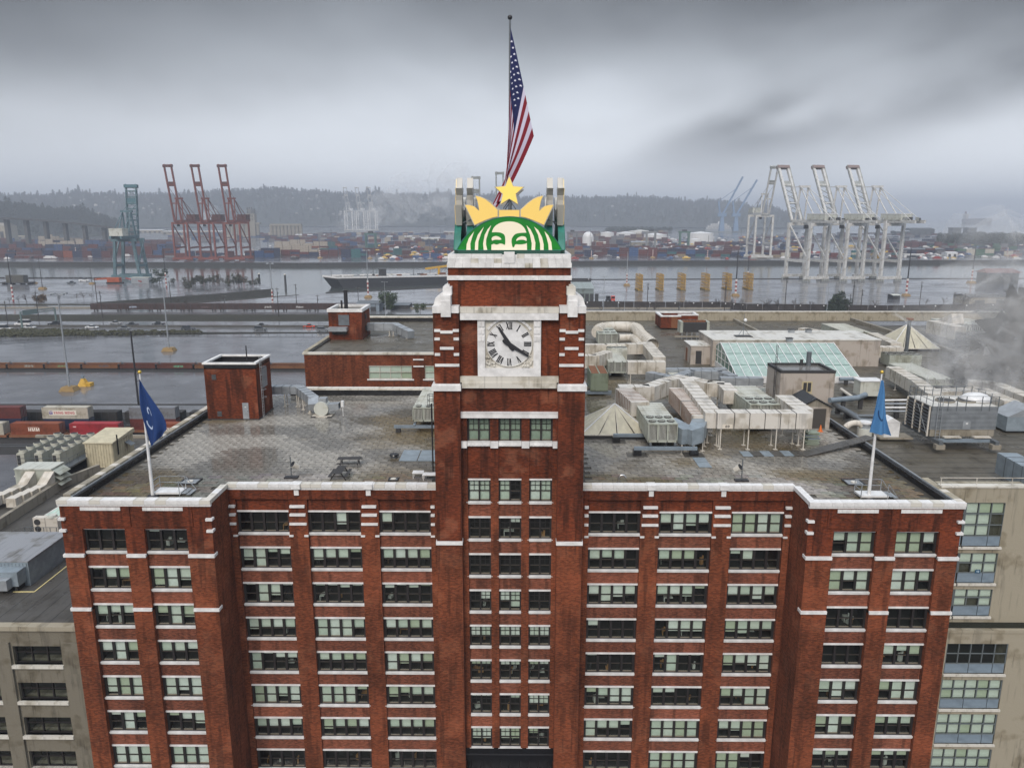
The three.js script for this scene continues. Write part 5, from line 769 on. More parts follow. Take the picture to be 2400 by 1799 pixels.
// ---------- cooling tower and the plant on the far right roof ----------
{
  const t = thing('cooling_tower', 'large ribbed galvanised cooling tower with railings, fuming on the right roof', 'cooling tower', [42.65, RY + 0.2, -12.95]), W = 6.7, D = 4.7, y0 = 0.95, y1 = 4.05; let b;
  b = mb(); b.box(0, W, y0 + 0.7, y1, -D, 0); b.build('casing', M.steel, t); b = mb(); b.box(0.1, W - 0.1, y0, y0 + 0.7, -D, 0.02); b.build('basin', M.concrete, t);
  for (let i = 0; i < 18; i++) { b = mb(); b.box(0, W, y0 + 0.76 + i * 0.136, y0 + 0.83 + i * 0.136, 0, 0.05); b.build('cladding_rib', M.galv, t); }
  b = mb(); b.box(-0.06, 0, y0 + 0.2, y1 - 0.1, -D + 0.2, -0.2); b.build('air_inlet', M.black, t); for (let i = 0; i < 8; i++) { b = mb(); b.box(-0.16, -0.05, y0 + 0.35 + i * 0.34, y0 + 0.43 + i * 0.34, -D + 0.1, -0.1); b.build('louvre', M.steel, t); } for (let i = 0; i <= 3; i++) { b = mb(); b.cbox(-0.12, (y0 + y1) / 2, -0.1 - i * (D - 0.2) / 3, 0.14, y1 - y0, 0.12); b.build('mullion', M.cream, t); }
  b = mb(); b.bar(V(-0.18, y0 + 0.3, -0.2), V(-0.18, y1 - 0.3, -D / 2), 0.05); b.build('brace', M.galv, t);
  b = mb(); b.box(0, W, y1, y1 + 0.06, -D, 0); b.build('deck', M.whiteRoof, t); for (const x of [2.5, 4.7]) { b = mb(); b.cyl(x, y1 + 0.06, y1 + 0.22, -2.2, 0.95, 0.95, 20); b.build('fan_stack', M.concrete, t); b = mb(); b.cyl(x, y1 + 0.22, y1 + 0.24, -2.2, 0.82, 0.82, 20); b.build('fan', M.dark, t); }
  b = mb(); b.add(new THREE.SphereGeometry(1.3, 14, 8, 0, 6.3, 0, 1.57).scale(1.2, 0.6, 1).translate(5.9, y1 + 0.1, -2.6)); b.build('hood', M.white, t);
  const rail = sub('railing', t); for (const x of [0.05, 0.8, 1.6, 2.5, 3.4, 5.0, 5.8, 6.65]) for (const z of [0.05, -D]) { b = mb(); b.cbox(x, y1 + 0.35, z, 0.06, 1.5, 0.06); b.build('post', M.steel, rail); } for (let i = 1; i < 4; i++) for (const x of [0.03, W - 0.05]) { b = mb(); b.cbox(x, y1 + 0.5, -D * i / 4, 0.05, 1.2, 0.05); b.build('post', M.steel, rail); } for (const y of [0.6, 1.08]) { b = mb(); b.box(0, W, y1 + y, y1 + y + 0.04, 0.03, 0.07); b.build('rail_bar', M.steel, rail); b = mb(); b.box(0, W, y1 + y, y1 + y + 0.04, -D - 0.02, -D + 0.02); b.build('rail_bar', M.steel, rail); b = mb(); b.box(0, 0.04, y1 + y, y1 + y + 0.04, -D, 0); b.build('rail_bar', M.steel, rail); }
  const l = sub('ladder', t, [0.75, y0, 0.3]); for (const s of [-1, 1]) { b = mb(); b.bar(V(s * 0.22, -0.2, 0), V(s * 0.22, 4.2, -0.1), 0.05); b.build('rail', M.galv, l); } for (let i = 0; i < 12; i++) { b = mb(); b.cbox(0, 0.1 + i * 0.33, -0.01, 0.42, 0.03, 0.03); b.build('rung', M.galv, l); }
  b = mb(); b.box(3.3, 4.1, y0 + 0.75, y0 + 1.6, 0.05, 0.09); b.build('hatch', M.galv, t); b = mb(); b.box(3.6, 3.8, y0 + 1.3, y0 + 1.45, 0.09, 0.1); b.build('sign', M.white, t);
  for (const x of [0.5, W - 0.6]) { b = mb(); b.box(x - 0.2, x + 0.2, 0.5, 0.85, -D - 1.2, 1.6); b.build('beam', M.steel, t); b = mb(); b.box(x - 0.45, x + 0.45, 0, 0.5, 1.0, 1.6); b.build('foot', M.concrete, t); } b = mb(); b.box(0.7, W - 0.8, 0.5, 0.82, 0.4, 0.7); b.build('beam', M.beam, t);
  for (const x of [1.3, 4.3]) { b = mb(); b.box(x, x + 1.7, 0.95, 1.05, 0.15, 0.7); b.build('drip_tray', M.cream, t); }
}
duct('long pale duct running back to the right beyond the flag, before the cooling tower', [at(2190, 938, RY + 1.8), at(2150, 905, RY + 1.8), at(2092, 872, RY + 1.8)], 1.7, 1.6, { seg: 1.8, m: M.cream, flange: M.concrete, legs: 5 });
duct('long pale duct lying behind the cooling tower', [at(2185, 930, RY + 1.6), at(2300, 925, RY + 1.6), at(2370, 955, RY + 1.6)], 1.7, 1.6, { seg: 1.8, m: M.cream, flange: M.concrete });
duct('outer pale duct running off the right edge behind the cooling tower', [at(2270, 905, RY + 1.6), at(2330, 910, RY + 1.6), at(2440, 955, RY + 1.6)], 1.7, 1.6, { seg: 1.8, m: M.cream, flange: M.concrete });
airUnit('ribbed unit in the steam behind the cooling tower', { ...boxOf(2175, 2235, 905, 888, 850, RY + 0.8) }, { cond: 0.03, cols: 2, rows: 1, m: M.unit });
pyramid('cream pyramid skylight on the far right roof beside a thin flue', at(2152, 826, RY).x, at(2152, 826, RY).z - 4.5, 8.4, 7, 4.3, RY);
{ const p = at(2123, 836, RY), t = thing('flue', 'tall thin steel flue before the far pyramid skylight', 'flue', [p.x, RY, p.z]); let b = mb(); b.cyl(0, 0, 6.2, 0, 0.3, 0.3, 14); b.build('pipe', M.steel, t); b = mb(); b.cyl(0, 6.2, 6.5, 0, 0.6, 0.6, 14); b.build('cap', M.rust, t); }
{ const B = boxOf(2085, 2160, 850, 842, 832, RY + 0.8), t = thing('condenser', 'flat row of fan condensers below the far pyramid skylight', 'condenser', [B.x0, RY, B.z1]); let b = mb(); b.box(0, B.w, 0.3, 2, -3, 0); b.build('casing', M.unit, t); fans(null, t, 5, 2, 0, B.w, -3, 0, 2, 0.55); }
airUnit('long ribbed unit near the far parapet right of the glass roof', boxOf(1982, 2040, 800, 778, 757, RY + 0.8), { cond: 0.03, cols: 2, rows: 1 });
airUnit('low fan unit at the right end of the glass roof', boxOf(1855, 1915, 800, 790, 778, RY + 3), { cond: 0.6 });
duct('stepped pale duct behind the right end of the glass roof', [at(1990, 812, RY + 1.8), at(1950, 790, RY + 1.8), at(1880, 778, RY + 1.8)], 1.8, 1.6, { m: M.cream, flange: M.concrete }); duct('pale duct running forward from the long unit by the far parapet', [at(2045, 790, RY + 1.6), at(2100, 815, RY + 1.6)], 1.8, 1.6, { m: M.cream, flange: M.concrete, seg: 1.5 }); duct('pale duct along the right end of the glass roof', [at(2014, 824, RY + 1.5), at(2110, 824, RY + 1.5)], 1.8, 1.7, { m: M.cream, flange: M.concrete });
airUnit('steam veiled unit by the far right parapet', boxOf(2240, 2330, 778, 760, 745, RY + 0.8), { cond: 0.03, cols: 2, rows: 1 });
duct('steam veiled duct ending before the far right unit', [at(2185, 765, RY + 2), at(2250, 780, RY + 2)], 2.2, 2.4, { m: M.cream, flange: M.concrete, seg: 2 }); duct('sloping duct joining the steam veiled far right unit', [at(2215, 760, RY + 2.4), at(2245, 747, RY + 4)], 2.2, 2, { m: M.cream, flange: M.concrete, seg: 2 });
duct('dark grey duct at the right edge by the black puddle', [at(2360, 1085, RY + 1.2), at(2440, 1130, RY + 1.2)], 1.7, 1.9, { m: M.galvBlue, seg: 1.3, flange: M.steel });
{ const B = boxOf(2358, 2420, 1010, 985, 965, RY), t = thing('gabled_hood', 'grey gabled duct hood right of the cooling tower', 'hood', [B.x0, RY, B.z1]); let b = mb(); b.box(0, 5, 0, 1.6, -3, 0); b.build('box', M.galvBlue, t); b = mb(); b.ext([[0, 0], [5, 0], [2.5, 1.2]], 3, (g) => g.translate(0, 1.6, -3)); b.build('hood_top', M.galv, t); }
{ // vent cowl, white boxes, pipes between flag and cooling tower
  let p = at(2035, 1032, RY), t = thing('vent_cowl', 'white round vent cowl with a curved hood by the black parapet', 'vent', [p.x, RY, p.z - 1]); let b = mb(); b.cyl(0, 0, 1.1, 0, 0.75, 0.75, 18); b.build('drum', M.unitPale, t); b = mb(); b.cyl(0, 1.1, 1.6, 0, 0.5, 0.5, 18); b.build('neck', M.galv, t); b = mb(); b.cyl(0, 1.6, 1.8, 0, 0.62, 0.62, 18); b.build('cap', M.white, t); b = mb(); b.add(new THREE.TorusGeometry(1.15, 0.32, 8, 18, Math.PI * 0.8).translate(-1.1, 0.5, 0)); b.build('hood', M.cream, t);
  p = at(2092, 1030, RY); t = thing('pump_box', 'white gable topped pump box left of the cooling tower', 'box', [p.x, RY, p.z - 1]); b = mb(); b.box(-0.8, 0.8, 0.2, 1.8, -0.7, 0.7); b.build('box', M.white, t); b = mb(); b.ext([[-0.85, 0], [0.85, 0], [0, 0.5]], 1.5, (g) => g.translate(0, 1.8, -0.75)); b.build('lid', M.white, t); b = mb(); b.box(-1.3, 2.2, 0, 0.2, -0.9, 1); b.build('base', M.concrete, t);
  p = at(2040, 935, RY); t = thing('roof_cabinet', 'pale cabinet among the pipes behind the right flag', 'cabinet', [p.x, RY, p.z - 1]); b = mb(); b.box(-1.4, 1.4, 0.4, 2.3, -1, 1); b.build('box', M.unitPale, t); b = mb(); b.box(-1.5, 1.5, 2.3, 2.42, -1.1, 1.1); b.build('lid', M.white, t); for (const x of [-1.2, 1.2]) { b = mb(); b.cbox(x, 0.2, 0.8, 0.12, 0.4, 0.12); b.build('leg', M.steel, t); }
  const pipe = (label, pts, r, m = M.steel) => { const a = pts.map((q) => at(q[0], q[1], RY + (q[2] ?? 0.7))), o = thing('roof_pipe', label, 'pipe', [a[0].x, 0, a[0].z], 0, 'pipes across the right roof'), L = a.map((q) => q.clone().sub(V(a[0].x, 0, a[0].z))); for (let i = 0; i + 1 < L.length; i++) { const s = mb(); s.rod(L[i], L[i + 1], r, r, 12); s.ball(L[i + 1].x, L[i + 1].y, L[i + 1].z, r * 1.08, 12, 8); s.build('pipe_run', m, o); const n = Math.max(1, Math.round(L[i].distanceTo(L[i + 1]) / 3)); for (let k = 0; k < n; k++) { const c = L[i].clone().lerp(L[i + 1], (k + 0.5) / n), f = mb(); f.box(c.x - 0.25, c.x + 0.25, RY, c.y - r * 0.9, c.z - 0.12, c.z + 0.12); f.build('support', M.dark, o); } } };
  pipe('thick grey pipe from the grey stair house to the pale cabinet', [[1945, 938, 1.6], [2010, 932, 1.6], [2028, 925, 1.6]], 0.32, M.beam);
  pipe('thick grey pipe slanting toward the right flag from the stair house', [[1955, 947, 0.9], [1995, 970, 0.9], [2015, 985, 0.9], [2060, 988, 0.9]], 0.3);
  pipe('second slanting grey pipe beside the thick one', [[1975, 955, 0.8], [2010, 975, 0.8], [2055, 975, 0.8]], 0.22);
  pipe('pipe behind the glass roof end running toward the flag', [[1968, 888, 0.8], [2000, 888, 0.8], [2050, 915, 0.8]], 0.26, M.beam);
  pipe('pale lagged pipe on the roof behind the stair house', [[1972, 912, 0.6], [2005, 935, 0.6]], 0.2, M.cream);
  for (let i = 0; i < 4; i++) pipe(['rear', 'second', 'third', 'front'][i] + ' pipe of the pale header rack left of the cooling tower', [[2072, 938 + i * 8.5, 1.5 - i * 0.25], [2134, 937 + i * 9, 1.5 - i * 0.25]], 0.12, i % 2 ? M.galv : M.white);
}
// ---------- grey concrete neighbour on the left ----------
const LY = 20.3;
{
  const t = thing('concrete_warehouse', 'low grey concrete block with dark windows left of the brick building', 'building'); const Z = 3.9; let b;
  const wm = mat(0.2, 0.185, 0.15, 0.9, { map: stains, bumpMap: fineBump, bumpScale: 0.02 });
  const cols = [[-42.55, -38.4], [-48.3, -44.1], [-54, -49.8]], rows = [18.5, 15.0, 11.6, 8.2, 4.8], H = 1.75;
  b = mb(); b.box(-62, -36.7, 0, LY - 0.1, -52, Z - 1.6); b.box(-62, -36.7, 18.5, LY - 0.1, Z - 1.6, Z);
  for (let i = 0; i < 5; i++) b.box(-62, -36.7, i < 4 ? rows[i + 1] : 0, rows[i] - H, Z - 1.6, Z);
  const xs = [-36.7, -38.4, -42.55, -44.1, -48.3, -49.8, -54, -62]; for (let i = 0; i < xs.length; i += 2) for (const r of rows) b.box(xs[i + 1], xs[i], r - H, r, Z - 1.6, Z);
  b.build('wall', wm, t);
  for (const [x0, x1] of [[-38.2, -36.75], [-44.0, -42.7], [-49.75, -48.35]]) { b = mb(); b.box(x0, x1, 0, 18.9, Z, Z + 0.22); b.build('pilaster', wm, t); }
  for (const [x0, x1] of cols) for (const r of rows) {
    const w = x1 - x0, g = sub('window', t, [(x0 + x1) / 2, r - H, Z]); b = mb(); b.box(-w / 2, w / 2, 0, 0.08, -0.5, -0.3); b.box(-w / 2, w / 2, H - 0.08, H, -0.5, -0.3); for (let i = 0; i <= 3; i++) b.box(-w / 2 + (w - 0.1) * i / 3, -w / 2 + (w - 0.1) * i / 3 + 0.1, 0.08, H - 0.08, -0.5, -0.3); b.box(-w / 2, w / 2, H * 0.55, H * 0.55 + 0.06, -0.45, -0.32); b.build('frame', M.frame, g);
    const pg = cached('np', () => new THREE.PlaneGeometry((4.15 - 0.1) / 3 - 0.1, H - 0.16)); for (let i = 0; i < 3; i++) { const p = mesh('pane', pg, M.glass, g); p.position.set(-w / 2 + (w - 0.1) * (i + 0.5) / 3 + 0.05, H / 2, -0.4); }
    b = mb(); b.box(-w / 2, w / 2, 0, H, -1.58, -1.54); b.build('room', M.room, g); b = mb(); b.box(-w / 2 - 0.15, w / 2 + 0.15, -0.28, 0, -0.3, 0.25); b.build('sill', M.tileWorn, g);
  }
  b = mb(); b.box(-62, -36.7, LY - 0.1, LY, -52, Z - 0.5); b.build('roof', M.roofDark, t);
  for (let i = 0; i < 9; i++) { const w = 25.3 / 9; b = mb(); b.box(-62 + i * w + 0.01, -62 + (i + 1) * w - 0.01, LY - 0.25, LY + 0.15, Z - 0.5, Z + 0.25); b.build('coping_block', M.concretePale, t); }
  for (let i = 0; i < 9; i++) { b = mb(); const x = -38 - i * 1.6; b.box(x, x + 0.05, LY, LY + 0.01, -22, Z - 0.5); b.build('felt_seam', M.dark, t); }
  b = mb(); const p = [at(30, 1387, LY), at(80, 1387, LY), at(156, 1327, LY)]; b.bar(p[0].setY(LY + 0.03), p[1].setY(LY + 0.03), 0.12, 0.05); b.bar(p[1], p[2].setY(LY + 0.03), 0.12, 0.05); b.build('safety_line', mat(0.6, 0.52, 0.25, 0.6), t);
  b = mb(); { const a = at(-60, 1278, LY), c = at(150, 1140, LY), d = at(232, 1108, LY); b.bar(V(a.x, LY + 0.6, a.z), V(c.x, LY + 0.6, c.z), 0.5, 1.2); b.bar(V(c.x, LY + 0.6, c.z), V(d.x, LY + 0.6, d.z), 0.5, 1.2); } b.build('roof_wall', M.concrete, t);
  b = mb(); b.box(-75, -40, LY, LY + 0.4, -52.4, -51.9); b.build('far_parapet', M.concrete, t);
  b = mb(); b.box(-63, -62.5, LY, LY + 0.8, -52, -14); b.build('side_parapet', M.concrete, t);
}
{ // bank of air coolers on a platform: three rows of six
  const pY = LY + 1.5, a = at(36, 1093, pY), c = at(154, 1093, pY), k = at(201, 1059, pY); const t = thing('cooler_platform', 'dark steel platform with railings under three rows of coolers', 'platform', [a.x, LY, a.z]), W = c.x - a.x, D = a.z - k.z + 6; let b;
  b = mb(); b.box(0, W + 0.6, 1.3, 1.5, -D, 0); b.build('deck', M.steel, t); for (const x of [0.6, W - 0.4]) for (const z of [-0.5, -D + 1]) { b = mb(); b.cbox(x, 0.65, z, 0.4, 1.3, 0.4); b.build('leg', M.dark, t); }
  for (let i = 0; i < 7; i++) { b = mb(); b.cbox(W + 0.55, 2.1, -D * i / 6, 0.05, 1.2, 0.05); b.build('post', M.steel, t); } for (const y of [2.1, 2.65]) { b = mb(); b.box(W + 0.53, W + 0.57, y, y + 0.04, -D, 0); b.build('rail', M.steel, t); b = mb(); b.box(0, W + 0.55, y, y + 0.04, 0.0, 0.04); b.build('rail', M.steel, t); }
  const cm = mat(0.46, 0.47, 0.42, 0.55, { map: stains }); let first;
  const RN = ['leftmost', 'middle', 'rightmost'], CN = ['nearest', 'second', 'third', 'fourth', 'fifth', 'farthest'];
  for (let r = 0; r < 3; r++) for (let i = 0; i < 6; i++) {
    const x = a.x + 0.7 + r * (W - 1.8) / 2.05, z = a.z - 0.9 - i * 1.55, lab = `pale air cooler, ${CN[i]} in the ${RN[r]} row on the platform`;
    if (!first) { first = thing('air_cooler', lab, 'air cooler', [x, pY, z], 0, 'air coolers in rows on the left roof'); b = mb(); b.box(-0.5, 0.5, 0, 1.75, -0.74, 0.74); b.build('casing', cm, first); b = mb(); b.box(-0.52, -0.5, 0.15, 1.5, -0.6, 0.6); b.box(-0.45, -0.02, 0.15, 1.5, 0.74, 0.76); b.build('coil', M.dark, first); b = mb(); b.cyl(0, 1.75, 2.1, 0, 0.56, 0.5, 16); b.build('fan_collar', cm, first); b = mb(); b.cyl(0, 2.1, 2.13, 0, 0.42, 0.42, 14); b.build('fan', M.dark, first); } else copyOf(first, [x, pY, z], 0, lab);
  }
}
{ // ribbed shed
  const a = at(204, 1095, LY), c = at(268, 1095, LY), e = at(308, 1065, LY), W = c.x - a.x, D = a.z - e.z, t = thing('ribbed_shed', 'cream ribbed metal shed with a sloping roof by the brick parapet', 'shed', [a.x, LY, a.z]), H = 3.6; let b = mb(); b.box(0, W, 0, H, -D, 0); b.build('wall', M.cream, t);
  const cm = mat(0.55, 0.5, 0.36, 0.6, { map: grain }); t.children[0].material = cm; for (let i = 0; i < 10; i++) { b = mb(); b.box(W * (i + 0.1) / 10, W * (i + 0.75) / 10, 0, H - 0.05, 0, 0.06); b.build('cladding_rib', cm, t); } for (let i = 0; i < 9; i++) { b = mb(); b.box(W, W + 0.05, 0, H - 0.05, -D * (i + 0.8) / 9, -D * (i + 0.15) / 9); b.build('cladding_rib', cm, t); }
  b = mb(); b.hull([[V(-0.15, H, 0.2), V(W + 0.2, H, 0.2), V(W + 0.2, H + 0.45, -D - 0.2), V(-0.15, H + 0.45, -D - 0.2)], [V(-0.15, H - 0.15, 0.2), V(W + 0.2, H - 0.15, 0.2), V(W + 0.2, H, 0.2), V(-0.15, H, 0.2)], [V(W + 0.2, H - 0.15, 0.2), V(W + 0.2, H - 0.15, -D - 0.2), V(W + 0.2, H + 0.45, -D - 0.2), V(W + 0.2, H, 0.2)]]); b.build('roof', cm, t); b = mb(); b.cyl(W + 0.25, 1.6, 4.4, -1, 0.1, 0.1, 10); b.build('flue', M.black, t); b = mb(); b.hull([[V(W + 0.05, 2.7, -3.2), V(W + 0.05, 2.7, -4.4), V(W + 1, 2.2, -4.4), V(W + 1, 2.2, -3.2)]]); b.build('hood', M.steel, t);
}
{ // air handler with two goose-neck ducts
  const a = at(28, 1158, LY), c = at(118, 1158, LY), W = c.x - a.x, t = thing('air_handler', 'boxy air handler with two cream goose neck ducts on the left roof', 'air unit', [a.x, LY, a.z - 1]); let b = mb(); b.box(0, W, 0.4, 2.9, -2.6, 0); b.build('casing', M.unit, t); for (let i = 0; i < 4; i++) { b = mb(); b.box(W * i / 4 + 0.02, W * (i + 1) / 4 - 0.02, 2.9, 3.05, -2.7, 0.15); b.build('roof_panel', M.unitPale, t); }
  for (const u of [0.42, 0.92]) { b = mb(); const x = W * u; b.hull([[V(x - 0.6, 2.7, 0), V(x + 0.6, 2.7, 0), V(x + 0.4, 1.5, 1.6), V(x - 0.8, 1.5, 1.6)], [V(x - 0.6, 0.8, 0), V(x - 0.6, 2.7, 0), V(x - 0.8, 1.5, 1.6), V(x - 0.8, 0.4, 1.6)], [V(x + 0.6, 2.7, 0), V(x + 0.6, 0.8, 0), V(x + 0.4, 0.4, 1.6), V(x + 0.4, 1.5, 1.6)]]); b.build('goose_neck', M.cream, t); for (let k = 0; k < 4; k++) { b = mb(); b.box(x - 0.8 - k * 0.25, x + 0.38 - k * 0.25, 0.4, 1.5, 1.62 + k * 1.2, 2.78 + k * 1.2); b.build('duct_section', M.cream, t); } }
  for (let i = 0; i < 3; i++) { b = mb(); b.hull([[V(W, 2.8 - i * 0.7, 0), V(W, 2.8 - i * 0.7, -2.4), V(W + 0.9, 2.2 - i * 0.7, -2.4), V(W + 0.9, 2.2 - i * 0.7, 0)]]); b.build('intake_hood', M.unit, t); }
}
for (const [px, py, w, l] of [[68, 1124, 3.6, 'pale green pyramid skylight behind the air handler on the left roof'], [140, 1218, 3.4, 'pale green pyramid skylight half hidden by the brick wing']]) { const p = at(px, py, LY); pyramid(l, p.x, p.z - w / 2, w, w, 1.5, LY, tinted(M.skyGlass, 0.42, 0.56, 0.5)); }
{ // long ribbed enclosures
  for (const [px, py, w, d, h, l] of [[72, 1372, 7.5, 6.6, 2.4, 'long blue grey ribbed plant enclosure on the left roof'], [44, 1283, 9, -9, 1.6, 'second blue grey plant enclosure behind the long one, cut by the left edge']]) { const p = at(px, py, LY), t = thing('plant_enclosure', l, 'enclosure', [p.x, LY, p.z]); let b = mb(); b.box(-w, 0, 0, h, -d, 0.001); b.build('wall', M.galvBlue, t); for (let i = 0; d > 0 && i < 22; i++) { b = mb(); b.box(-w + w * (i + 0.1) / 22, -w + w * (i + 0.6) / 22, 0.05, h - 0.15, 0, 0.05); b.build('cladding_rib', M.galvBlue, t); } b = mb(); b.box(-w - 0.1, 0.1, h, h + 0.12, Math.min(-d, 0) - 0.1, Math.max(-d, 0) + 0.1); b.build('roof', mat(0.3, 0.32, 0.36, 0.4, { map: stains }), t); }
  const p = at(20, 1388, LY), t = thing('plant_box', 'small grey plant box before the long ribbed enclosure', 'box', [p.x, LY, p.z]); let b = mb(); b.box(-2.5, 1, 0.6, 2.0, -2, 0); b.build('box', M.galvBlue, t); b = mb(); b.box(-0.9, 0.4, 0.5, 1.5, 0, 0.7); b.build('switch_box', M.galv, t); for (const x of [-2, 0.6]) { b = mb(); b.cbox(x, 0.3, -1, 0.2, 0.6, 1.6); b.build('leg', M.dark, t); }
}
{ // split condensers behind the railing
  const RN = ['left', 'right']; for (let i = 0; i < 2; i++) { const p = at(95 + i * 29, 1256, LY), t = thing('split_condenser', i ? 'pale condenser with a round top fan, beside the brick wing' : 'pale condenser with two round front fans behind the plant enclosure', 'condenser', [p.x, LY + 0.4, p.z]); let b = mb(); b.box(-0.65, 0.65, 0, 1.7, -0.7, 0); b.build('casing', M.cream, t); if (!i) for (const y of [0.45, 1.22]) { b = mb(); b.cyl(0, 0, 0.05, 0, 0.34, 0.34, 18); b.g[0].rotateX(Math.PI / 2); b.g[0].translate(-0.18, y, 0); b.build('fan', M.dark, t); } else { b = mb(); b.cyl(0, 1.7, 1.95, -0.35, 0.5, 0.45, 16); b.build('fan', M.unitPale, t); } b = mb(); b.box(-0.8, 0.8, -0.4, -0.02, -0.9, 0.3); b.build('stand', M.steel, t); }
  const p = at(60, 1262, LY), q = at(150, 1262, LY), t = thing('roof_railing', 'thin steel railing before the two condensers', 'railing', [p.x, LY, p.z]); let b; for (let i = 0; i < 7; i++) { b = mb(); b.cbox((q.x - p.x) * i / 6, 0.65, 0, 0.05, 1.3, 0.05); b.build('post', M.steel, t); } for (const y of [0.7, 1.28]) { b = mb(); b.box(0, q.x - p.x, y, y + 0.05, -0.02, 0.02); b.build('rail', M.steel, t); }
}
// ---------- cream concrete building on the right ----------
{
  const t = thing('cream_building', 'cream concrete building with wide steel windows right of the brick wing', 'building'); let b; const Z = 1.0, Z2 = 2.5, wm = M.concretePale;
  const up = [[30.65, 26.66, 3], [26.05, 23.25, 2], [22.65, 20.1, 2]], low = [[18.3, 15.42, 2], [14.8, 11.96, 2], [11.4, 8.42, 2], [7.86, 5, 2]], X0 = 36.8, XW = 42.15, XE = 60;
  b = mb(); b.box(X0, XE, 0, 30.9, -34, Z - 1.6); b.box(X0, XE, 30.65, 32.0, Z - 1.6, Z); b.box(XW, XE, 19.4, 30.65, Z - 1.6, Z); for (let i = 0; i < 3; i++) b.box(X0, XW, i < 2 ? up[i + 1][0] : 19.4, up[i][1], Z - 1.6, Z);
  b.box(X0, XE, 18.3, 19.35, Z - 1.6, Z2); b.box(43.2, XE, 0, 18.3, Z2 - 1.6, Z2); b.box(X0, 37.9, 0, 18.3, Z2 - 1.6, Z2); for (let i = 0; i < 4; i++) b.box(37.9, 43.2, i < 3 ? low[i + 1][0] : 0, low[i][1], Z2 - 1.6, Z2);
  b.build('wall', wm, t);
  b = mb(); b.box(X0, XE, 19.35, 19.5, Z, Z2 - 0.3); b.build('ledge_moss', mat(0.03, 0.035, 0.012, 0.95, { map: asphaltMap, bumpMap: fineBump, bumpScale: 0.05 }), t); b = mb(); b.box(X0, XE, 19.35, 19.62, Z2 - 0.3, Z2 + 0.08); b.build('ledge_cap', wm, t);
  b = mb(); b.box(X0 - 0.3, XE, 32.0, 32.15, Z - 0.6, Z + 0.08); b.build('coping', M.tileWorn, t);
  b = mb(); b.box(36.5, 58, 32.75, 32.8, Z - 0.3, Z - 0.25); for (let i = 0; i < 8; i++) b.cbox(36.6 + i * 3, 32.45, Z - 0.28, 0.05, 0.7, 0.05); b.build('guard_rail', M.cream, t);
  const fm = mat(0.13, 0.15, 0.16, 0.5), pm = mat(0.2, 0.26, 0.32, 0.4, { map: grain });
  const win = (x0, x1, y1, y0, nx, ny, z, dim) => {
    const g = sub('window', t, [x0, y0, z - 0.08]), w = x1 - x0, h = y1 - y0, hp = 0.95, hg = h - hp; let f = mb(); for (let i = 0; i <= nx; i++) f.cbox(w * i / nx, hp + hg / 2, 0, 0.07, hg, 0.1); for (let j = 0; j <= ny; j++) f.cbox(w / 2, hp + hg * j / ny, 0, w, 0.06, 0.1); f.build('frame', fm, g);
    for (const i of [0, 1, 2]) if ((i + 1) * 2 <= nx + 1) { f = mb(); f.box(w * i * 2 / nx + 0.03, Math.min(w, w * (i + 1) * 2 / nx) - 0.03, 0.05, hp - 0.04, -0.03, 0.03); f.build('spandrel_panel', pm, g); }
    const pg = new THREE.PlaneGeometry(w / nx - 0.08, hg / ny - 0.07); for (let i = 0; i < nx; i++) { const drop = rnd() < 0.6 ? ny : Math.floor(rnd() * (ny + 1)); for (let j = 0; j < ny; j++) { const p = mesh('pane', pg, M.glass, g); p.position.set(w * (i + 0.5) / nx, hp + hg * (j + 0.5) / ny, 0); if (ny - 1 - j < drop && !dim) { const q = mesh('blind', pg, rnd() < 0.3 ? BLINDS[3] : M.blind, g); q.position.set(p.position.x, p.position.y, -0.14); } } }
    f = mb(); f.box(0, w, 0, h, -1.4, -1.36); f.build('room', M.room, g); f = mb(); f.box(-0.1, w + 0.1, -0.2, 0, -0.1, 0.25); f.build('sill', M.tileWorn, g);
  };
  for (const [y1, y0, n] of up) { win(38.9, XW, y1, y0, 3, n, Z); win(36.9, 38.8, y1, y0, 2, n, Z); } low.forEach(([y1, y0, n], i) => win(37.95, 43.15, y1, y0, 5, n, Z2, i === 0));
  const s = canvasTex(64, 48, (x, w, h) => { x.fillStyle = '#1d4a68'; x.fillRect(0, 0, w, h); x.fillStyle = '#cfe0ea'; x.font = 'bold 34px sans-serif'; x.textAlign = 'center'; x.fillText('12', 32, 37); }); const m = mesh('notice', new THREE.PlaneGeometry(0.45, 0.34), mat(1, 1, 1, 0.6, { map: s }), t); m.position.set(40.6, 24.35, Z + 0.0);
}
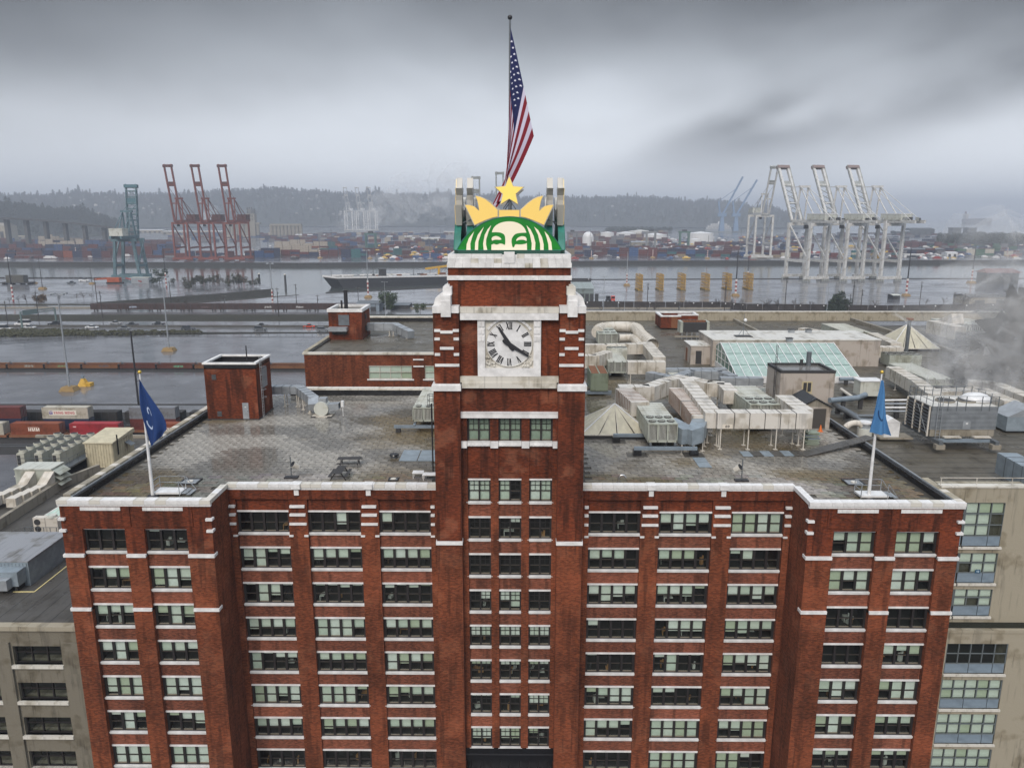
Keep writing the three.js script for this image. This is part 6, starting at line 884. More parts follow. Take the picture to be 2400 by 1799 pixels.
// ---------- illuminated sign on the tower: one face to each side ----------
const em = (r, g, b, er, eg, eb) => mat(r, g, b, 0.35, { emissive: new THREE.Color().setRGB(er, eg, eb) });
M.signGreen = mat(0.004, 0.2, 0.014, 0.3, { map: grain, emissive: new THREE.Color().setRGB(0, 0.018, 0.001) }); M.signTeal = mat(0.03, 0.24, 0.2, 0.5, { map: stains }); M.signDark = mat(0.01, 0.06, 0.045, 0.5);
M.signFace = em(0.6, 0.56, 0.46, 0.17, 0.15, 0.1); M.signGold = em(0.6, 0.43, 0.13, 0.2, 0.13, 0.025); M.signStar = em(0.62, 0.46, 0.12, 0.28, 0.19, 0.03); M.signEdge = mat(0.2, 0.2, 0.2, 0.4, { metalness: 0.4 });
function rooftopSign(label, turn) {
  const t = thing('rooftop_sign', label, 'sign', [0, 51.75, -4], turn, 'lit signs around the tower top'), S = 0.006174, Z = 4.5, q = (a) => a.map(([x, y]) => [(x - 1068) * S, (1192 - y) * S]);
  const smooth = (a) => new THREE.Shape(new THREE.SplineCurve(q(a).map((p) => new THREE.Vector2(...p))).getPoints(a.length * 5)), sharp = (a) => new THREE.Shape(q(a).map((p) => new THREE.Vector2(...p)));
  const put = (name, s, m, d, z, parent = t) => mb().ext(s, d, (g) => g.translate(0, 0, z)).build(name, m, parent);
  // dome: circular segment, with a metal rim
  const R = 4.72, hw = 4.22, cy = 2.605 - R, a0 = Math.asin(hw / R), arc = (r, n = 40) => { const p = []; for (let i = 0; i <= n; i++) { const a = -a0 + 2 * a0 * i / n; p.push(new THREE.Vector2(Math.sin(a) * r, cy + Math.cos(a) * r)); } return p; };
  const dome = new THREE.Shape(arc(R)); dome.closePath(); put('dome_case', dome, M.signTeal, 0.5, Z - 0.56); put('rear_case', dome, M.signTeal, 0.5, Z - 1.5); const dome2 = new THREE.Shape(arc(R - 0.05)); dome2.closePath(); put('dome_panel', dome2, M.signGreen, 0.04, Z - 0.06);
  { const b = mb(); b.add(new THREE.TubeGeometry(new THREE.CatmullRomCurve3(arc(R, 24).map((p) => V(p.x, p.y, Z - 0.04))), 60, 0.035, 6)); b.box(-hw, hw, -0.03, 0.02, Z - 0.1, Z); b.build('dome_rim', M.signTeal, t); }
  { const b = mb(); b.box(-4.1, 4.1, -0.3, -0.03, Z - 0.6, Z - 0.05); b.build('sign_base', M.signDark, t); }
  const f = new THREE.Shape(); const F = (x, y) => [(x - 1068) * S, (1192 - y) * S]; f.moveTo(...F(835, 1192)); f.lineTo(...F(840, 985)); f.bezierCurveTo(...F(850, 880), ...F(950, 830), ...F(1066, 830)); f.bezierCurveTo(...F(1180, 830), ...F(1270, 880), ...F(1290, 985)); f.lineTo(...F(1297, 1192)); f.closePath();
  put('face_panel', f, M.signFace, 0.03, Z - 0.02);
  const eye = (a, inner) => { const e = put('eye_panel', smooth(a), M.signGreen, 0.02, Z + 0.01); put('eye_white', smooth(inner), M.signFace, 0.02, Z + 0.03, e); };
  eye([[836, 968], [900, 966], [962, 974], [1003, 1000], [1015, 1050], [1011, 1122], [985, 1116], [950, 1108], [905, 1122], [865, 1112], [836, 1120], [836, 1040]], [[838, 1045], [858, 1023], [900, 1014], [943, 1030], [964, 1056], [940, 1062], [885, 1060], [845, 1074]]);
  eye([[1292, 972], [1220, 974], [1150, 988], [1108, 1030], [1096, 1080], [1108, 1150], [1130, 1152], [1146, 1120], [1200, 1120], [1250, 1116], [1294, 1098], [1294, 1030]], [[1290, 1045], [1268, 1022], [1220, 1018], [1172, 1042], [1158, 1074], [1200, 1062], [1250, 1062], [1290, 1078]]);
  for (const a of [[[510, 1192], [515, 1120], [545, 1040], [612, 958], [580, 1050], [563, 1110], [565, 1192]], [[621, 1192], [625, 1100], [660, 1000], [742, 894], [702, 985], [668, 1080], [661, 1192]], [[735, 1192], [728, 1110], [750, 1000], [788, 930], [836, 876], [800, 960], [768, 1060], [766, 1120], [781, 1192]], [[1288, 878], [1340, 930], [1380, 1010], [1405, 1100], [1400, 1192], [1354, 1192], [1358, 1110], [1335, 1000]], [[1385, 895], [1440, 940], [1490, 1030], [1512, 1120], [1512, 1192], [1468, 1192], [1465, 1110], [1438, 1000]], [[1520, 953], [1570, 1005], [1610, 1090], [1622, 1192], [1577, 1192], [1572, 1120], [1550, 1040]]]) put('hair_strand', sharp(a), M.signFace, 0.03, Z - 0.02);
  const L = [[615, 885], [490, 622], [545, 622], [610, 640], [680, 702], [672, 640], [655, 560], [630, 503], [700, 518], [760, 545], [830, 595], [930, 685], [930, 775], [860, 788], [780, 815], [700, 848]], M2 = L.map(([x, y]) => [2132 - x, y]);
  const grow = (a, k) => { const c = a.reduce((p, v) => [p[0] + v[0] / a.length, p[1] + v[1] / a.length], [0, 0]); return a.map(([x, y]) => [c[0] + (x - c[0]) * k, c[1] + (y - c[1]) * k]); };
  for (const a of [L, M2]) { put('crown_case', sharp(a), M.signCase, 0.5, Z - 0.62); put('rear_case', sharp(a), M.signCase, 0.5, Z - 1.5); put('crown_panel', sharp(grow(a, 0.94)), M.signGold, 0.04, Z - 0.12); }
  { const m = [[930, 685], [1202, 685], [1202, 775], [1066, 768], [930, 775]]; put('crown_case', sharp(m), M.signEdge, 0.48, Z - 0.62); put('crown_panel', sharp(grow(m, 0.96)), M.signGold, 0.03, Z - 0.13); }
  const st = []; for (let i = 0; i < 10; i++) { const a = Math.PI / 2 + i * Math.PI / 5, r = i % 2 ? 92 : 205; st.push([1067 + Math.cos(a) * r, 462 - Math.sin(a) * r]); }
  put('star_case', sharp(st), M.signCase, 0.5, Z - 0.5); put('rear_star', sharp(st), M.signCase, 0.5, Z - 1.4); put('star_panel', sharp(grow(st, 0.9)), M.signStar, 0.04, Z + 0.0);
  for (const [x0, y0, x1, y1, z0] of [[-0.5, 3.2, 0, 3.9, -1.5], [0.5, 3.2, 0, 3.9, -1.5], [0, 2.6, 0, 3.6, -0.2], [-2.6, 2.0, -3.3, 2.6, -1.6], [2.6, 2.0, 3.3, 2.6, -1.6]]) { const b = mb(); b.bar(V(x0, y0, Z - 0.4), V(x1, y1, Z - 0.4 + (Math.abs(x0) > 1 ? z0 : 0)), 0.08); b.build('strut', M.steel, t); }
}
rooftopSign('lit sign facing the viewer: green dome with cream face, crown and star', 0);
rooftopSign('lit sign seen edge-on at the left side of the tower top', -Math.PI / 2);
rooftopSign('lit sign seen edge-on at the right side of the tower top', Math.PI / 2);
rooftopSign('lit sign on the rear of the tower top, only a star edge showing', Math.PI);
// ---------- flags ----------
function clothMesh(name, nu, nv, f, tex_, parent, extra = {}) { const pos = [], uv = [], idx = []; for (let j = 0; j <= nv; j++) for (let i = 0; i <= nu; i++) { const r = f(i / nu, j / nv); pos.push(r[0], r[1], r[2]); uv.push(r[3], r[4]); } for (let j = 0; j < nv; j++) for (let i = 0; i < nu; i++) { const a = j * (nu + 1) + i; idx.push(a, a + nu + 1, a + nu + 2, a, a + nu + 2, a + 1); } const g = new THREE.BufferGeometry(); g.setAttribute('position', new THREE.Float32BufferAttribute(pos, 3)); g.setAttribute('uv', new THREE.Float32BufferAttribute(uv, 2)); g.setIndex(idx); g.computeVertexNormals(); return mesh(name, g, new THREE.MeshPhysicalMaterial({ map: tex_, roughness: 0.85, side: THREE.DoubleSide, ...extra }), parent); }
{
  const p = thing('flagpole', 'tall steel flagpole rising behind the lit star on the tower', 'flagpole', [0, 51.4, -4.6]), H = 18.6; let b = mb(); b.cyl(0, 0, H, 0, 0.17, 0.08, 12); b.build('pole', M.steel, p); b = mb(); b.ball(0, H + 0.14, 0, 0.2, 14, 10); b.build('finial', M.blackMetal, p); b = mb(); b.cyl(0, 0, 0.4, 0, 0.4, 0.3, 14); b.build('base', M.steel, p);
  const ft = canvasTex(760, 400, (x, w, h) => { for (let i = 0; i < 13; i++) { x.fillStyle = i % 2 ? '#bfbbd0' : '#74081f'; x.fillRect(0, h * i / 13, w, h / 13 + 1); } x.fillStyle = '#101a4c'; x.fillRect(0, 0, w * 0.4, h * 7 / 13); x.fillStyle = '#dcdce6'; for (let r = 0; r < 12; r++) for (let c = 0; c < 3; c++) { const Yp = 186 + r * 32 + c * 11, edge = 464 + 124 * (Yp - 150) / 540, Xp = edge - 10 - c * 19; if (Xp < 466 || (Xp - 464) / 124 > 0.5) continue; x.beginPath(); for (let k = 0; k < 10; k++) { const q = -Math.PI / 2 + k * Math.PI / 5, d = k % 2 ? 3.2 : 7.6, sx = Xp + Math.cos(q) * d, sy = Yp + Math.sin(q) * d, v = (sx - 464) / 124, u = (sy - 150 - 540 * v) / 750; x.lineTo(u * w, v * h); } x.fill(); } });
  const f = thing('national_flag', 'large limp star spangled striped flag hanging from the tower flagpole', 'flag', [0, 70, -4.6]), S = 0.01562;
  const X = (x) => (x - 461) * S, Y = (y) => (105 - y) * S;
  // the hoist hangs away from the pole; the fly falls down-left and gathers round the pole
  clothMesh('cloth', 40, 60, (s, t) => {
    const hx = lerp(464, 588, Math.pow(s, 0.95)), hy = lerp(150, 690, s), bx = lerp(445, 352, sstep(0.2, 1, s)) + 8 * Math.sin(s * 14), by = lerp(930, 1090, s), mx = lerp(460, 482, s), my = lerp(520, 950, s);
    const a = [lerp(hx, mx, t), lerp(hy, my, t)], c = [lerp(mx, bx, t), lerp(my, by, t)], fold = Math.sin(s * 11 + t * 2.2) * (0.06 + 0.5 * t) * (0.25 + s * 0.6) + 0.2 * Math.sin(s * 23 + 1) * t;
    return [X(lerp(a[0], c[0], t) + 5 * Math.sin(s * 17 + t * 5) * t), Y(lerp(a[1], c[1], t)), 0.3 + fold * 0.8 + 0.5 * s * (1 - t), t, 1 - s];
  }, ft, f);
}
function logoTex(bg, mark, arcs) { return canvasTex(256, 384, (x, w, h) => { x.fillStyle = bg; x.fillRect(0, 0, w, h); x.strokeStyle = mark; x.lineCap = 'round'; for (const [cx, cy, r, a, b, lw] of arcs) { x.lineWidth = lw; x.beginPath(); x.arc(cx, cy, r, a, b); x.stroke(); } }); }
function houseFlag(label, poleLabel, foot, tip, prof, texture, top, bot, light) {
  const b0 = at(foot[0], foot[1], RY + 0.1), yT = atZ(tip[0], tip[1], b0.z).y, H = yT - b0.y, p = thing('flagpole', poleLabel, 'flagpole', b0); let b = mb(); b.cyl(0, 0, H, 0, 0.15, 0.06, 12); b.build('pole', M.white, p); b = mb(); b.ball(0, H + 0.12, 0, 0.15, 12, 8); b.build('finial', mat(0.6, 0.42, 0.08, 0.3, { metalness: 0.6 }), p); b = mb(); b.cyl(0, 0, 0.14, 0, 0.5, 0.4, 14); b.build('base', M.blackMetal, p);
  const y1 = atZ(tip[0], top, b0.z).y, y0 = atZ(tip[0], bot, b0.z).y, px = 27; const f = thing('house_flag', label, 'flag', [b0.x, y1, b0.z]);
  clothMesh('cloth', 24, 36, (s, t) => { const i = clamp(t * (prof.length - 1), 0, prof.length - 1.001), k = Math.floor(i), l = lerp(prof[k][0], prof[k + 1][0], i - k) / px, r = lerp(prof[k][1], prof[k + 1][1], i - k) / px, sag = prof[k][2] ?? 0; return [lerp(l, r, s), -(y1 - y0) * (t + (s - 0.5) * 0.16 * sstep(0.75, 1, t) * (light ? 0.2 : -1.4)), 0.16 + 0.22 * Math.sin(s * 9 + t * 4) * (0.15 + t) + 0.25 * t * s, s, 1 - t]; }, texture, f);
}
houseFlag('dark blue limp flag with a white curved mark on the left wing', 'white flagpole on the left wing of the brick building', [358, 1163], [325, 875], [[0, 1], [-2, 10], [-3, 21], [-3, 32], [-1, 43], [1, 50], [4, 51], [8, 44]], logoTex('#0f3268', '#aebdd6', [[95, 205, 26, Math.PI * 0.9, Math.PI * 2.2, 12], [60, 275, 34, Math.PI * 0.2, Math.PI * 1.1, 11]]), 888, 1030, false);
houseFlag('pale blue limp flag with a dark curved mark on the right wing', 'white flagpole on the right wing of the brick building', [2036, 1166], [2066, 875], [[-2, 3], [-4, 7], [-7, 10], [-9, 12], [-11, 15], [-12, 18], [-13, 23], [-13, 29]], logoTex('#4377a8', '#123a63', [[150, 235, 46, Math.PI * 0.35, Math.PI * 1.1, 16]]), 890, 1015, true);
for (const [px, py, l] of [[398, 1160, 'white platform with a handrail at the foot of the left flagpole'], [2052, 1168, 'white platform with a handrail at the foot of the right flagpole']]) { const p = at(px, py, RY + 0.1), t = thing('service_platform', l, 'platform', p); let b = mb(); b.box(-1.3, 1.0, 0.15, 0.3, -1.1, 0.2); b.build('deck', M.white, t); for (const [x, z] of [[-1.3, -1.1], [0.9, -1.1], [-1.3, 0.2], [0.9, 0.2]]) { b = mb(); b.cbox(x, 0.65, z, 0.05, 1.3, 0.05); b.build('post', M.galv, t); } for (const y of [0.75, 1.28]) { b = mb(); b.box(-1.3, 0.9, y, y + 0.04, -1.12, -1.08); b.build('rail', M.galv, t); b = mb(); b.box(-1.32, -1.28, y, y + 0.04, -1.1, 0.2); b.build('rail', M.galv, t); } for (const s of [0, 1]) { b = mb(); b.bar(V(0.95, 1.28, -1.1 + s * 1.3), V(1.8, 0.1, -1.1 + s * 1.3), 0.05); b.build('stair_rail', M.galv, t); } for (let i = 0; i < 2; i++) { b = mb(); b.box(1.1 + i * 0.35, 1.45 + i * 0.35, 0.2 - i * 0.1, 0.24 - i * 0.1, -1.1, 0.2); b.build('step', M.galv, t); } }
// illegible sprayed loops
function scrawl(c, ink, w, h, s) { c.strokeStyle = ink; c.lineWidth = 9; c.lineJoin = 'round'; c.beginPath(); for (let i = 0; i < 16; i++) { const x = 14 + (w - 28) * (i + 0.5 * hash2(i, s)) / 16, y = i % 2 ? 10 + 14 * hash2(i, s + 3) : h - 10 - 14 * hash2(i, s + 5); if (i % 5 === 0) c.moveTo(x, y); else c.quadraticCurveTo(x - 12 + 24 * hash2(i, s + 7), h * hash2(i, s + 9), x, y); } c.stroke(); }
// ---------- rail yard: container train on the left ----------
function paint(w, h, bg, draw) { return canvasTex(w, h, (x) => { x.fillStyle = bg; x.fillRect(0, 0, w, h); for (let i = 0; i < 260; i++) { x.fillStyle = `rgba(30,20,10,${0.03 + 0.05 * hash2(i, 3)})`; x.fillRect(w * hash2(i, 1), h * hash2(i, 2), 2 + 6 * hash2(i, 4), 2 + 30 * hash2(i, 5)); } draw?.(x, w, h); }); }
const C_RED = [0.13, 0.022, 0.018], C_MAROON = [0.09, 0.018, 0.018], C_ORANGE = [0.24, 0.055, 0.018], C_BRIGHT = [0.36, 0.016, 0.026], C_NAVY = [0.014, 0.024, 0.075], C_BLUE = [0.03, 0.085, 0.24], C_TEAL = [0.02, 0.13, 0.15], C_WHITE = [0.5, 0.48, 0.42], C_GREY = [0.2, 0.215, 0.25], C_GREEN = [0.02, 0.11, 0.05], C_TAN = [0.3, 0.24, 0.16];
const contMat = new Map(), cm = (c) => { const k = c.join(); if (!contMat.has(k)) contMat.set(k, mat(c[0], c[1], c[2], 0.55, { map: stains })); return contMat.get(k); };
// freight container seen near: ribbed sides, end doors with rods, corner posts, roof
function nearContainer(label, p, c, { len = 12.6, h = 2.9, print, pw, ph, px = 0, py = 1.6, turn = 0 } = {}) {
  const t = thing('shipping_container', label, 'shipping container', p, turn), m = cm(c), w = 2.5; let b = mb();
  b.box(-len / 2 + 0.1, len / 2 - 0.1, 0.12, h - 0.1, -w + 0.08, -0.08); b.build('body', m, t);
  b = mb(); const n = Math.round(len / 0.36); for (let i = 0; i < n; i++) b.box(-len / 2 + 0.15 + i * (len - 0.3) / n, -len / 2 + 0.15 + (i + 0.55) * (len - 0.3) / n, 0.16, h - 0.14, -0.08, -0.045); b.build('side_corrugation', m, t).userData.kind = 'stuff';
  for (const x of [-len / 2, len / 2 - 0.16]) for (const z of [-w, -0.16]) { b = mb(); b.box(x, x + 0.16, 0, h, z, z + 0.16); b.build('corner_post', m, t); }
  for (const y of [0, h - 0.12]) { b = mb(); b.box(-len / 2 + 0.16, len / 2 - 0.16, y, y + 0.12, -0.1, 0); b.build('rail', m, t); }
  b = mb(); b.box(-len / 2 + 0.1, len / 2 - 0.1, h - 0.08, h - 0.02, -w + 0.05, -0.05); b.build('roof', m, t);
  for (const z of [-w + 0.1, -w / 2 + 0.02]) { b = mb(); b.box(len / 2 - 0.08, len / 2 - 0.02, 0.12, h - 0.12, z, z + w / 2 - 0.12); const d = b.build('door', m, t); for (const k of [0.3, 0.8]) { const r = mb(); r.cyl(len / 2 + 0.02, 0.1, h - 0.1, z + k, 0.03, 0.03, 6); r.build('lock_rod', M.galv, d); } }
  if (print) { const q = mesh('lettering', new THREE.PlaneGeometry(pw, ph), mat(1, 1, 1, 0.6, { map: print }), t); q.position.set(px, py, -0.035); }
  return t;
}
const hexOf = (c) => '#' + new THREE.Color().setRGB(...c).getHexString();
const word = (c, ink, text, font, w, h, extra) => canvasTex(w, h, (x) => { x.fillStyle = hexOf([c[0] * 0.8, c[1] * 0.8, c[2] * 0.8]); x.fillRect(0, 0, w, h); x.fillStyle = ink; x.font = font; x.textBaseline = 'middle'; x.fillText(text, extra?.dx ?? 4, h / 2); extra?.draw?.(x, w, h); });
function wellCar(label, cx, z, len, y = 0, c = M.rust) { // low articulated car that carries a container
  const t = thing('well_car', label, 'rail wagon', [cx, y, z], 0, 'container wagons in the yard'); let b = mb(); b.box(-len / 2, len / 2, 0.35, 1.0, 0.0, 0.22); b.build('side_sill', c, t); b = mb(); b.box(-len / 2, len / 2, 0.35, 1.0, -2.9, -2.7); b.build('side_sill', c, t); b = mb(); b.box(-len / 2, len / 2, 0.3, 0.42, -2.7, 0); b.build('floor', M.dark, t);
  for (const s of [-1, 1]) { b = mb(); b.box(s < 0 ? -len / 2 - 1.6 : len / 2, s < 0 ? -len / 2 : len / 2 + 1.6, 0.75, 1.1, -2.3, -0.4); b.build('end_platform', c, t); for (const k of [0.5, 1.5]) for (const zz of [-2.1, -0.6]) { b = mb(); b.cyl(0, -0.07, 0.07, 0, 0.45, 0.45, 12); b.g[0].rotateX(Math.PI / 2); b.g[0].translate(s * (len / 2 + k - 0.2), 0.45, zz); b.build('wheel', M.dark, t); } }
  return t;
}
{
  const zOf = (py, Y) => at(150, py, Y).z, xOf = (px, py, Y) => at(px, py, Y).x;
  const z1 = zOf(1021, 0.8), Y1 = 1.0; // front string
  const X = (px) => xOf(px, 1018, 1.0);
  wellCar('rusty well wagon under the orange brown container left of the bright red one', (X(28) + X(143)) / 2, z1 - 0.1, 13.4); wellCar('rusty well wagon under the bright red container', (X(166) + X(282)) / 2, z1 - 0.1, 13.4); wellCar('rusty well wagon behind the brick parapet edge', (X(384) + X(500)) / 2, z1 - 0.1, 13.4); wellCar('rusty well wagon at the left edge', (X(-104) + X(10)) / 2, z1 - 0.1, 13.4);
  const L = X(143) - X(28);
  const hmm = (c) => word(c, '#e8e2da', 'HMM', 'bold 78px sans-serif', 210, 90, { dx: 10, draw: (x) => { x.fillRect(10, 4, 180, 5); } });
  nearContainer('orange brown container with white HMM lettering, front row at left', [(X(28) + X(143)) / 2, Y1, z1], C_ORANGE, { len: L, print: hmm(C_ORANGE), pw: 3.1, ph: 1.33, px: -0.4, py: 1.35 });
  nearContainer('bright red container with small white CAI lettering', [(X(166) + X(282)) / 2, Y1, z1], C_BRIGHT, { len: L, print: word(C_BRIGHT, '#efe6e2', 'CAI', 'bold 50px sans-serif', 120, 60), pw: 1.1, ph: 0.55, px: -L / 2 + 1.4, py: 2.1 });
  nearContainer('orange brown HMM container half hidden behind the brick parapet', [(X(384) + X(500)) / 2, Y1, z1], C_ORANGE, { len: L, print: hmm(C_ORANGE), pw: 3.1, ph: 1.33, px: -4.4, py: 1.35 });
  nearContainer('grey white container cut by the left edge, front row', [(X(-104) + X(10)) / 2, Y1, z1], C_WHITE, { len: L });
  const z2 = z1 - 13.5, Y2 = 1.0, X2 = (px) => at(px, 981, 3.9).x, zc = at(150, 981, 3.9).z;
  const L2 = X2(207) - X2(99);
  nearContainer('cream white container with red YANG MING lettering, stacked on blue', [(X2(99) + X2(207)) / 2, 3.9, zc], C_WHITE, { len: L2, print: canvasTex(512, 96, (x, w, h) => { x.fillStyle = '#cdc9bd'; x.fillRect(0, 0, w, h); x.fillStyle = '#4a3a86'; x.fillRect(8, 14, 62, 66); x.fillStyle = '#cdc9bd'; x.fillRect(22, 32, 34, 8); x.fillRect(34, 32, 10, 38); x.fillRect(14, 20, 8, 16); x.fillRect(56, 20, 8, 16); x.fillStyle = '#a31530'; x.font = 'bold 68px sans-serif'; x.textBaseline = 'middle'; x.fillText('YANG MING', 88, 50, 410); }), pw: 7.0, ph: 1.3, px: -0.6, py: 1.55 });
  nearContainer('dark blue container under the YANG MING one', [(X2(99) + X2(207)) / 2 + 0.1, Y2, zc + 0.02], C_NAVY, { len: L2 });
  nearContainer('dark red container stacked high at the left edge', [(X2(-56) + X2(44)) / 2, 3.9, zc], C_RED, { len: L2 }); nearContainer('dark blue container under the dark red one at the left edge', [(X2(-56) + X2(44)) / 2, Y2, zc + 0.02], C_NAVY, { len: L2 });
  nearContainer('slate grey container behind the left flag', [(X2(304) + X2(412)) / 2, 3.9, zc], C_GREY, { len: L2 }); nearContainer('dark red container under the slate grey one', [(X2(304) + X2(412)) / 2, Y2, zc + 0.02], C_RED, { len: L2 });
  for (const [a, b, l] of [[99, 207, 'the YANG MING stack'], [-56, 44, 'the dark red stack at the left edge'], [304, 412, 'the slate grey stack']]) wellCar('rusty well wagon under ' + l, (X2(a) + X2(b)) / 2, zc - 0.1, 13.4);
  // dark hopper wagons on the track behind
  const zh = zc - 5.5; for (let i = 0; i < 4; i++) { const t = thing('hopper_wagon', ['black hopper wagon behind the stacks, at the left edge', 'black hopper wagon showing between the red and cream stacks', 'black hopper wagon with a white numeral 3 behind the left flag', 'black hopper wagon nearest the brick parapet corner'][i], 'rail wagon', [X2(20) + i * 17, 0, zh]); let b = mb(); b.box(-7.5, 7.5, 1.3, 4.2, -2.8, 0); b.build('body', mat(0.02, 0.018, 0.018, 0.7, { map: stains }), t); for (let k = 0; k < 9; k++) { b = mb(); b.box(-7.4 + k * 1.8, -7.25 + k * 1.8, 1.3, 4.2, 0, 0.1); b.build('side_post', M.dark, t); } for (const x of [-5.5, -4, 4, 5.5]) { b = mb(); b.cyl(0, -0.08, 0.08, 0, 0.5, 0.5, 12); b.g[0].rotateX(Math.PI / 2); b.g[0].translate(x, 0.5, -0.4); b.build('wheel', M.dark, t); } if (i === 2) { const q = mesh('number', new THREE.PlaneGeometry(2.4, 2), mat(1, 1, 1, 0.7, { map: canvasTex(96, 80, (x) => { x.fillStyle = '#141213'; x.fillRect(0, 0, 96, 80); x.fillStyle = '#dcdad6'; x.font = 'bold 62px sans-serif'; x.fillText('3', 36, 56); x.fillRect(36, 66, 46, 4); }) }), t); q.position.set(-1.2, 3, 0.12); } }
  // rails
  for (const z of [z1 - 0.5, z1 - 2.0, zc - 0.5, zc - 2.0, zh - 0.6, zh - 2.2, z1 + 5, z1 + 6.5, zh - 8, zh - 9.5]) { const b = mb(); b.box(-220, -10, 0.02, 0.16, z - 0.05, z + 0.05); ST(b.build('rail_track', M.steel)); }
  // string of empty well wagons between the two wet lots
  const zw = at(300, 866, 0).z, zo = mat(0.2, 0.085, 0.03, 0.8, { map: stains }), zr = mat(0.12, 0.035, 0.022, 0.85, { map: stains }); let k = 0;
  for (let px = -70; px < 740; px += 88) { const x = at(px + 40, 866, 0).x, L = 12.6, t = thing('empty_well_wagon', ['rust orange empty well wagon at the left edge, between the two wet lots', 'rust orange empty wagon with faded white graffiti', 'rust orange empty wagon with green graffiti, left of the flag', 'rust orange empty wagon behind the black pole', 'brown empty wagon right of the black pole', 'brown red empty wagon with mint green graffiti, nearest the brick lift house', 'brown empty wagon hidden behind the brick lift house', 'orange empty wagon with white lettering seen right of the brick lift house', 'brown empty wagon before the brick rear block', 'brown empty wagon behind the brick rear block'][k], 'rail wagon', [x, 0, zw], 0, 'empty wagons between the wet lots'), m = k === 4 || k === 5 ? zr : zo; let b = mb(); b.box(-L / 2, L / 2, 0.5, 2.0, -0.2, 0); b.build('side', m, t); b = mb(); b.box(-L / 2, L / 2, 0.5, 2.0, -2.9, -2.7); b.build('side', m, t); b = mb(); b.box(-L / 2 + 0.3, L / 2 - 0.3, 0.4, 0.6, -2.7, -0.2); b.build('floor', M.dark, t); b = mb(); b.box(-L / 2, L / 2, 1.9, 2.06, 0, 0.15); b.build('top_rail', zr, t); for (const s of [-1, 1]) { b = mb(); b.box(s * (L / 2 + 0.9) - 0.9, s * (L / 2 + 0.9) + 0.9, 1.1, 1.7, -2.4, -0.4); b.build('end_platform', M.dark, t); b = mb(); b.box(s * (L / 2 + 0.6) - 0.05, s * (L / 2 + 0.6) + 0.05, 1.7, 2.6, -2.4, -2.3); b.build('brake_post', M.dark, t); for (const q of [0.5, 1.3]) { b = mb(); b.cyl(0, -0.07, 0.07, 0, 0.42, 0.42, 12); b.g[0].rotateX(Math.PI / 2); b.g[0].translate(s * (L / 2 + q), 0.42, -0.5); b.build('wheel', M.dark, t); } }
    const g = { 1: ['#8f9a98'], 2: ['#5f8d62'], 5: ['#4fae86'], 7: ['#c9c7bd', 'SKIER'], 3: ['#23405a'] }[k]; if (g) { const q = mesh('graffiti', new THREE.PlaneGeometry(4.2, 1.2), mat(1, 1, 1, 0.75, { map: canvasTex(256, 72, (c) => { c.fillStyle = hexOf(m === zr ? [0.1, 0.03, 0.02] : [0.17, 0.075, 0.027]); c.fillRect(0, 0, 256, 72); if (g[1]) { c.fillStyle = g[0]; c.font = 'bold 64px sans-serif'; c.fillText(g[1], 8, 60, 240); } else scrawl(c, g[0], 256, 72, k); }) }), t); q.position.set(k === 7 ? -0.5 : k === 2 ? 0 : 1.5, 1.25, 0.012); } k++; }
  for (const z of [zw - 0.6, zw - 2.1]) { const b = mb(); b.box(-240, 20, 0.02, 0.16, z - 0.05, z + 0.05); ST(b.build('rail_track', M.steel)); }
}
// ---------- lamp masts and poles ----------
function mast(label, foot, topPy, { r = 0.28, col = M.galv, base = 0, stripes = false, head = 4 } = {}) {
  const b0 = at(foot[0], foot[1], 0), H = atZ(foot[0], topPy, b0.z).y, t = thing('lamp_mast', label, 'lamp mast', [b0.x, 0, b0.z], 0); let b;
  if (base) { b = mb(); b.frus(0, 0, 0, base, base * 0.8, base * 0.7, base * 0.6, base * 0.28); b.build('base', mat(0.3, 0.2, 0.08, 0.8, { map: stains }), t); }
  b = mb(); b.cyl(0, 0, H, 0, r, r * 0.45, 10); b.build('pole', col, t);
  if (stripes) for (let i = 0; i < 8; i++) { b = mb(); const h = H * 0.36 / 8; b.cyl(0, 0.2 + i * h, 0.2 + (i + 1) * h, 0, r * 1.25, r * 1.2, 10); b.build('stripe', i % 2 ? STRIPE_W : STRIPE_R, t); }
  for (let k = 0; k < head; k++) { b = mb(); const a = k * 2 * Math.PI / head + 0.5; b.bar(V(0, H - 0.1, 0), V(Math.cos(a) * H * 0.07, H - 0.1, Math.sin(a) * H * 0.07), r * 0.6); b.cbox(Math.cos(a) * H * 0.08, H - 0.1, Math.sin(a) * H * 0.08, r * 3, r * 1.2, r * 3); b.build('lamp_arm', col, t); }
  return t;
}
const STRIPE_W = mat(0.6, 0.58, 0.56, 0.6), STRIPE_R = mat(0.25, 0.04, 0.04, 0.6);
mast('tall grey mast on a yellow block in the nearest wet lot', [163, 915], 688, { r: 0.36, base: 5 }); mast('tall grey mast on a yellow block in the second wet lot', [396, 822], 648, { r: 0.36, base: 5 });
mast('striped mast at the far left of the yard', [31, 707], 597, { r: 0.45, col: M.blackMetal, stripes: true, head: 0 }); mast('striped mast on the peninsula by the blue crane', [390, 674], 576, { r: 0.4, col: M.blackMetal, stripes: true, head: 2 }); mast('striped mast at the tip of the peninsula', [639, 714], 617, { r: 0.4, stripes: true }); mast('striped mast with a yellow base in front of the barge', [863, 697], 586, { r: 0.45, stripes: true, base: 5 });
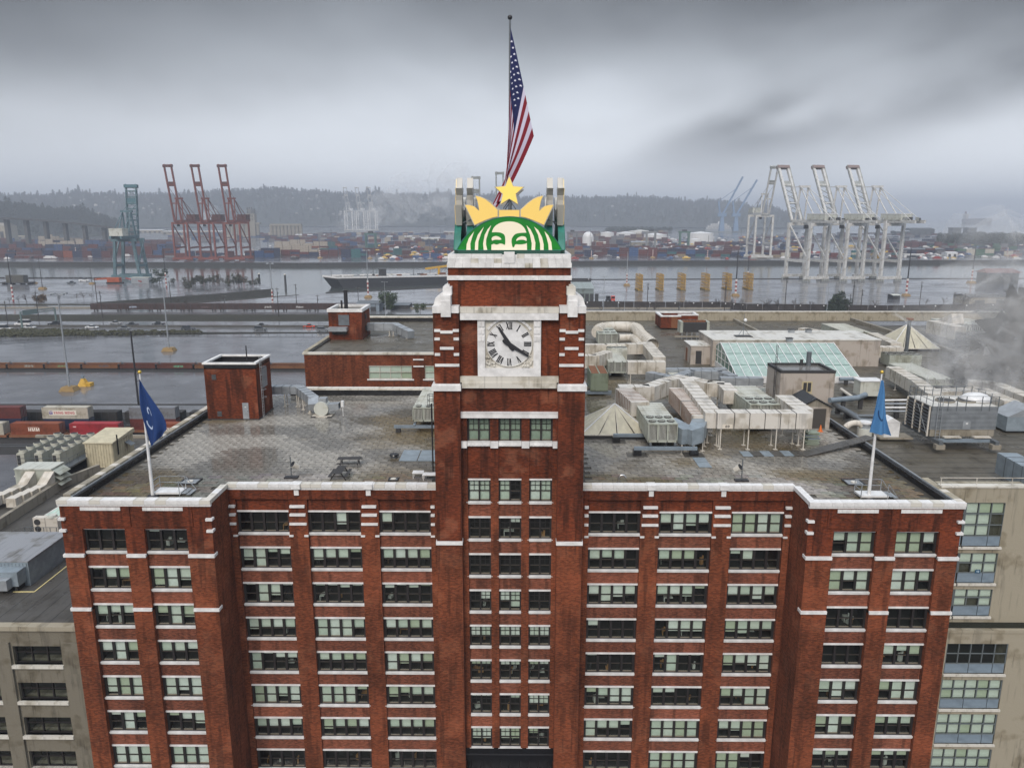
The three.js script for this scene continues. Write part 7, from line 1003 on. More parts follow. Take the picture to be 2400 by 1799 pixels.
mast('thin striped mast between the grey shed and the first yellow rack', [1469, 669], 590, { r: 0.4, stripes: true, base: 5, head: 0 }); mast('dark striped mast between the fifth and sixth yellow racks', [1724, 693], 586, { r: 0.55, col: M.blackMetal, stripes: true, base: 5, head: 0 }); mast('dark striped mast behind the sixth yellow rack', [1752, 662], 589, { r: 0.4, col: M.blackMetal, stripes: true, base: 5, head: 0 }); mast('dark striped mast right of the white cranes', [2124, 693], 582, { r: 0.55, col: M.blackMetal, stripes: true, base: 5, head: 0 }); mast('dark striped mast left of the red roofed shed', [2277, 663], 574, { r: 0.5, col: M.blackMetal, stripes: true, base: 6, head: 0 });
mast('thin dark mast left of the parked cars on the quay', [80, 664], 618, { r: 0.25, col: M.dark, base: 4, head: 0 }); mast('thin grey mast with a dark foot in the left yard', [99, 677], 600, { r: 0.3, col: M.dark, base: 5, head: 0 }); mast('thin dark mast beside the orange machine on the quay', [215, 665], 617, { r: 0.25, col: M.dark, base: 4, head: 0 });
mast('pale street lamp right of the clock tower, nearer the tower', [1414, 752], 647, { r: 0.2 }); mast('pale street lamp right of the clock tower, second from the tower', [1463, 752], 688, { r: 0.18 }); mast('pale street lamp behind the far roof before the white cranes', [1936, 752], 643, { r: 0.2, head: 2 }); mast('pale street lamp left of the clock tower', [904, 752], 660, { r: 0.2, head: 2 });
function pole(label, foot, topPy, topPx, arms = 1) { const b0 = at(foot[0], foot[1], 0), H = atZ(foot[0], topPy, b0.z).y, t = thing('utility_pole', label, 'utility pole', [b0.x, 0, b0.z]); let b = mb(); b.cyl(0, 0, H, 0, 0.24, 0.16, 8); b.build('post', mat(0.03, 0.025, 0.022, 0.9), t); for (let i = 0; i < arms; i++) { b = mb(); b.box(-1.2, 1.2, H - 0.8 - i * 1.3, H - 0.6 - i * 1.3, -0.15, 0.02); b.build('cross_arm', M.dark, t); for (const x of [-1.1, -0.5, 0.5, 1.1]) { const c = mb(); c.cyl(x, H - 0.6 - i * 1.3, H - 0.35 - i * 1.3, -0.06, 0.06, 0.06, 6); c.build('insulator', M.unitPale, t); } } if (arms) { b = mb(); b.cyl(0.35, H - 3.4, H - 2.3, 0.1, 0.25, 0.25, 10); b.build('transformer', M.steel, t); } }
[[228, 716, 652, 'dark utility pole below the quay cars, nearer the left'], [240, 746, 682, 'dark utility pole by the upper road, left of the graffiti wagons'], [90, 747, 683, 'dark utility pole beside the road sign gantry'], [16, 750, 705, 'dark utility pole at the left edge by the highway'], [653, 742, 674, 'dark utility pole left of the barge by the road'], [695, 716, 665, 'dark utility pole before the bow of the barge'], [402, 727, 658, 'dark utility pole below the peninsula trees'], [527, 727, 691, 'short utility pole by the bare trees'], [1516, 746, 663, 'dark utility pole beside the second yellow rack'], [1697, 746, 660, 'dark utility pole left of the dark striped mast'], [1838, 744, 648, 'tall dark utility pole before the white cranes'], [1997, 727, 659, 'dark utility pole right of the dark evergreen'], [2016, 742, 678, 'dark utility pole close to the evergreen by the road'], [2155, 719, 659, 'dark utility pole right of the striped mast'], [1989, 745, 689, 'short dark pole right of the evergreen'], [2236, 712, 684, 'short dark pole by the big bare tree'], [745, 726, 690, 'dark pole by the small yard left of the green tree'], [840, 716, 672, 'dark pole behind the brick penthouse'], [1590, 744, 708, 'short pole behind the small brick head house']].forEach(([x, y, t, l]) => pole(l, [x, y], t));
{ const b0 = at(330, 1000, 0), H = atZ(318, 775, b0.z).y, t = thing('signal_pole', 'tall black pole rising behind the left flag', 'pole', [b0.x, 0, b0.z]); let b = mb(); b.cyl(0, 0, H, 0, 0.28, 0.2, 10); b.build('post', M.blackMetal, t); for (const y of [H * 0.62, H * 0.55, H * 0.48]) { b = mb(); b.bar(V(0, y, 0), V(1.6, y + 0.5, 0), 0.14); b.build('bracket', M.blackMetal, t); } }
// ---------- vehicles ----------
function carProto(kind) {
  const g = { car: { L: 4.5, H: 1.45, hood: 0.62, roof0: 0.3, roof1: 0.78 }, suv: { L: 4.8, H: 1.8, hood: 0.85, roof0: 0.05, roof1: 0.7 }, van: { L: 6.2, H: 2.5, hood: 1.1, roof0: 0.02, roof1: 0.8 }, pickup: { L: 5.6, H: 1.85, hood: 0.95, roof0: 0.4, roof1: 0.72 } }[kind]; return g;
}
function car(label, px, py, kind, c, turn = 0, Y = 0.05, k = 1.25) {
  const g = carProto(kind), p = at(px, py, Y), t = thing({ car: 'car', suv: 'car', van: 'van', pickup: 'pickup_truck' }[kind], label, kind === 'suv' ? 'car' : kind === 'pickup' ? 'pickup truck' : kind, [p.x, Y, p.z], turn); t.scale.setScalar(k); const m = mat(c[0], c[1], c[2], 0.25), L = g.L, w = 0.9, hb = g.hood; let b;
  const prof = [[-L / 2, 0.3], [L / 2, 0.3], [L / 2, hb * 0.75], [L / 2 - 0.15, hb], [-L / 2 + 0.1, hb + 0.08], [-L / 2, hb]]; b = mb(); b.ext(prof, 2 * w - 0.1, (q) => q.translate(0, 0, -w + 0.05), 0.05); b.build('body', m, t);
  const x0 = -L / 2 + L * g.roof0, x1 = -L / 2 + L * g.roof1, cab = (n) => { const q = new THREE.BoxGeometry(1, 1, 1), a = q.attributes.position; for (let i = 0; i < a.count; i++) { const up = a.getY(i) > 0, rt = a.getX(i) > 0, fr = a.getZ(i); a.setXYZ(i, up ? (rt ? x1 - 0.75 : x0 + (kind === 'car' ? 0.6 : 0.2)) : (rt ? x1 : x0), up ? g.H - n : hb, fr * (up ? 1.35 : 1.66)); } const r = q.toNonIndexed(); r.computeVertexNormals(); return r; };
  b = mb(); b.add(cab(0.08)); b.build('glasshouse', mat(0.015, 0.018, 0.022, 0.08), t); b = mb(); b.box(x0 + (kind === 'car' ? 0.6 : 0.2), x1 - 0.72, g.H - 0.09, g.H, -0.66, 0.66); b.build('roof', m, t);
  for (const x of [-L * 0.31, L * 0.32]) for (const z of [-w + 0.08, w - 0.08]) { b = mb(); b.cyl(0, -0.11, 0.11, 0, 0.34, 0.34, 14); b.g[0].rotateX(Math.PI / 2); b.g[0].translate(x, 0.34, z); const wh = b.build('wheel', M.rubber, t); b = mb(); b.cyl(0, -0.12, 0.12, 0, 0.2, 0.2, 10); b.g[0].rotateX(Math.PI / 2); b.g[0].translate(x, 0.34, z); b.build('rim', M.galv, wh); }
  for (const z of [-0.6, 0.6]) { b = mb(); b.cbox(L / 2 + 0.03, hb * 0.72, z, 0.06, 0.15, 0.35); b.build('headlight', M.white, t); b = mb(); b.cbox(-L / 2 - 0.03, hb * 0.85, z, 0.06, 0.15, 0.35); b.build('tail_light', mat(0.3, 0.01, 0.01, 0.4), t); }
  return t;
}
const PI = Math.PI, K_WHITE = [0.62, 0.63, 0.64], K_DARK = [0.025, 0.027, 0.032], K_GREY = [0.16, 0.17, 0.185];
car('white van at the left edge of the near highway lane', 8, 775, 'van', K_WHITE); car('white van in the far highway lane by the sign gantry', 54, 763, 'van', K_WHITE, PI); car('white car just behind the shrubs, right of the gantry foot', 68, 769, 'car', K_WHITE); car('dark saloon right of the sign gantry on the far lane', 128, 762, 'suv', K_DARK, PI); car('white saloon alone on the near lane left of the black pole', 215, 769, 'car', K_WHITE); car('pale saloon far across the lanes', 271, 759, 'car', [0.3, 0.31, 0.32], PI); car('grey saloon right of the white one on the near lane', 290, 771, 'car', K_GREY); car('dark saloon on the far lane above the grey one', 309, 763, 'car', K_DARK, PI); car('dark car on the far lane by the second mast', 371, 761, 'car', K_DARK, PI); car('dark suv on the near lane right of the second mast', 441, 773, 'suv', [0.05, 0.055, 0.065]); car('dark saloon on the far lane above the grey suv', 613, 765, 'car', K_DARK, PI); car('grey suv on the near lane left of the orange car', 610, 774, 'suv', [0.09, 0.1, 0.11]); car('orange red car on the far lane', 725, 767, 'car', [0.55, 0.05, 0.012], PI); car('slate car on the near lane by the brick penthouse', 757, 776, 'suv', K_GREY);
car('dark blue car parked on the left quay', 167, 664, 'car', [0.04, 0.055, 0.07], 0.1, 0, 1.4); car('white pickup on the left quay', 197, 659, 'pickup', K_WHITE, 0.05, 0, 1.4);
for (const [px, c, l] of [[1425, [0.03, 0.03, 0.035], 'black lorry cab parked by the street lamp'], [1436, [0.5, 0.08, 0.06], 'red and white lorry cab parked beside the black one']]) { const p = at(px, 706, 0), t = thing('lorry_cab', l, 'lorry', [p.x, 0, p.z], -PI / 2); let b = mb(); b.box(-1, 2.6, 0.7, 3.6, -1.2, 1.2); b.build('cab', mat(...c, 0.4), t); b = mb(); b.box(-4, -1, 0.7, 1.1, -1, 1); b.build('chassis', M.dark, t); b = mb(); b.box(2.6, 2.65, 2.2, 3.3, -1, 1); b.build('windscreen', M.black, t); for (const x of [-3.2, -2, 1.8]) for (const z of [-1.05, 1.05]) { b = mb(); b.cyl(0, -0.2, 0.2, 0, 0.5, 0.5, 12); b.g[0].rotateX(PI / 2); b.g[0].translate(x, 0.5, z); b.build('wheel', M.rubber, t); } }
{ // yellow buoy-like machine by the first mast
  const p = at(200, 904, 0), t = thing('yellow_crane_base', 'yellow conical machine base standing in the nearest wet lot', 'machine', [p.x, 0, p.z]); t.scale.setScalar(0.72); let b = mb(); b.frus(-0.8, 0, 0, 4.2, 4, 1.2, 1.4, 3.4); b.build('cone', M.yellow, t); b = mb(); b.box(0.2, 3, 0, 1.5, -1.6, 1.6); b.build('ballast', M.yellow, t); b = mb(); b.cyl(-0.8, 3.4, 4.6, 0, 0.5, 0.5, 10); b.build('swivel', M.beam, t); b = mb(); b.box(-1.6, 0.2, 4.5, 4.9, -0.3, 0.3); b.build('arm', M.beam, t);
}
// ---------- barriers, gantry, fences, shrubs ----------
{
  const a = at(-500, 765.5, 0), c = at(1000, 765.5, 0); ST(mb().box(a.x, c.x, 0, 1.1, a.z - 0.3, a.z + 0.3).build('median_barrier', M.barrier)); const z1 = at(0, 784, 0).z, x1 = at(1000, 784, 0).x; const g = thing('guard_fence', 'low dark guard fence along the near edge of the highway', 'fence', [0, 0, z1]); let b = mb(); b.box(at(200, 784).x, x1, 0.7, 1.0, -0.05, 0.05); b.build('rail', M.blackMetal, g); for (let i = 0; i < 40; i++) { b = mb(); b.cbox(lerp(at(200, 784).x, x1, i / 39), 0.5, 0, 0.15, 1.1, 0.15); b.build('post', M.blackMetal, g); }
  const zr = at(0, 722, 0).z; ST(mb().box(at(-400, 722).x, at(2900, 722).x, 0.06, 0.9, zr - 0.1, zr + 0.1).build('road_barrier', M.concrete));
}
{ const a = at(52, 772, 0), c = at(132, 760, 0), t = thing('sign_gantry', 'grey green lattice sign gantry spanning the highway at the left', 'gantry', [a.x, 0, a.z]), d = c.clone().sub(a), H = 8.5, m = mat(0.12, 0.17, 0.17, 0.6); let b = mb(); b.cyl(0, 0, H, 0, 0.5, 0.4, 10); b.build('post', m, t); b = mb(); b.cyl(d.x, 0, H, d.z, 0.5, 0.4, 10); b.build('post', m, t); for (const y of [H, H - 1.3]) { b = mb(); b.bar(V(0, y, 0), V(d.x, y, d.z), 0.3); b.build('chord', m, t); } for (let i = 0; i < 10; i++) { b = mb(); b.bar(V(d.x * i / 10, H - (i % 2) * 1.3, d.z * i / 10), V(d.x * (i + 1) / 10, H - ((i + 1) % 2) * 1.3, d.z * (i + 1) / 10), 0.16); b.build('web', m, t); } b = mb(); b.bar(V(d.x * 0.08, H - 0.6, d.z * 0.08 + 0.5), V(d.x * 0.5, H - 0.6, d.z * 0.5 + 0.5), 0.2, 2.4); b.build('sign_back', m, t); }
// dark hopper train with graffiti and, to the right, a dark fence with round lamps
{
  let k = 0; for (let px = 215; px < 860; px += 74) { const p = at(px + 36, 729, 0), t = thing('covered_wagon', ['dark brown wagon at the left end of the string by the road', 'dark wagon with pale blue white graffiti', 'dark red wagon of the string by the road, below the bare trees', 'dark brown wagon left of the first tall mast', 'dark brown wagon below the striped mast', 'dark wagon with white scrawl, left of the barge bow', 'dark wagon with white scrawl below the barge bow', 'dark wagon left of the brick penthouse', 'dark wagon hidden by the brick penthouse'][k], 'rail wagon', [p.x, 0, p.z], 0, 'dark wagons by the road'); let b = mb(); b.box(-9.6, 9.6, 1.0, 4.3, -2.8, 0); b.build('body', mat(0.055, 0.03, 0.028, 0.85, { map: stains }), t); for (let i = 0; i < 7; i++) { b = mb(); b.box(-9.5 + i * 3.1, -9.3 + i * 3.1, 1, 4.2, 0, 0.12); b.build('side_post', M.dark, t); } for (const x of [-7.5, -6, 6, 7.5]) { b = mb(); b.cyl(0, -0.08, 0.08, 0, 0.5, 0.5, 10); b.g[0].rotateX(PI / 2); b.g[0].translate(x, 0.5, -0.4); b.build('wheel', M.dark, t); } const g = { 1: ['#9fb0c4'], 3: ['#5a4a4a'], 5: ['#aeb0b0'], 6: ['#b8babc'] }[k]; if (g) { const q = mesh('graffiti', new THREE.PlaneGeometry(5.4, 1.6), mat(1, 1, 1, 0.8, { map: canvasTex(200, 60, (c) => { c.fillStyle = '#3a2a28'; c.fillRect(0, 0, 200, 60); scrawl(c, g[0], 200, 60, k + 20); }) }), t); q.position.set(k === 1 ? -7 + 4 : 2, 2.4, 0.13); } k++; }
  const f = thing('yard_fence', 'long dark fence with round white lamps along the right yard', 'fence'), fm = mat(0.04, 0.032, 0.03, 0.85, { map: stains }); const pts = [[1340, 720], [1560, 722], [1690, 722], [1750, 727], [1900, 728], [2080, 731], [2300, 727], [2450, 722]]; for (let i = 0; i + 1 < pts.length; i++) { const a = at(...pts[i], 0), c = at(...pts[i + 1], 0), n = Math.max(2, Math.round(a.distanceTo(c) / 10)); for (let j = 0; j < n; j++) { const p = a.clone().lerp(c, j / n).setY(1.9), q = a.clone().lerp(c, (j + 0.97) / n).setY(1.9), b = mb(); b.bar(p, q, 0.25, 3.8); b.build('panel', fm, f); } for (let j = 0; j < 3; j++) { const p = a.clone().lerp(c, (j + 0.5) / 3), b = mb(); b.ball(p.x, 3.0, p.z + 0.4, 0.4, 8, 6); b.build('lamp_globe', M.white, f); } }
  const h = thing('low_hedge', 'low dark hedge along the road behind the far parapet', 'hedge'); tag(h, null, null, null, 'thing'); const bm = mb(); SEED = 5; for (let i = 0; i < 500; i++) { const p = at(1370 + rnd() * 300, 737, 0); const g = new THREE.IcosahedronGeometry(rr(0.4, 0.8), 0); g.translate(p.x, 0.5 + rnd() * 0.5, p.z - rnd()); bm.add(g); } bm.build('foliage', mat(0.05, 0.06, 0.025, 0.95), h).userData.kind = 'stuff';
}
// trees: trunk, limbs, crown of small leaves; bare ones only twigs
const LEAF = (c) => new THREE.MeshPhysicalMaterial({ color: new THREE.Color().setRGB(...c), roughness: 0.9, side: THREE.DoubleSide });
const barkM = mat(0.06, 0.05, 0.042, 0.9); let treeSeed = 100;
function tree(label, px, py, topPy, { c = [0.05, 0.06, 0.02], bare = false, wide = 1, n = 700, name } = {}) {
  const p = at(px, py, 0), H = Math.max(2.5, atZ(px, topPy, p.z).y) * (bare ? 1.1 : py < 690 ? 1.6 : 1.15), t = thing(name ?? (bare ? 'bare_tree' : 'leafy_tree'), label, 'tree', [p.x, 0, p.z]); SEED = treeSeed += 13; const tr = mb(), limbs = [];
  tr.rod(V(0, -0.2, 0), V(rr(-0.03, 0.03) * H, H * 0.45, 0), H * 0.022, H * 0.014, 6);
  const grow = (a, d, l, r, k) => { const e = a.clone().addScaledVector(d, l); tr.rod(a, e, r * (bare ? 1.7 : 1), r * (bare ? 1 : 0.55), k > 1 ? 4 : 5); limbs.push(e); if (k < 4) for (let i = 0; i < 3; i++) { const q = d.clone().add(V(rr(-0.8, 0.8), rr(-0.1, 0.5), rr(-0.8, 0.8)).multiplyScalar(0.85)).normalize(); grow(e.clone().lerp(a, rr(0, 0.4)), q, l * rr(0.55, 0.78), r * 0.5, k + 1); } };
  for (let i = 0; i < 5; i++) grow(V(0, H * rr(0.22, 0.42), 0), V(rr(-1, 1) * wide, rr(0.5, 1.2), rr(-1, 1) * wide).normalize(), H * 0.24, H * 0.011, bare ? 1 : 2);
  tr.build('trunk', barkM, t);
  if (!bare) { const pos = [], R = H * 0.36 * wide, cl = []; for (let i = 0; i < 14; i++) cl.push(V(rr(-1, 1) * R, H * rr(0.14, 0.85), rr(-1, 1) * R)); for (let i = 0; i < n; i++) { const q = cl[i % 14], s = H * 0.075, u = V(rr(-1, 1), rr(-1, 1), rr(-1, 1)).normalize().multiplyScalar(R * 0.5 * Math.cbrt(rnd())), o = q.clone().add(u); for (let k = 0; k < 3; k++) { const v = o.clone().add(V(rr(-s, s), rr(-s, s), rr(-s, s))); pos.push(v.x, Math.max(0.1, v.y), v.z); } } const g = new THREE.BufferGeometry(); g.setAttribute('position', new THREE.Float32BufferAttribute(pos, 3)); g.computeVertexNormals(); mesh('crown', metreUV(g), LEAF(c), t); }
  return t;
}
const OL = [0.04, 0.042, 0.02], BN = [0.055, 0.042, 0.022], DG = [0.018, 0.03, 0.012];
[[448, 667, 656], [458, 667, 653], [470, 667, 652], [480, 668, 655]].forEach(([x, y, t], i) => tree(['grey green bush at the left of the peninsula clump', 'taller bush in the peninsula clump', 'roundest bush in the peninsula clump', 'bush at the right of the peninsula clump'][i], x, y, t, { c: OL }));
[[405, 664, 655, 'small lone bush beside the blue crane quay'], [431, 665, 655, 'tiny bush left of the peninsula clump'], [441, 681, 668, 'bush on the slope below the peninsula clump'], [497, 666, 652, 'rounded tree next right of the peninsula clump'], [515, 666, 651, 'bushy tree with a forked crown on the peninsula'], [533, 666, 656, 'small bush between the forked tree and the tall ones'], [548, 670, 651, 'tall brownish tree on the peninsula'], [566, 669, 650, 'tallest slim tree near the peninsula tip'], [586, 670, 660, 'low bush near the peninsula tip'], [600, 671, 658, 'last bush at the peninsula tip']].forEach(([x, y, t, l], i) => tree(l, x, y, t, { c: i % 3 === 1 ? BN : OL, n: 500 }));
tree('dark evergreen bush at the right foot of the blue crane', 374, 665, 642, { c: DG, wide: 1.2 }); tree('broad autumn brown tree at the left of the yard bank', 96, 710, 686, { c: [0.09, 0.055, 0.025], wide: 1.2, n: 1200 });
[[22, 712, 694], [44, 712, 690], [62, 712, 686], [140, 708, 690], [180, 702, 684], [196, 702, 680], [215, 700, 684], [345, 690, 676]].forEach(([x, y, t], i) => tree(['bare sapling at the left edge of the bank', 'bare sapling second from the left edge', 'bare sapling just left of the autumn tree', 'bare sapling right of the autumn tree', 'bare sapling in the middle of the bank', 'taller bare sapling in the middle of the bank', 'bare sapling by the utility pole on the bank', 'bare sapling on the bank below the blue crane'][i], x, y, t, { bare: true }));
[[413, 724, 696, 'bare tree by the basin, left of a pair'], [430, 724, 698, 'bare tree by the basin, right of the pair'], [442, 724, 700, 'small bare tree by the basin'], [560, 722, 708, 'bare bush on the verge left of the striped mast'], [590, 722, 708, 'bare bush on the verge beside the striped mast'], [620, 722, 709, 'bare bush on the verge right of the striped mast'], [1410, 735, 716, 'bare street tree right of the second street lamp'], [1448, 735, 716, 'bare street tree between the street lamps'], [1495, 735, 714, 'bare street tree left of the second utility pole'], [1533, 737, 702, 'bare street tree right of the second yellow rack'], [1612, 720, 700, 'bare tree under the third yellow rack'], [1680, 722, 694, 'bare tree left of the dark fence corner'], [1712, 727, 698, 'bare tree by the orange footing'], [1738, 727, 696, 'bare tree right of the orange footing'], [1795, 728, 690, 'full bare tree before the first white crane'], [1826, 728, 694, 'bare tree before the white cranes, second'], [1865, 728, 696, 'wide bare tree below the white crane legs'], [1900, 729, 700, 'bare tree left of the dark evergreen'], [2050, 728, 698, 'bare tree right of the dark evergreen'], [2170, 716, 694, 'small bare tree right of the striped mast'], [2256, 718, 674, 'big spreading bare tree in the steam'], [2212, 716, 692, 'bare tree left of the big spreading one']].forEach(([x, y, t, l]) => tree(l, x, y, t, { bare: true, wide: 1.2 }));
tree('round green tree left of the clock tower', 903, 727, 690, { c: [0.03, 0.05, 0.016], wide: 1.25, n: 1500 }); tree('small green tree close to the clock tower', 985, 735, 713, { c: [0.04, 0.06, 0.02], wide: 1.3, n: 800 }); tree('dark round evergreen beyond the far roof', 1958, 729, 692, { c: DG, wide: 1.3, n: 1600 }); tree('smaller dark evergreen beside the round one', 1982, 729, 698, { c: DG, wide: 1.1, n: 900 });
{ // scrub on the highway bank
  SEED = 31; const geos = []; for (let i = 0; i < 900; i++) { const px = rnd() < 0.6 ? rr(-60, 230) : rr(230, 470), p = at(px, rr(777, 790 - Math.max(0, px) * 0.015), 0), h = px < 210 ? rr(0.6, 2.2) : rr(0.3, 1.3); const g = new THREE.IcosahedronGeometry(h * 0.6, 1), a = g.attributes.position; for (let k = 0; k < a.count; k++) { const f = 0.55 + 0.9 * hash2(Math.round(a.getX(k) * 90 + i * 7), Math.round(a.getZ(k) * 90 + a.getY(k) * 50)); a.setXYZ(k, a.getX(k) * f * 1.3, a.getY(k) * f, a.getZ(k) * f); } g.computeVertexNormals(); g.translate(p.x, h * 0.3, p.z); geos.push(g); } const b = mb(); geos.forEach((g) => b.add(g)); tag(b.build('scrub', mat(0.035, 0.035, 0.016, 0.95)), null, null, null, 'stuff');
}
// ---------- yard buildings ----------
{ const a = at(1345, 705, 0), c = at(1391, 705, 0), W = c.x - a.x, k = at(1360, 678, 0), D = 22, t = thing('grey_shed', 'blue grey metal shed just right of the clock tower shoulder', 'shed', [a.x, 0, a.z]), H = 8; let b = mb(); b.box(-4, W, 0, H, -D, 0); b.build('wall', mat(0.2, 0.25, 0.26, 0.6, { map: stains }), t); b = mb(); b.hull([[V(-4.5, H, 0.5), V(W + 0.5, H, 0.5), V(W + 0.5, H + 2.2, -D), V(-4.5, H + 2.2, -D)], [V(-4.5, H - 0.3, 0.5), V(W + 0.5, H - 0.3, 0.5), V(W + 0.5, H, 0.5), V(-4.5, H, 0.5)], [V(W + 0.5, H - 0.3, 0.5), V(W + 0.5, H + 1.9, -D), V(W + 0.5, H + 2.2, -D), V(W + 0.5, H, 0.5)]]); b.build('roof', mat(0.3, 0.36, 0.37, 0.45, { map: stains }), t); for (let i = 0; i < 5; i++) { b = mb(); b.box(1 + i * 3.1, 3.3 + i * 3.1, 0, 4.6, 0, 0.1); b.build('door', M.dark, t); }
  const q = at(1362, 664, 0), s = thing('dark_pontoon', 'long dark container row beyond the blue grey shed', 'barge', [q.x, 0, q.z]); b = mb(); b.box(-9, 8, 0, 4, -3, 0); b.build('hull', M.dark, s); b = mb(); b.ball(6, 3.4, 0.3, 0.4); b.build('lamp', M.white, s); }
{ const a = at(2312, 666, 0), c = at(2386, 666, 0), W = c.x - a.x, t = thing('red_roofed_shed', 'dark shed on posts with a rust red roof near the right edge', 'shed', [a.x, 0, a.z]); let b = mb(); b.box(0, W, 0, 9, -14, 0); b.build('wall', mat(0.05, 0.055, 0.06, 0.8, { map: stains }), t); b = mb(); b.hull([[V(-1.5, 9, 1.5), V(W + 1.5, 9, 1.5), V(W - 1, 12, -7), V(1, 12, -7)], [V(W + 1.5, 9, 1.5), V(W + 1.5, 9, -15), V(W - 1, 12, -7)], [V(-1.5, 9, -15), V(-1.5, 9, 1.5), V(1, 12, -7)], [V(W + 1.5, 9, -15), V(-1.5, 9, -15), V(1, 12, -7), V(W - 1, 12, -7)]]); b.build('roof', mat(0.16, 0.055, 0.045, 0.6, { map: stains }), t); }
{ const p = at(35, 666, 0), t = thing('quay_booth', 'dark booth on legs on the left quay', 'booth', [p.x, 0, p.z]); let b = mb(); b.box(-7, 7, 1.5, 7, -6, 0); b.build('cabin', mat(0.09, 0.09, 0.08, 0.8, { map: stains }), t); b = mb(); b.box(-12, 12, 0.9, 1.5, -7, 1); b.build('platform', M.dark, t); for (const x of [-10, -4, 4, 10]) { b = mb(); b.cbox(x, 0.45, -3, 0.8, 0.9, 6); b.build('leg', M.dark, t); } }
{ const p = at(262, 664, 0), t = thing('spreader_machine', 'orange red machine with a long arm at the foot of the blue crane', 'machine', [p.x, 0, p.z]), o = mat(0.4, 0.08, 0.02, 0.6, { map: stains }); let b = mb(); b.box(-4, 6, 1, 4.6, -4, 0); b.build('body', o, t); b = mb(); b.bar(V(-4, 3.8, -2), V(-16, 3, -4), 1.4); b.build('arm', o, t); b = mb(); b.box(-5, 8, 0, 1, -3.5, -0.5); b.build('tracks', M.rubber, t); b = mb(); b.bar(V(10, 4, -3), V(24, 1.5, 0), 0.9); b.build('boom', mat(0.25, 0.04, 0.03, 0.6), t); }
{ const p = at(325, 664, 0), t = thing('workshop_container', 'grey workshop box at the right foot of the blue crane', 'box', [p.x, 0, p.z]); let b = mb(); b.box(-6, 8, 0, 4.5, -5, 0); b.build('body', M.galv, t); b = mb(); b.box(-6.2, 8.2, 4.5, 4.8, -5.2, 0.2); b.build('roof', M.unitPale, t); for (let i = 0; i < 12; i++) { b = mb(); b.box(-5.8 + i * 1.15, -5.4 + i * 1.15, 0.1, 4.4, 0, 0.1); b.build('cladding_rib', M.galv, t); } }
shed('low slate shed left of the round green tree', 836, 889, 729, 708, M.beam, M.steel, 18); shed('low dark shed right of the round green tree', 915, 958, 724, 713, M.dark, M.steel, 14); shed('low grey building veiled by the steam near the right edge', 2272, 2372, 714, 692, M.concrete, M.roofDark, 18); shed('small dark cabin right of the evergreens', 2094, 2110, 702, 690, M.dark, M.unitPale, 8);
// six yellow racks
{
  const feet = [[1501.5, 683], [1550.5, 682], [1602, 681], [1658.5, 681], [1710, 680], [1760, 680]], names = ['first yellow lattice rack, nearest the clock tower', 'second yellow lattice rack from the clock tower', 'third yellow lattice rack from the clock tower', 'third yellow lattice rack counted from the white cranes', 'second yellow lattice rack from the white cranes', 'yellow lattice rack nearest the white cranes']; let first;
  const ym = mat(0.5, 0.3, 0.035, 0.6, { map: stains });
  feet.forEach(([px, py], i) => {
    const p = at(px, py, 0); p.z -= 8; if (first) { copyOf(first, [p.x, 0, p.z], 0, names[i]); return; }
    const t = first = thing('yellow_rack', names[i], 'rack', [p.x, 0, p.z], 0, 'yellow racks standing in the wet yard'), H = 11.8, w = 1.3, D = 7.6; let b;
    for (const z of [-D, -D / 2, 0, D / 2, D]) for (const x of [-w, w]) { b = mb(); b.cbox(x, H / 2, z, 0.35, H, 0.35); b.build('post', ym, t); }
    for (let r = 0; r < 6; r++) { const y = 1 + r * (H - 1.2) / 5; for (const x of [-w, w]) { b = mb(); b.cbox(x, y, 0, 0.3, 0.35, 2 * D); b.build('rail', ym, t); } if (r % 2 === 0) { b = mb(); b.box(-w, 0, y - 0.1, y + 0.1, -D, D); b.build('shelf', ym, t); } for (let k = 0; k < 4; k++) { b = mb(); b.bar(V(w, y, -D + k * D / 2), V(w, y + (r < 5 ? 2.0 : 0.2), -D + (k + 1) * D / 2), 0.22); b.build('brace', ym, t); } for (const z of [-D, D]) { b = mb(); b.cbox(0, y, z, 2 * w, 0.3, 0.3); b.build('end_rail', ym, t); } if (r < 5) { b = mb(); b.bar(V(-w, y, D), V(w, y + 2, D), 0.22); b.build('brace', ym, t); } }
    b = mb(); b.box(-w - 0.6, w + 0.6, 0, 0.6, -D - 0.6, D + 0.6); b.build('plinth', mat(0.2, 0.16, 0.07, 0.8, { map: stains }), t);
  });
}
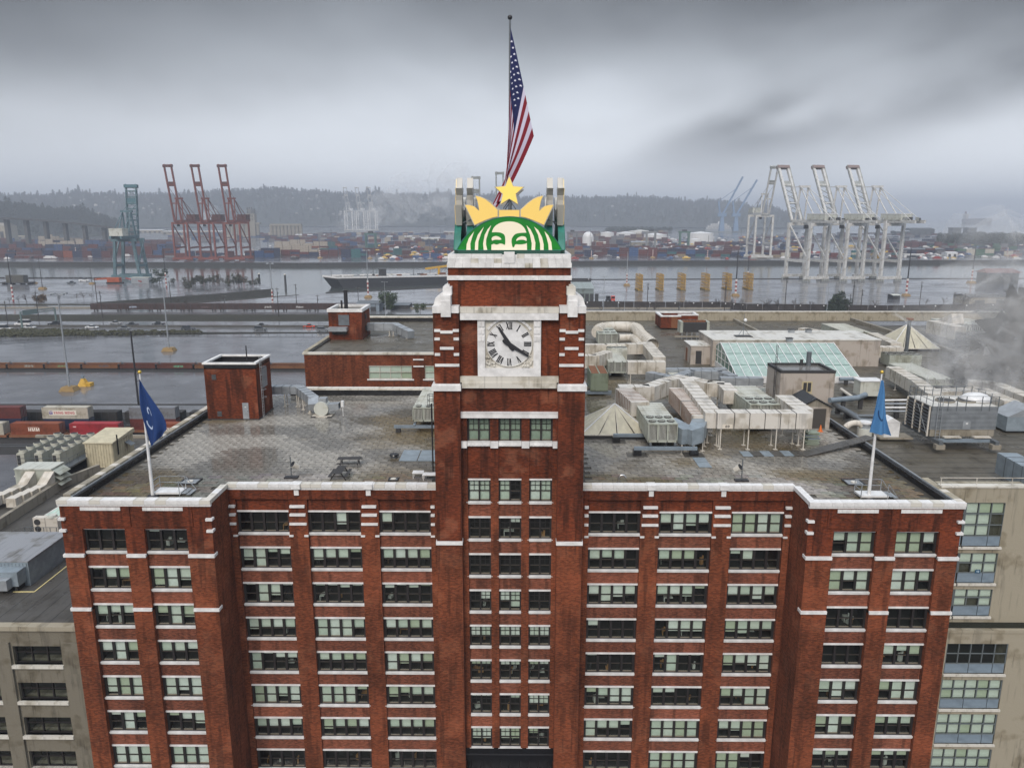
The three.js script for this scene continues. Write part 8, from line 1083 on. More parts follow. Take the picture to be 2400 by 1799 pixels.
// ---------- cranes ----------
// ship-to-shore crane: rails along x, boom over the water at +z; sizes in metres
function stsCrane(label, p, turn, o) {
  const { W = 18, G = 28, sill = 4, portal = 44, apex = 70, boomLen = 60, boomTilt = 78, back = 22, m, m2 = m, house = M.white, name = 'harbour_crane', t1 = 1.7, bx = 4, lattice = false, group } = o;
  const t = thing(name, label, 'crane', p, turn, group); let b;
  const legs = [[-W / 2, 0], [W / 2, 0], [-W / 2, -G], [W / 2, -G]];
  for (const [x, z] of legs) { b = mb(); b.bar(V(x, sill, z), V(x * (o.taper ?? 1), portal, z), t1, t1 * 1.15); b.build('leg', m, t); for (let k = 0; k < 4; k++) { b = mb(); b.box(x - 3.4 + k * 1.9, x - 1.9 + k * 1.9, 0.0, 1.6, z - 0.7, z + 0.7); b.build('bogie', house === M.white ? M.unitPale : m2, t); } }
  for (const z of [0, -G]) { b = mb(); b.box(-W / 2 - 3, W / 2 + 3, 1.7, sill, z - 0.9, z + 0.9); b.build('sill_beam', m, t); b = mb(); b.box(-W / 2, W / 2, portal - 2.4, portal, z - 0.9, z + 0.9); b.build('portal_beam', m, t); }
  for (const x of [-W / 2, W / 2]) { b = mb(); b.bar(V(x, portal * 0.34, 0), V(x, portal * 0.34, -G), 1.4, 2); b.build('tie_beam', m, t); b = mb(); b.bar(V(x, portal * 0.36, -G), V(x, portal - 2, -1), 0.9, 1.0); b.build('diagonal', m, t); }
  // girder running inland and back reach
  for (const x of [-bx, bx]) { b = mb(); b.box(x - 0.7, x + 0.7, portal, portal + 2.4, -G - back, 3); b.build('girder', m, t); }
  for (let k = 0; k < 6; k++) { b = mb(); b.box(-bx, bx, portal + 0.4, portal + 1.4, 2 - k * (G + back) / 6, 2.8 - k * (G + back) / 6); b.build('cross_beam', m, t); }
  b = mb(); const hh = o.hh ?? 5.6, hz0 = -G - back * (o.hb ?? 0.9); b.box(-bx - 1.2, bx + 1.2, portal + 2.4, portal + 2.4 + hh, hz0, -G - 2 + (o.houseFwd ?? 0)); b.build('machinery_house', house, t); b = mb(); b.box(-bx - 0.6, -bx + 1.6, portal - 5, portal - 2, -6, -3); b.build('driver_cab', M.dark, t);
  b = mb(); b.box(-bx - 1.4, bx + 1.4, portal + 2.4 + hh, portal + 2.9 + hh, hz0 - 0.2, -G - 1.8 + (o.houseFwd ?? 0)); b.build('house_roof', o.roof ?? house, t);
  // A-frame
  for (const x of [-bx, bx]) { b = mb(); b.bar(V(x, portal, -1), V(x * 0.8, apex, -4), 1.1); b.build('frame_leg', m, t); b = mb(); b.bar(V(x * 0.8, apex, -4), V(x, portal + 2, -G), 0.7); b.build('back_stay', m, t); b = mb(); b.bar(V(x * 0.8, apex, -4), V(x, portal + 2.4, -G - back * 0.8), 0.4); b.build('stay', m, t); }
  b = mb(); b.box(-bx - 0.5, bx + 0.5, apex - 0.6, apex + 1.2, -5.5, -3); b.build('apex_beam', m, t);
  // raised boom: twin girders with cross ties and a head frame
  const B = sub('boom', t, [0, portal + 1.2, 3]); B.rotation.x = -boomTilt * D2R; const n = lattice ? 9 : 3;
  for (const x of [-bx * 0.98, bx * 0.98]) { const q = mb(); if (!lattice) q.box(x - (o.gw ?? 0.75), x + (o.gw ?? 0.75), -1.1, 1.1, 0, boomLen); else for (const y of [-1.2, 1.2]) q.box(x - 0.3, x + 0.3, y - 0.3, y + 0.3, 0, boomLen); q.build('boom_girder', m, B); }
  for (let k = 1; k <= n; k++) { const z = boomLen * (k / n), q = mb(); q.box(-bx, bx, -0.6, 0.6, z - 1.4, z - 0.4); if (lattice && k < n + 1) for (const x of [-bx, bx]) q.bar(V(x, -1.2, z - boomLen / n), V(x, 1.2, z), 0.3); q.build('boom_tie', m, B); }
  if (lattice) for (let k = 0; k < n; k++) { const q = mb(); q.bar(V(-bx, 0, boomLen * k / n), V(bx, 0, boomLen * (k + 1) / n), 0.3); q.build('boom_brace', m, B); }
  if (o.braced) { for (let k = 0; k < 5; k++) for (const s of [-1, 1]) { const q = mb(); q.bar(V(-bx * s, 0, boomLen * (0.08 + k * 0.1)), V(bx * s, 0, boomLen * (0.18 + k * 0.1)), 0.4); q.build('boom_brace', m2, B); } for (const x of [-bx - 1.4, bx + 1.4]) { const q = mb(); q.box(x - 0.4, x + 0.4, 0.9, 1.1, 0, boomLen); q.build('boom_walkway', m2, B); } for (let k = 0; k < 7; k++) { const q = mb(); q.cbox(rr(-4, 4), portal + 3.3, -G - back * (0.5 + 0.07 * k), rr(1, 3), rr(1, 3), rr(1, 2)); q.build('winch_gear', pick([m2, M.dark]), t); } for (const x of [-bx - 1.9, bx + 1.9]) { const q = mb(); q.box(x - 0.3, x + 0.3, portal + 1.2, portal + 1.4, -G - back, 3); q.build('walkway', m2, t); } }
  { const q = mb(); q.box(-bx - 1.2, bx + 1.2, -1.6, 1.6, boomLen - 3, boomLen - 0.4); q.build('boom_head', o.head ?? m2, B); const r = mb(); r.box(-bx, bx, -0.5, 0.5, boomLen * 0.62, boomLen * 0.62 + 5); r.build('sheave_frame', m2, B); }
  for (const x of [-bx * 0.8, bx * 0.8]) { const tip = V(x, portal + 1.2 + Math.sin(boomTilt * D2R) * boomLen * 0.6, 3 + Math.cos(boomTilt * D2R) * boomLen * 0.6); b = mb(); b.bar(V(x, apex + 0.5, -4), tip, 0.28); b.build('fore_stay', m, t); }
  if (o.ladder) { b = mb(); for (let k = 0; k < 9; k++) b.bar(V(-W / 2 + (k % 2 ? 2.2 : -2.2), sill + k * (portal - sill) / 9, 1.3), V(-W / 2 + (k % 2 ? -2.2 : 2.2), sill + (k + 1) * (portal - sill) / 9, 1.3), 0.7, 0.25); b.build('stairway', M.galv, t); b = mb(); b.cyl(0, -0.4, 0.4, 0, 2.2, 2.2, 18); b.g[0].rotateZ(PI / 2); b.g[0].translate(-W / 2 - 1.6, portal * 0.4, -1); b.build('cable_reel', M.yellow, t); }
  return t;
}
const redM = mat(0.24, 0.06, 0.042, 0.7, { map: stains }), redD = mat(0.13, 0.045, 0.038, 0.75, { map: stains }), whiteM = mat(0.66, 0.68, 0.7, 0.55, { map: stains }), tealM = mat(0.1, 0.19, 0.235, 0.6, { map: stains }), greyM = mat(0.36, 0.39, 0.4, 0.6, { map: stains });
{
  const P0 = at(425, 612, 1); [['leftmost of the three red cranes across the water', 425], ['middle of the three red cranes across the water', 486], ['rightmost of the three red cranes across the water', 547]].forEach(([l, px]) => { const p = at(px, 612, 1); stsCrane(l, [p.x, 1, p.z - 4], 0, { m: redM, m2: redD, house: redD, portal: 44, apex: 70, boomLen: 63, boomTilt: 77, W: 17, G: 30, back: 18, group: 'three red harbour cranes' }); });
}
[['leftmost of the big white cranes in the near yard, its boom crossing another', 1848], ['middle of the big white cranes in the near yard', 1930], ['rightmost of the big white cranes in the near yard', 2012]].forEach(([l, px], i) => { const p = at(px - 12, 655, 0), q = at(px, 652, 0); stsCrane(l, [q.x + 4, 0.1, q.z + 3], PI + 0.3, { m: whiteM, m2: greyM, house: M.unitPale, roof: M.white, portal: 47, apex: 76, boomLen: 53, boomTilt: 62, W: 18, G: 28, back: 26, houseFwd: 12, hh: 4.6, hb: 0.45, braced: 1, ladder: true, t1: 2.1, bx: 4.6, gw: 1.0, group: 'three white harbour cranes on the near quay', head: mat(0.2, 0.15, 0.14, 0.7) }); });
{ const p = at(1788, 607, 1); stsCrane('white crane across the water whose boom leans right, behind the near white cranes', [p.x, 1, p.z - 4], 0, { m: whiteM, m2: greyM, house: M.unitPale, portal: 52, apex: 76, boomLen: 58, boomTilt: 68, W: 20, G: 30, t1: 2.2 }); }
[['left of the two grey crane tops peeping over the clock tower', 1118, 96], ['right of the two grey crane tops peeping over the clock tower', 1172, 101]].forEach(([l, px, h]) => { const p = at(px, 611, 1); stsCrane(l, [p.x, 1, p.z - 4], 0, { m: greyM, portal: 44, apex: 68, boomLen: h - 46, boomTilt: 80, W: 18, group: 'grey crane tops behind the clock tower' }); });
[['leftmost of three pale cranes far off before the wooded hill', 818], ['middle of three pale cranes far off before the wooded hill', 845], ['rightmost of three pale cranes far off before the wooded hill', 872]].forEach(([l, px]) => { const p = at(px, 540, 1); stsCrane(l, [p.x, 1, p.z], 0, { m: whiteM, portal: 62, apex: 88, boomLen: 78, boomTilt: 66, W: 24, G: 34, t1: 3.2, bx: 5, group: 'pale cranes before the hill' }); });
{ const p = at(334, 650, 0); stsCrane('pale blue crane with a lattice boom on the near quay at left', [p.x - 2, 0.1, p.z + 8], PI, { m: tealM, m2: mat(0.05, 0.12, 0.15, 0.7), house: M.unitPale, portal: 34, apex: 56, boomLen: 44, boomTilt: 83, W: 21, G: 14, back: 13, lattice: true, bx: 4.4, t1: 1.9, taper: 0.72 }); }
for (const [px, l] of [[1568, 'left of the two blue slewing jib cranes at the far dock'], [1695 - 0, 'right of the two blue slewing jib cranes at the far dock']]) { const x = l.startsWith('left') ? 1691 : 1724, p = at(x, 541, 0), t = thing('jib_crane', l, 'crane', [p.x, 0, p.z], 0, 'blue jib cranes at the far dock'), m = mat(0.12, 0.2, 0.33, 0.6); let b = mb(); b.frus(0, 0, 0, 16, 16, 9, 9, 45); b.build('tower', m, t); b = mb(); b.box(-14, 12, 45, 56, -6, 6); b.build('cabin', m, t); b = mb(); b.bar(V(2, 54, 0), V(58, 168 - (x > 1700 ? 10 : 0), 0), 5, 5); b.build('jib', m, t); b = mb(); b.bar(V(-8, 56, 0), V(-14, 92, 0), 5); b.build('mast', m, t); b = mb(); b.bar(V(-14, 92, 0), V(40, 132, 0), 1.4); b.build('stay', m, t); }
// rubber-tyred yard cranes
for (const [px, py, h, l, c] of [[870, 588, 24, 'dark green yard crane among the stacks left of the tower', [0.06, 0.13, 0.12]], [1525, 580, 24, 'grey yard crane among the stacks below the tanks', [0.2, 0.21, 0.22]], [1603, 580, 24, 'dark green yard crane among the stacks below the big tank', [0.06, 0.13, 0.1]], [1341, 582, 24, 'grey yard crane beside the right of the sign', [0.14, 0.15, 0.16]]]) { const p = at(px, py, 0), t = thing('yard_crane', l, 'crane', [p.x, 0, p.z]), m = mat(...c, 0.7); let b; for (const x of [-7, 7]) for (const z of [-5, 5]) { b = mb(); b.cbox(x, h / 2, z, 1.6, h, 1.6); b.build('leg', m, t); } for (const z of [-5, 5]) { b = mb(); b.box(-9, 9, h, h + 2.2, z - 1, z + 1); b.build('girder', m, t); } b = mb(); b.box(-3, 3, h + 2.2, h + 5, -5, 5); b.build('trolley', M.dark, t); for (const x of [-7, 7]) { b = mb(); b.box(x - 1, x + 1, 0.4, 2, -7, 7); b.build('sill_beam', m, t); } }
// ---------- container stacks on the far terminal ----------
{
  SEED = 404; const CL = 12.2, CH = 2.75, ribGeo = {}; const geoFar = metreUV(new THREE.BoxGeometry(CL - 0.25, CH - 0.12, 2.4).toNonIndexed());
  const NAMES = new Map([[C_RED, 'dark red'], [C_MAROON, 'maroon'], [C_ORANGE, 'orange brown'], [C_NAVY, 'navy blue'], [C_BLUE, 'mid blue'], [C_TEAL, 'teal'], [C_WHITE, 'cream white'], [C_GREY, 'slate grey'], [C_GREEN, 'green'], [C_TAN, 'tan']]);
  const mix = [C_RED, C_RED, C_MAROON, C_MAROON, C_MAROON, C_MAROON, C_NAVY, C_NAVY, C_NAVY, C_BLUE, C_ORANGE, C_TEAL, C_GREY, C_TAN];
  let count = 0; const rest = []; const white = (px) => px < 200 || (px > 640 && px < 740);
  const spots = [];
  const row = (px0, px1, py, tiers, cols, gap = 0.12) => { const a = at(px0, py, 0), c = at(px1, py, 0); let x = a.x; while (x < c.x) { if (rnd() < gap) { x += rr(4, 20); continue; } const run = Math.floor(rr(1, 5)), h = Math.max(1, Math.round(tiers * rr(0.55, 1.1))), z = a.z + rr(-3, 3); for (let i = 0; i < run && x < c.x; i++, x += CL + 0.3) { const base = pick(cols); for (let k = 0; k < Math.max(1, h - (rnd() < 0.3 ? 1 : 0)); k++) spots.push([x, k, z, rnd() < 0.82 ? base : pick(cols), py, (x / -(z - EYE.z)) * FOCAL + 1200]); } } };
  row(115, 262, 603, 4, mix); row(330, 400, 603, 3, mix); row(400, 640, 603, 3, [C_NAVY, C_NAVY, C_RED, C_BLUE, C_MAROON]); row(622, 650, 601, 4, [C_NAVY, C_MAROON]); row(670, 804, 600, 4, [C_MAROON, C_MAROON, C_NAVY, C_RED], 0); row(811, 850, 604, 4, [C_ORANGE, C_TEAL, C_NAVY], 0); row(850, 1045, 604, 3.6, [C_MAROON, C_RED, C_NAVY, C_BLUE, C_TEAL, C_TAN]); row(1335, 1440, 600, 3.6, [C_NAVY, C_NAVY, C_MAROON, C_RED, C_TAN]); row(1440, 1760, 600, 4, [C_MAROON, C_MAROON, C_NAVY, C_RED, C_TAN, C_TEAL, C_BLUE], 0.04); row(1750, 2100, 602, 3, [C_RED, C_NAVY, C_TAN, C_TEAL, C_WHITE, C_GREY], 0.3); row(2255, 2400, 598, 3, [C_RED, C_GREEN, C_NAVY, C_WHITE], 0.25); row(-60, 120, 604, 2, mix, 0.4);
  for (const py of [596, 590, 584, 578, 572]) { row(-80, 420, py, 4, [C_RED, C_MAROON, C_NAVY, C_BLUE, C_MAROON], 0.06); row(740, 1046, py, 3, mix, 0.22); row(1046, 1336, py, 3, mix, 0.25); row(1336, 1420, py, 3, mix, 0.3); row(1420, 1900, py, 3, [C_RED, C_MAROON, C_GREY, C_NAVY], 0.4); row(2030, 2420, py, 2.5, [C_RED, C_MAROON, C_NAVY, C_GREEN, C_GREY], 0.35); }
  for (const py of [594, 588, 582]) row(652, 760, py, 5, [C_WHITE], 0.05); for (const py of [580, 576]) row(100, 205, py, 6, [C_WHITE], 0.05);
  for (const py of [566, 561, 556, 552, 549]) { row(400, 1046, py, 3, [C_MAROON, C_RED, C_NAVY, C_GREY, C_WHITE, C_BLUE], 0.4); row(1336, 1560, py, 4, [C_MAROON, C_TAN, C_RED, C_GREY], 0.3); row(1750, 2300, py, 2, [C_GREY, C_NAVY, C_MAROON], 0.5); }
  const where = (px, py) => (px < 262 ? 'left of the blue crane' : px < 400 ? 'between blue and red cranes' : px < 645 ? 'under the red cranes' : px < 812 ? 'right of the red cranes' : px < 1120 ? 'left of the sign' : px < 1450 ? 'right of the sign' : px < 1620 ? 'below the storage tanks' : px < 1790 ? 'behind the yellow racks' : px < 2200 ? 'behind the white cranes' : 'near the right edge');
  spots.sort((a, b) => b[4] - a[4]);
  const m4 = new THREE.Matrix4(), rests = [];
  for (const [x, k, z, c, py, px] of spots) {
    if (count < 290 && py >= 598) {
      const t = mesh('stacked_container', geoFar, cm(c)); t.position.set(x, k * CH + CH / 2 + 0.05, z); count++;
      tag(t, `${NAMES.get(c)} container ${k === 0 ? 'on the ground' : k === 1 ? 'in the second tier' : k === 2 ? 'in the third tier' : 'high in its stack'} on the far quay ${where(px, py)}`, 'shipping container', `${NAMES.get(c)} containers ${k === 0 ? 'on the ground' : k === 1 ? 'in the second tier' : k === 2 ? 'in the third tier' : 'high up'} on the far quay ${where(px, py)}`);
    } else rests.push([x, k, z, c]);
  }
  const im = new THREE.InstancedMesh(geoFar, mat(1, 1, 1, 0.6, { map: stains }), rests.length), col = new THREE.Color(); im.name = 'container_yard'; im.castShadow = im.receiveShadow = true; rests.forEach(([x, k, z, c], i) => { m4.makeTranslation(x, k * CH + CH / 2 + 0.05, z); im.setMatrixAt(i, m4); im.setColorAt(i, col.setRGB(c[0] * 0.8, c[1] * 0.75, c[2] * 0.75)); }); scene.add(im); tag(im, null, null, null, 'stuff');
  // vehicles and gear scattered on the aprons: too many and too small to count
  const vg = mb(); vg.box(-2.2, 2.2, 0.3, 1, -0.9, 0.9); vg.frus(-0.2, 1, 0, 2.6, 1.7, 1.7, 1.4, 0.6); const vn = 700, vm = new THREE.InstancedMesh(vg.geo(), mat(1, 1, 1, 0.3), vn); vm.name = 'parked_vehicles'; vm.castShadow = vm.receiveShadow = true; for (let i = 0; i < vn; i++) { const z = rnd() < 0.5, p = z ? at(rr(1480, 1900), rr(556, 585), 0) : at(pick([rr(880, 1046), rr(2050, 2400), rr(1340, 2300), rr(0, 900)]), rr(575, 609), 0); m4.makeRotationY(rr(-0.2, 0.2) + (rnd() < 0.3 ? PI / 2 : 0)); const s = rr(1.0, 2.4); m4.scale(V(s, s, s)); m4.setPosition(p.x, 0.05, p.z); vm.setMatrixAt(i, m4); const q = pick([[0.5, 0.5, 0.5], [0.03, 0.03, 0.035], [0.2, 0.2, 0.22], [0.6, 0.6, 0.6], [0.25, 0.03, 0.02], [0.04, 0.08, 0.18], [0.5, 0.33, 0.05]]); vm.setColorAt(i, col.setRGB(...q)); } scene.add(vm); tag(vm, null, null, null, 'stuff');
}
// far terminal masts
{ SEED = 55; const L = [[750, 605, 554, 1], [867, 606, 585, 1], [1008, 606, 560, 1], [1386, 606, 556, 1], [1383, 585, 537], [1530, 604, 553, 1], [1658, 606, 552, 1], [1395, 582, 540], [1735, 585, 536], [2361, 600, 546, 1], [2235, 596, 540], [2286, 596, 548], [703, 588, 536], [778, 588, 535], [812, 580, 536], [897, 588, 535], [953, 580, 538], [1006, 585, 530], [1033, 580, 534], [628, 595, 545], [610, 590, 540], [240, 590, 540], [178, 600, 545, 1], [135, 596, 538], [92, 595, 545], [1182, 586, 537], [2075, 592, 548], [1955, 590, 545]]; L.forEach(([px, py, top, s], i) => { const side = px < 400 ? 'left of the red cranes' : px < 640 ? 'by the red cranes' : px < 1100 ? 'between red cranes and tower' : px < 1560 ? 'right of the tower sign' : px < 2000 ? 'by the white cranes' : 'toward the right edge'; const t = mast(`${s ? 'striped' : 'thin dark'} mast on the far terminal ${side}`, [px, py], top, { r: s ? 0.5 : 0.4, col: mat(0.1, 0.1, 0.11, 0.7), stripes: !!s, base: s ? 6 : 0, head: 0 }); tag(t, null, null, `${s ? 'striped' : 'thin dark'} far terminal masts ${side}`); }); }
// ---------- tanks, silos, sheds on the far side ----------
function tank(label, px, py, topPy, wpx, dome, m = M.white) { const p = at(px, py, 0), d = Math.hypot(p.x - EYE.x, p.z - EYE.z), r = wpx / FOCAL * d / 2, H = atZ(px, topPy, p.z).y, t = thing('storage_tank', label, 'storage tank', [p.x, 0, p.z - r]); let b = mb(); b.cyl(0, 0, H, 0, r, r, 40); b.build('shell', m, t); b = mb(); if (dome) { const g = new THREE.SphereGeometry(r, 28, 10, 0, PI * 2, 0, PI / 2); g.scale(1, dome, 1); g.translate(0, H, 0); b.add(g); } else b.cyl(0, H, H + r * 0.14, 0, r * 1.01, r * 0.06, 40); b.build('roof', m, t); const n = 24; for (let i = 0; i < n; i++) { const a = i / n * 2 * PI; if (Math.sin(a) < -0.2) continue; b = mb(); b.cbox(Math.cos(a) * r, H / 2, Math.sin(a) * r, 0.4, H, 0.4); b.build('stiffener', m, t); } }
tank('big white tank with a shallow conical roof below the jib cranes', 1648, 571, 547, 56, 0); tank('white domed silo right of the tower sign', 1379, 578, 556, 25, 1); tank('white flat tank left of the big tank', 1540, 566, 550, 52, 0); tank('white flat tank above the grey yard crane', 1470, 560, 546, 44, 0); tank('small white tank in front of the big tank', 1632, 573, 561, 26, 0); tank('white flat tank right of the domed silo', 1425, 560, 545, 30, 0); tank('white flat tank behind the two rightmost pale tanks', 1505, 552, 543, 60, 0, M.whiteRoof); 
function shed(label, x0, x1, py, topPy, m, rm, depth = 30) { const a = at(x0, py, 0), c = at(x1, py, 0), H = atZ(x0, topPy, a.z).y, t = thing('warehouse', label, 'warehouse', [a.x, 0, a.z]), W = c.x - a.x, h = Math.max(2, H * 0.82); let b = mb(); b.box(0, W, 0, h, -depth, 0); b.build('wall', m, t); b = mb(); b.hull([[V(-0.5, h, 0.5), V(W + 0.5, h, 0.5), V(W + 0.5, H, -depth / 2), V(-0.5, H, -depth / 2)], [V(W + 0.5, h, -depth), V(-0.5, h, -depth), V(-0.5, H, -depth / 2), V(W + 0.5, H, -depth / 2)], [V(0, h, 0), V(0, H, -depth / 2), V(0, h, -depth)], [V(W, h, -depth), V(W, H, -depth / 2), V(W, h, 0)]]); b.build('roof', rm, t); const n = Math.max(2, Math.round(W / 14)); for (let i = 0; i < n; i++) { b = mb(); b.box(W * (i + 0.25) / n, W * (i + 0.7) / n, 0, h * 0.6, 0, 0.3); b.build('door', M.dark, t); } }
shed('long white roofed shed below the far pale cranes', 905, 965, 560, 553, M.concretePale, M.white); shed('white roofed shed right of the long one', 965, 1030, 563, 556, M.unitPale, M.white); shed('white low shed below the big tank', 1650, 1698, 578, 567, M.white, M.white, 20); shed('pale long shed left of the green yard crane', 1398, 1420, 576, 566, M.unitPale, M.unitPale, 20); shed('grey shed in front of the small tank', 1480, 1520, 578, 565, M.concrete, M.galv, 20); shed('long slate roofed shed right of the white cranes', 2110, 2215, 594, 582, M.dark, M.steel, 30); shed('white shed right of the slate roofed one', 2220, 2245, 600, 590, M.white, M.white, 14); shed('white building left of the slate roofed shed', 2120, 2162, 602, 595, M.white, M.whiteRoof, 14); shed('long low white roof behind the blue crane', 245, 380, 545, 538, M.concretePale, M.white, 40); shed('long low pale roof behind the red cranes', 380, 520, 548, 541, M.concrete, M.white, 40); shed('pale building at the left edge of the far side', 15, 66, 558, 552, M.concrete, M.concretePale, 20); shed('brown block at the far left edge', -20, 15, 562, 522, M.concretePale, M.concrete, 40); shed('large dark hall at the far right shore', 2135, 2190, 552, 534, mat(0.06, 0.065, 0.07, 0.8), M.dark, 40); shed('low dark hall right of the large one', 2100, 2135, 552, 540, M.dark, M.galv, 30); shed('long white shed on the far left of the pale cranes', 690, 760, 556, 549, M.concretePale, M.white); shed('white tent roofed hall among the far right stacks', 2110, 2145, 548, 540, M.white, M.white, 20); shed('pale low hall below the wooded hill left of the tower', 1040, 1150, 548, 542, M.concretePale, M.whiteRoof, 40);
for (const [x0, x1, l] of [[2233, 2252, 'left of two dark concrete blocks near the far right shore'], [2268, 2288, 'right of two dark concrete blocks near the far right shore']]) { const a = at(x0, 553, 0), c = at(x1, 553, 0), H = atZ(x0, 535, a.z).y, t = thing('silo_block', l, 'silo', [a.x, 0, a.z]); let b = mb(); b.box(0, c.x - a.x, 0, H, -22, 0); b.build('wall', mat(0.08, 0.085, 0.09, 0.85), t); b = mb(); b.box(-0.8, c.x - a.x + 0.8, H, H + 2, -23, 0.8); b.build('roof_slab', M.steel, t); for (let i = 0; i < 3; i++) { b = mb(); b.box((c.x - a.x) * (i + 0.3) / 3, (c.x - a.x) * (i + 0.7) / 3, 6, H - 6, 0, 0.4); b.build('pier', M.steel, t); } }
{ // grain elevator
  const p = at(592, 552, 0), t = thing('grain_elevator', 'pale grain elevator with rows of silos and a tall head house behind the red cranes', 'grain elevator', [p.x, 0, p.z]), m = mat(0.3, 0.28, 0.24, 0.9, { map: stains }), s = 0.0006 * (EYE.z - p.z) * 0.93, k = 1 / FOCAL * Math.hypot(p.x - EYE.x, p.z - EYE.z); let b; const H = atZ(592, 526, p.z).y, HT = atZ(592, 489, p.z).y;
  for (let g = 0; g < 2; g++) for (let i = 0; i < 9; i++) { const x = (g ? 42 + i * 8 : -52 + i * 8) * k; b = mb(); b.cyl(x, 0, H * (g ? 0.88 : 1), 0, 4 * k, 4 * k, 14); b.build('silo', m, t); }
  for (const [x0, x1, h] of [[-56, 18, H], [40, 108, H * 0.88]]) { b = mb(); b.box(x0 * k, x1 * k, h, h + 5, -8, 6); b.build('gallery', M.concrete, t); }
  b = mb(); b.box(-9 * k, 9 * k, 0, HT - 12, -10, 9); b.build('head_house', m, t); b = mb(); b.cyl(0, HT - 12, HT, 0, 9 * k, 9 * k, 14); b.build('head_drum', mat(0.12, 0.12, 0.12, 0.8), t); for (let i = 0; i < 4; i++) for (let j = 0; j < 3; j++) { b = mb(); b.box((-6 + j * 4.6) * k, (-4 + j * 4.6) * k, H + 10 + i * 9, H + 15 + i * 9, 9, 9.5); b.build('window', M.dark, t); }
}
{ // high bridge at the far left
  const t = thing('high_bridge', 'high concrete road bridge on tall piers below the wooded ridge at left', 'bridge'), m = mat(0.07, 0.07, 0.07, 0.9), pts = [[-300, 508], [0, 511], [90, 515], [180, 523], [270, 534], [330, 542]].map(([x, y]) => { const g = at(x, 575, 0), d = 1500 / Math.hypot(g.x - EYE.x, g.z - EYE.z), X = EYE.x + (g.x - EYE.x) * d, Z = EYE.z + (g.z - EYE.z) * d; return V(X, atZ(x, y, Z).y, Z); }); let b;
  for (let i = 0; i + 1 < pts.length; i++) { b = mb(); b.bar(pts[i], pts[i + 1], 18, 3); b.build('deck', m, t); const n = i === 0 ? 3 : 2; for (let k = 0; k < n; k++) { const q = pts[i].clone().lerp(pts[i + 1], (k + 0.5) / n); b = mb(); b.box(q.x - 2.5, q.x + 2.5, 0, q.y - 1.4, q.z - 4, q.z + 4); b.build('pier', m, t); } }
}
// ---------- ships ----------
{ // tank barge at the near quay
  const a = at(757, 668, -2), c = at(1215, 652, -2), L = a.distanceTo(c), t = thing('tank_barge', 'long dark hulled tank barge with a white deck and yellow crane, moored by the quay', 'barge', [a.x, SEA, a.z], Math.atan2(-(c.z - a.z), c.x - a.x)); let b;
  const W = 24, H = 6.8, hull = (y, k) => [[3 + k * 5, 0], [k * 3 + 12, W / 2], [L, W / 2], [L, -W / 2], [k * 3 + 12, -W / 2]]; const q = []; const B0 = hull(0, 1).map(([x, z]) => V(x, -2, z)), B1 = [[0, 0], [9, W / 2], [L, W / 2], [L, -W / 2], [9, -W / 2]].map(([x, z]) => V(x, x < 5 ? H + 2 : x < 20 ? H + 1.2 : H - 1, z)); for (let i = 0; i < 5; i++) q.push([B0[i], B0[(i + 1) % 5], B1[(i + 1) % 5], B1[i]]); b = mb(); b.hull(q); b.build('hull', mat(0.022, 0.024, 0.03, 0.6, { map: stains, side: THREE.DoubleSide }), t);
  b = mb(); b.hull([[B1[0], B1[1], B1[2], B1[3], B1[4]].map((v) => v.clone().setY(v.y - 0.8))]); b.build('deck', mat(0.4, 0.36, 0.32, 0.7, { map: stains, side: THREE.DoubleSide }), t);
  for (const [i, j] of [[0, 1], [1, 2], [0, 4], [4, 3]]) { b = mb(); b.bar(B1[i].clone().setY(B1[i].y + 0.6), B1[j].clone().setY(B1[j].y + 0.6), 0.5, 1.3); b.build('bulwark', M.white, t); }
  SEED = 66; for (let i = 0; i < 46; i++) { const x = rr(14, L - 8), h = rr(1, 4); b = mb(); b.cbox(x, H - 1 + h / 2, rr(-8, 8), rr(1, 6), h, rr(1, 4)); b.build('deck_gear', pick([M.white, M.unitPale, M.dark, M.dark, M.rust, M.galv]), t); }
  for (let i = 0; i < 5; i++) { b = mb(); b.cyl(L * (0.04 + 0.2 * i), H, H + 12, 0, 0.25, 0.15, 8); b.build('mast', M.dark, t); } for (const z of [-4, -1, 2, 5]) { b = mb(); b.rod(V(22, H + 0.6, z), V(L - 14, H + 0.6, z), 0.4, 0.4, 8); b.build('deck_pipe', M.galv, t); }
  b = mb(); b.box(L * 0.27, L * 0.3, H - 1, H + 7, -3, 3); b.build('deck_house', M.dark, t); b = mb(); b.bar(V(L * 0.5, H + 6, 0), V(L * 0.74, H + 10, 0), 1.6); b.build('crane_jib', M.yellow, t); b = mb(); b.cyl(L * 0.57, H - 1, H + 8, 0, 1.2, 1, 10); b.build('crane_post', M.yellow, t); b = mb(); b.box(L * 0.82, L * 0.97, H - 1, H + 6, -7, 7); b.build('stern_house', M.white, t);
  for (const [x, z] of [[-60, -25], [-36, -18]]) { const p = thing('mooring_pile', x < -50 ? 'dark mooring pile standing in the water, farther from the barge bow' : 'dark mooring pile standing in the water, nearer the barge bow', 'pile', [a.x + x, SEA, a.z + z]); b = mb(); b.cyl(0, -2, 9, 0, 0.9, 0.8, 10); b.build('shaft', M.dark, p); b = mb(); b.cyl(0, 9, 9.6, 0, 1, 0.6, 10); b.build('cap', M.tileWorn, p); }
}
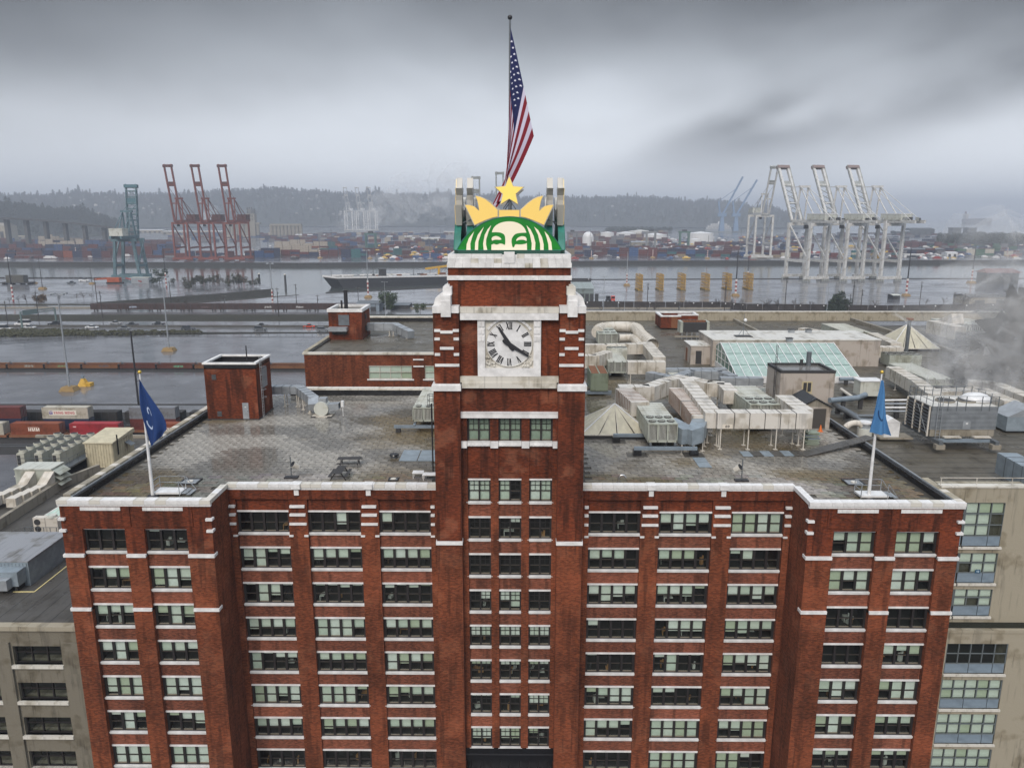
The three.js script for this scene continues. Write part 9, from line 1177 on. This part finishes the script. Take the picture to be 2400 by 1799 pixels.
{ // bulk carrier far out in the haze
  const a = at(2258, 524, SEA), c = at(2366, 525, SEA), L = c.x - a.x, t = thing('bulk_carrier', 'long dark freighter far out in the haze at the right', 'ship', [a.x, SEA, a.z]), H = atZ(2300, 512, a.z).y - SEA; let b = mb(); b.ext([[L * 0.03, -2], [L * 0.985, -2], [L, H], [0, H * 0.92], [0, H * 0.4]], 40, (g) => g.translate(0, 0, -20)); b.build('hull', mat(0.06, 0.05, 0.06, 0.7), t); b = mb(); b.box(L * 0.03, L * 0.1, H * 0.9, H * 1.9, -18, 18); b.build('bridge_house', mat(0.35, 0.34, 0.34, 0.7), t); b = mb(); b.box(L * 0.01, L * 0.18, H * 1.6, H * 1.72, -20, 20); b.build('bridge_wing', M.whiteRoof, t); b = mb(); b.cyl(L * 0.05, H * 1.9, H * 2.4, 0, 6, 5, 12); b.build('funnel', mat(0.1, 0.04, 0.04, 0.7), t); for (let i = 0; i < 7; i++) { b = mb(); b.box(L * (0.2 + i * 0.105), L * (0.28 + i * 0.105), H, H * 1.08, -14, 14); b.build('hatch_cover', mat(0.08, 0.06, 0.06, 0.8), t); }
}
{ // ferry at the far dock
  const a = at(1655, 542, SEA), c = at(1715, 542, SEA), L = c.x - a.x, t = thing('ferry', 'white ferry lying at the far dock by the jib cranes', 'ferry', [a.x, SEA, a.z]); let b = mb(); b.box(0, L, 0, 8, -15, 0); b.build('hull', M.galv, t); for (const [u, v, y0, y1] of [[0.03, 0.97, 8, 14], [0.08, 0.9, 14, 20], [0.2, 0.8, 20, 25]]) { b = mb(); b.box(L * u, L * v, y0, y1 - 1.5, -13, -1); b.build('cabin_deck', M.white, t); b = mb(); b.box(L * u - 1, L * v + 1, y1 - 1.5, y1, -14, 0); b.build('deck_roof', M.white, t); b = mb(); b.box(L * u + 2, L * v - 2, y0 + 1.5, y1 - 2.5, -0.99, -0.8); b.build('window_band', M.dark, t); } b = mb(); b.cyl(L * 0.5, 25, 33, -7, 3, 2.6, 12); b.build('funnel', M.white, t);
}
{ // low wooded point and dark trees at the far right
  SEED = 808; const pts = []; for (let i = 0; i < 420; i++) pts.push(at(rr(2200, 2420), rr(558, 575), 0)); for (let i = 0; i < 160; i++) pts.push(at(rr(1420, 1575), rr(541, 548), 0)); const g = crownGeo('round', 160, 3), im = new THREE.InstancedMesh(g, M.leafFar, pts.length), m4 = new THREE.Matrix4(), c = new THREE.Color(); SEED = 9; im.name = numbered('forest'); im.castShadow = im.receiveShadow = true; pts.forEach((p, i) => { const h = rr(9, 17); m4.compose(V(p.x, -1, p.z), new THREE.Quaternion(), V(h * 1.1, h, h * 1.1)); im.setMatrixAt(i, m4); const t = rr(0.6, 1.3); im.setColorAt(i, c.setRGB(0.035 * t, 0.04 * t, 0.025 * t)); }); scene.add(im); tag(im, null, null, null, 'stuff');
}
// ---------- steam from the cooling tower and smoke over the port ----------
// many faint puffs, each a lumpy ball of thin vapour
const WISP = tex(256, 256, (x, y) => 255 * sstep(0.36, 0.74, fbm(x / 256 * 5, y / 256 * 5, 5, 5)), { srgb: false });
function vapour(name, n, place, op, seed, shade = 1) {
  SEED = seed; const g = new THREE.IcosahedronGeometry(1, 3), a = g.attributes.position; for (let i = 0; i < a.count; i++) { const x = a.getX(i), y = a.getY(i), z = a.getZ(i), f = 0.72 + 0.56 * (0.5 * vnoise(x * 2.3 + 9, y * 2.3 + z * 1.7 + 9, 64) + 0.5 * vnoise(y * 2.9 + 20, z * 2.9 + x + 20, 64)); a.setXYZ(i, x * f, y * f, z * f); } g.computeVertexNormals();
  const m = new THREE.MeshPhysicalMaterial({ color: new THREE.Color().setRGB(shade, shade, shade), roughness: 1, transparent: true, opacity: op, alphaMap: WISP, specularIntensity: 0, transmission: 0.6, thickness: 0, side: THREE.DoubleSide, depthWrite: false });
  const im = new THREE.InstancedMesh(g, m, n), m4 = new THREE.Matrix4(); im.name = numbered(name); for (let i = 0; i < n; i++) { const [p, r] = place(i / n, i); m4.compose(p, new THREE.Quaternion().setFromEuler(new THREE.Euler(rnd() * 6, rnd() * 6, rnd() * 6)), V(r * rr(0.8, 1.4), r * rr(0.7, 1.1), r * rr(0.8, 1.3))); im.setMatrixAt(i, m4); } scene.add(im); return tag(im, null, null, null, 'stuff');
}
vapour('steam', 40, (u) => { const k = u; return [V(46 + 44 * k + rr(-1, 1) * (2 + 14 * k), 36 + 9 * k + rr(-1, 1) * (1 + 5 * k), -15 - 46 * k + rr(-1, 1) * (1.5 + 16 * k)), rr(0.9, 1.4) * (1.6 + 7 * k)]; }, 0.085, 12);
vapour('smoke', 14, (u) => { const p = at(600, 560, 0); return [V(p.x + 30 + 430 * u * rr(0.6, 1), 30 + 110 * u + rr(-14, 14), p.z - 700 + rr(-60, 60)), rr(30, 50) * (0.7 + 1.4 * u)]; }, 0.12, 14);
vapour('smoke', 8, (u) => { const p = at(375, 545, 0); return [V(p.x + 40 * u + rr(-8, 8), 8 + 55 * u, p.z - 300), rr(8, 13) * (0.6 + 1.6 * u)]; }, 0.2, 15);
renderer.render(scene, camera);
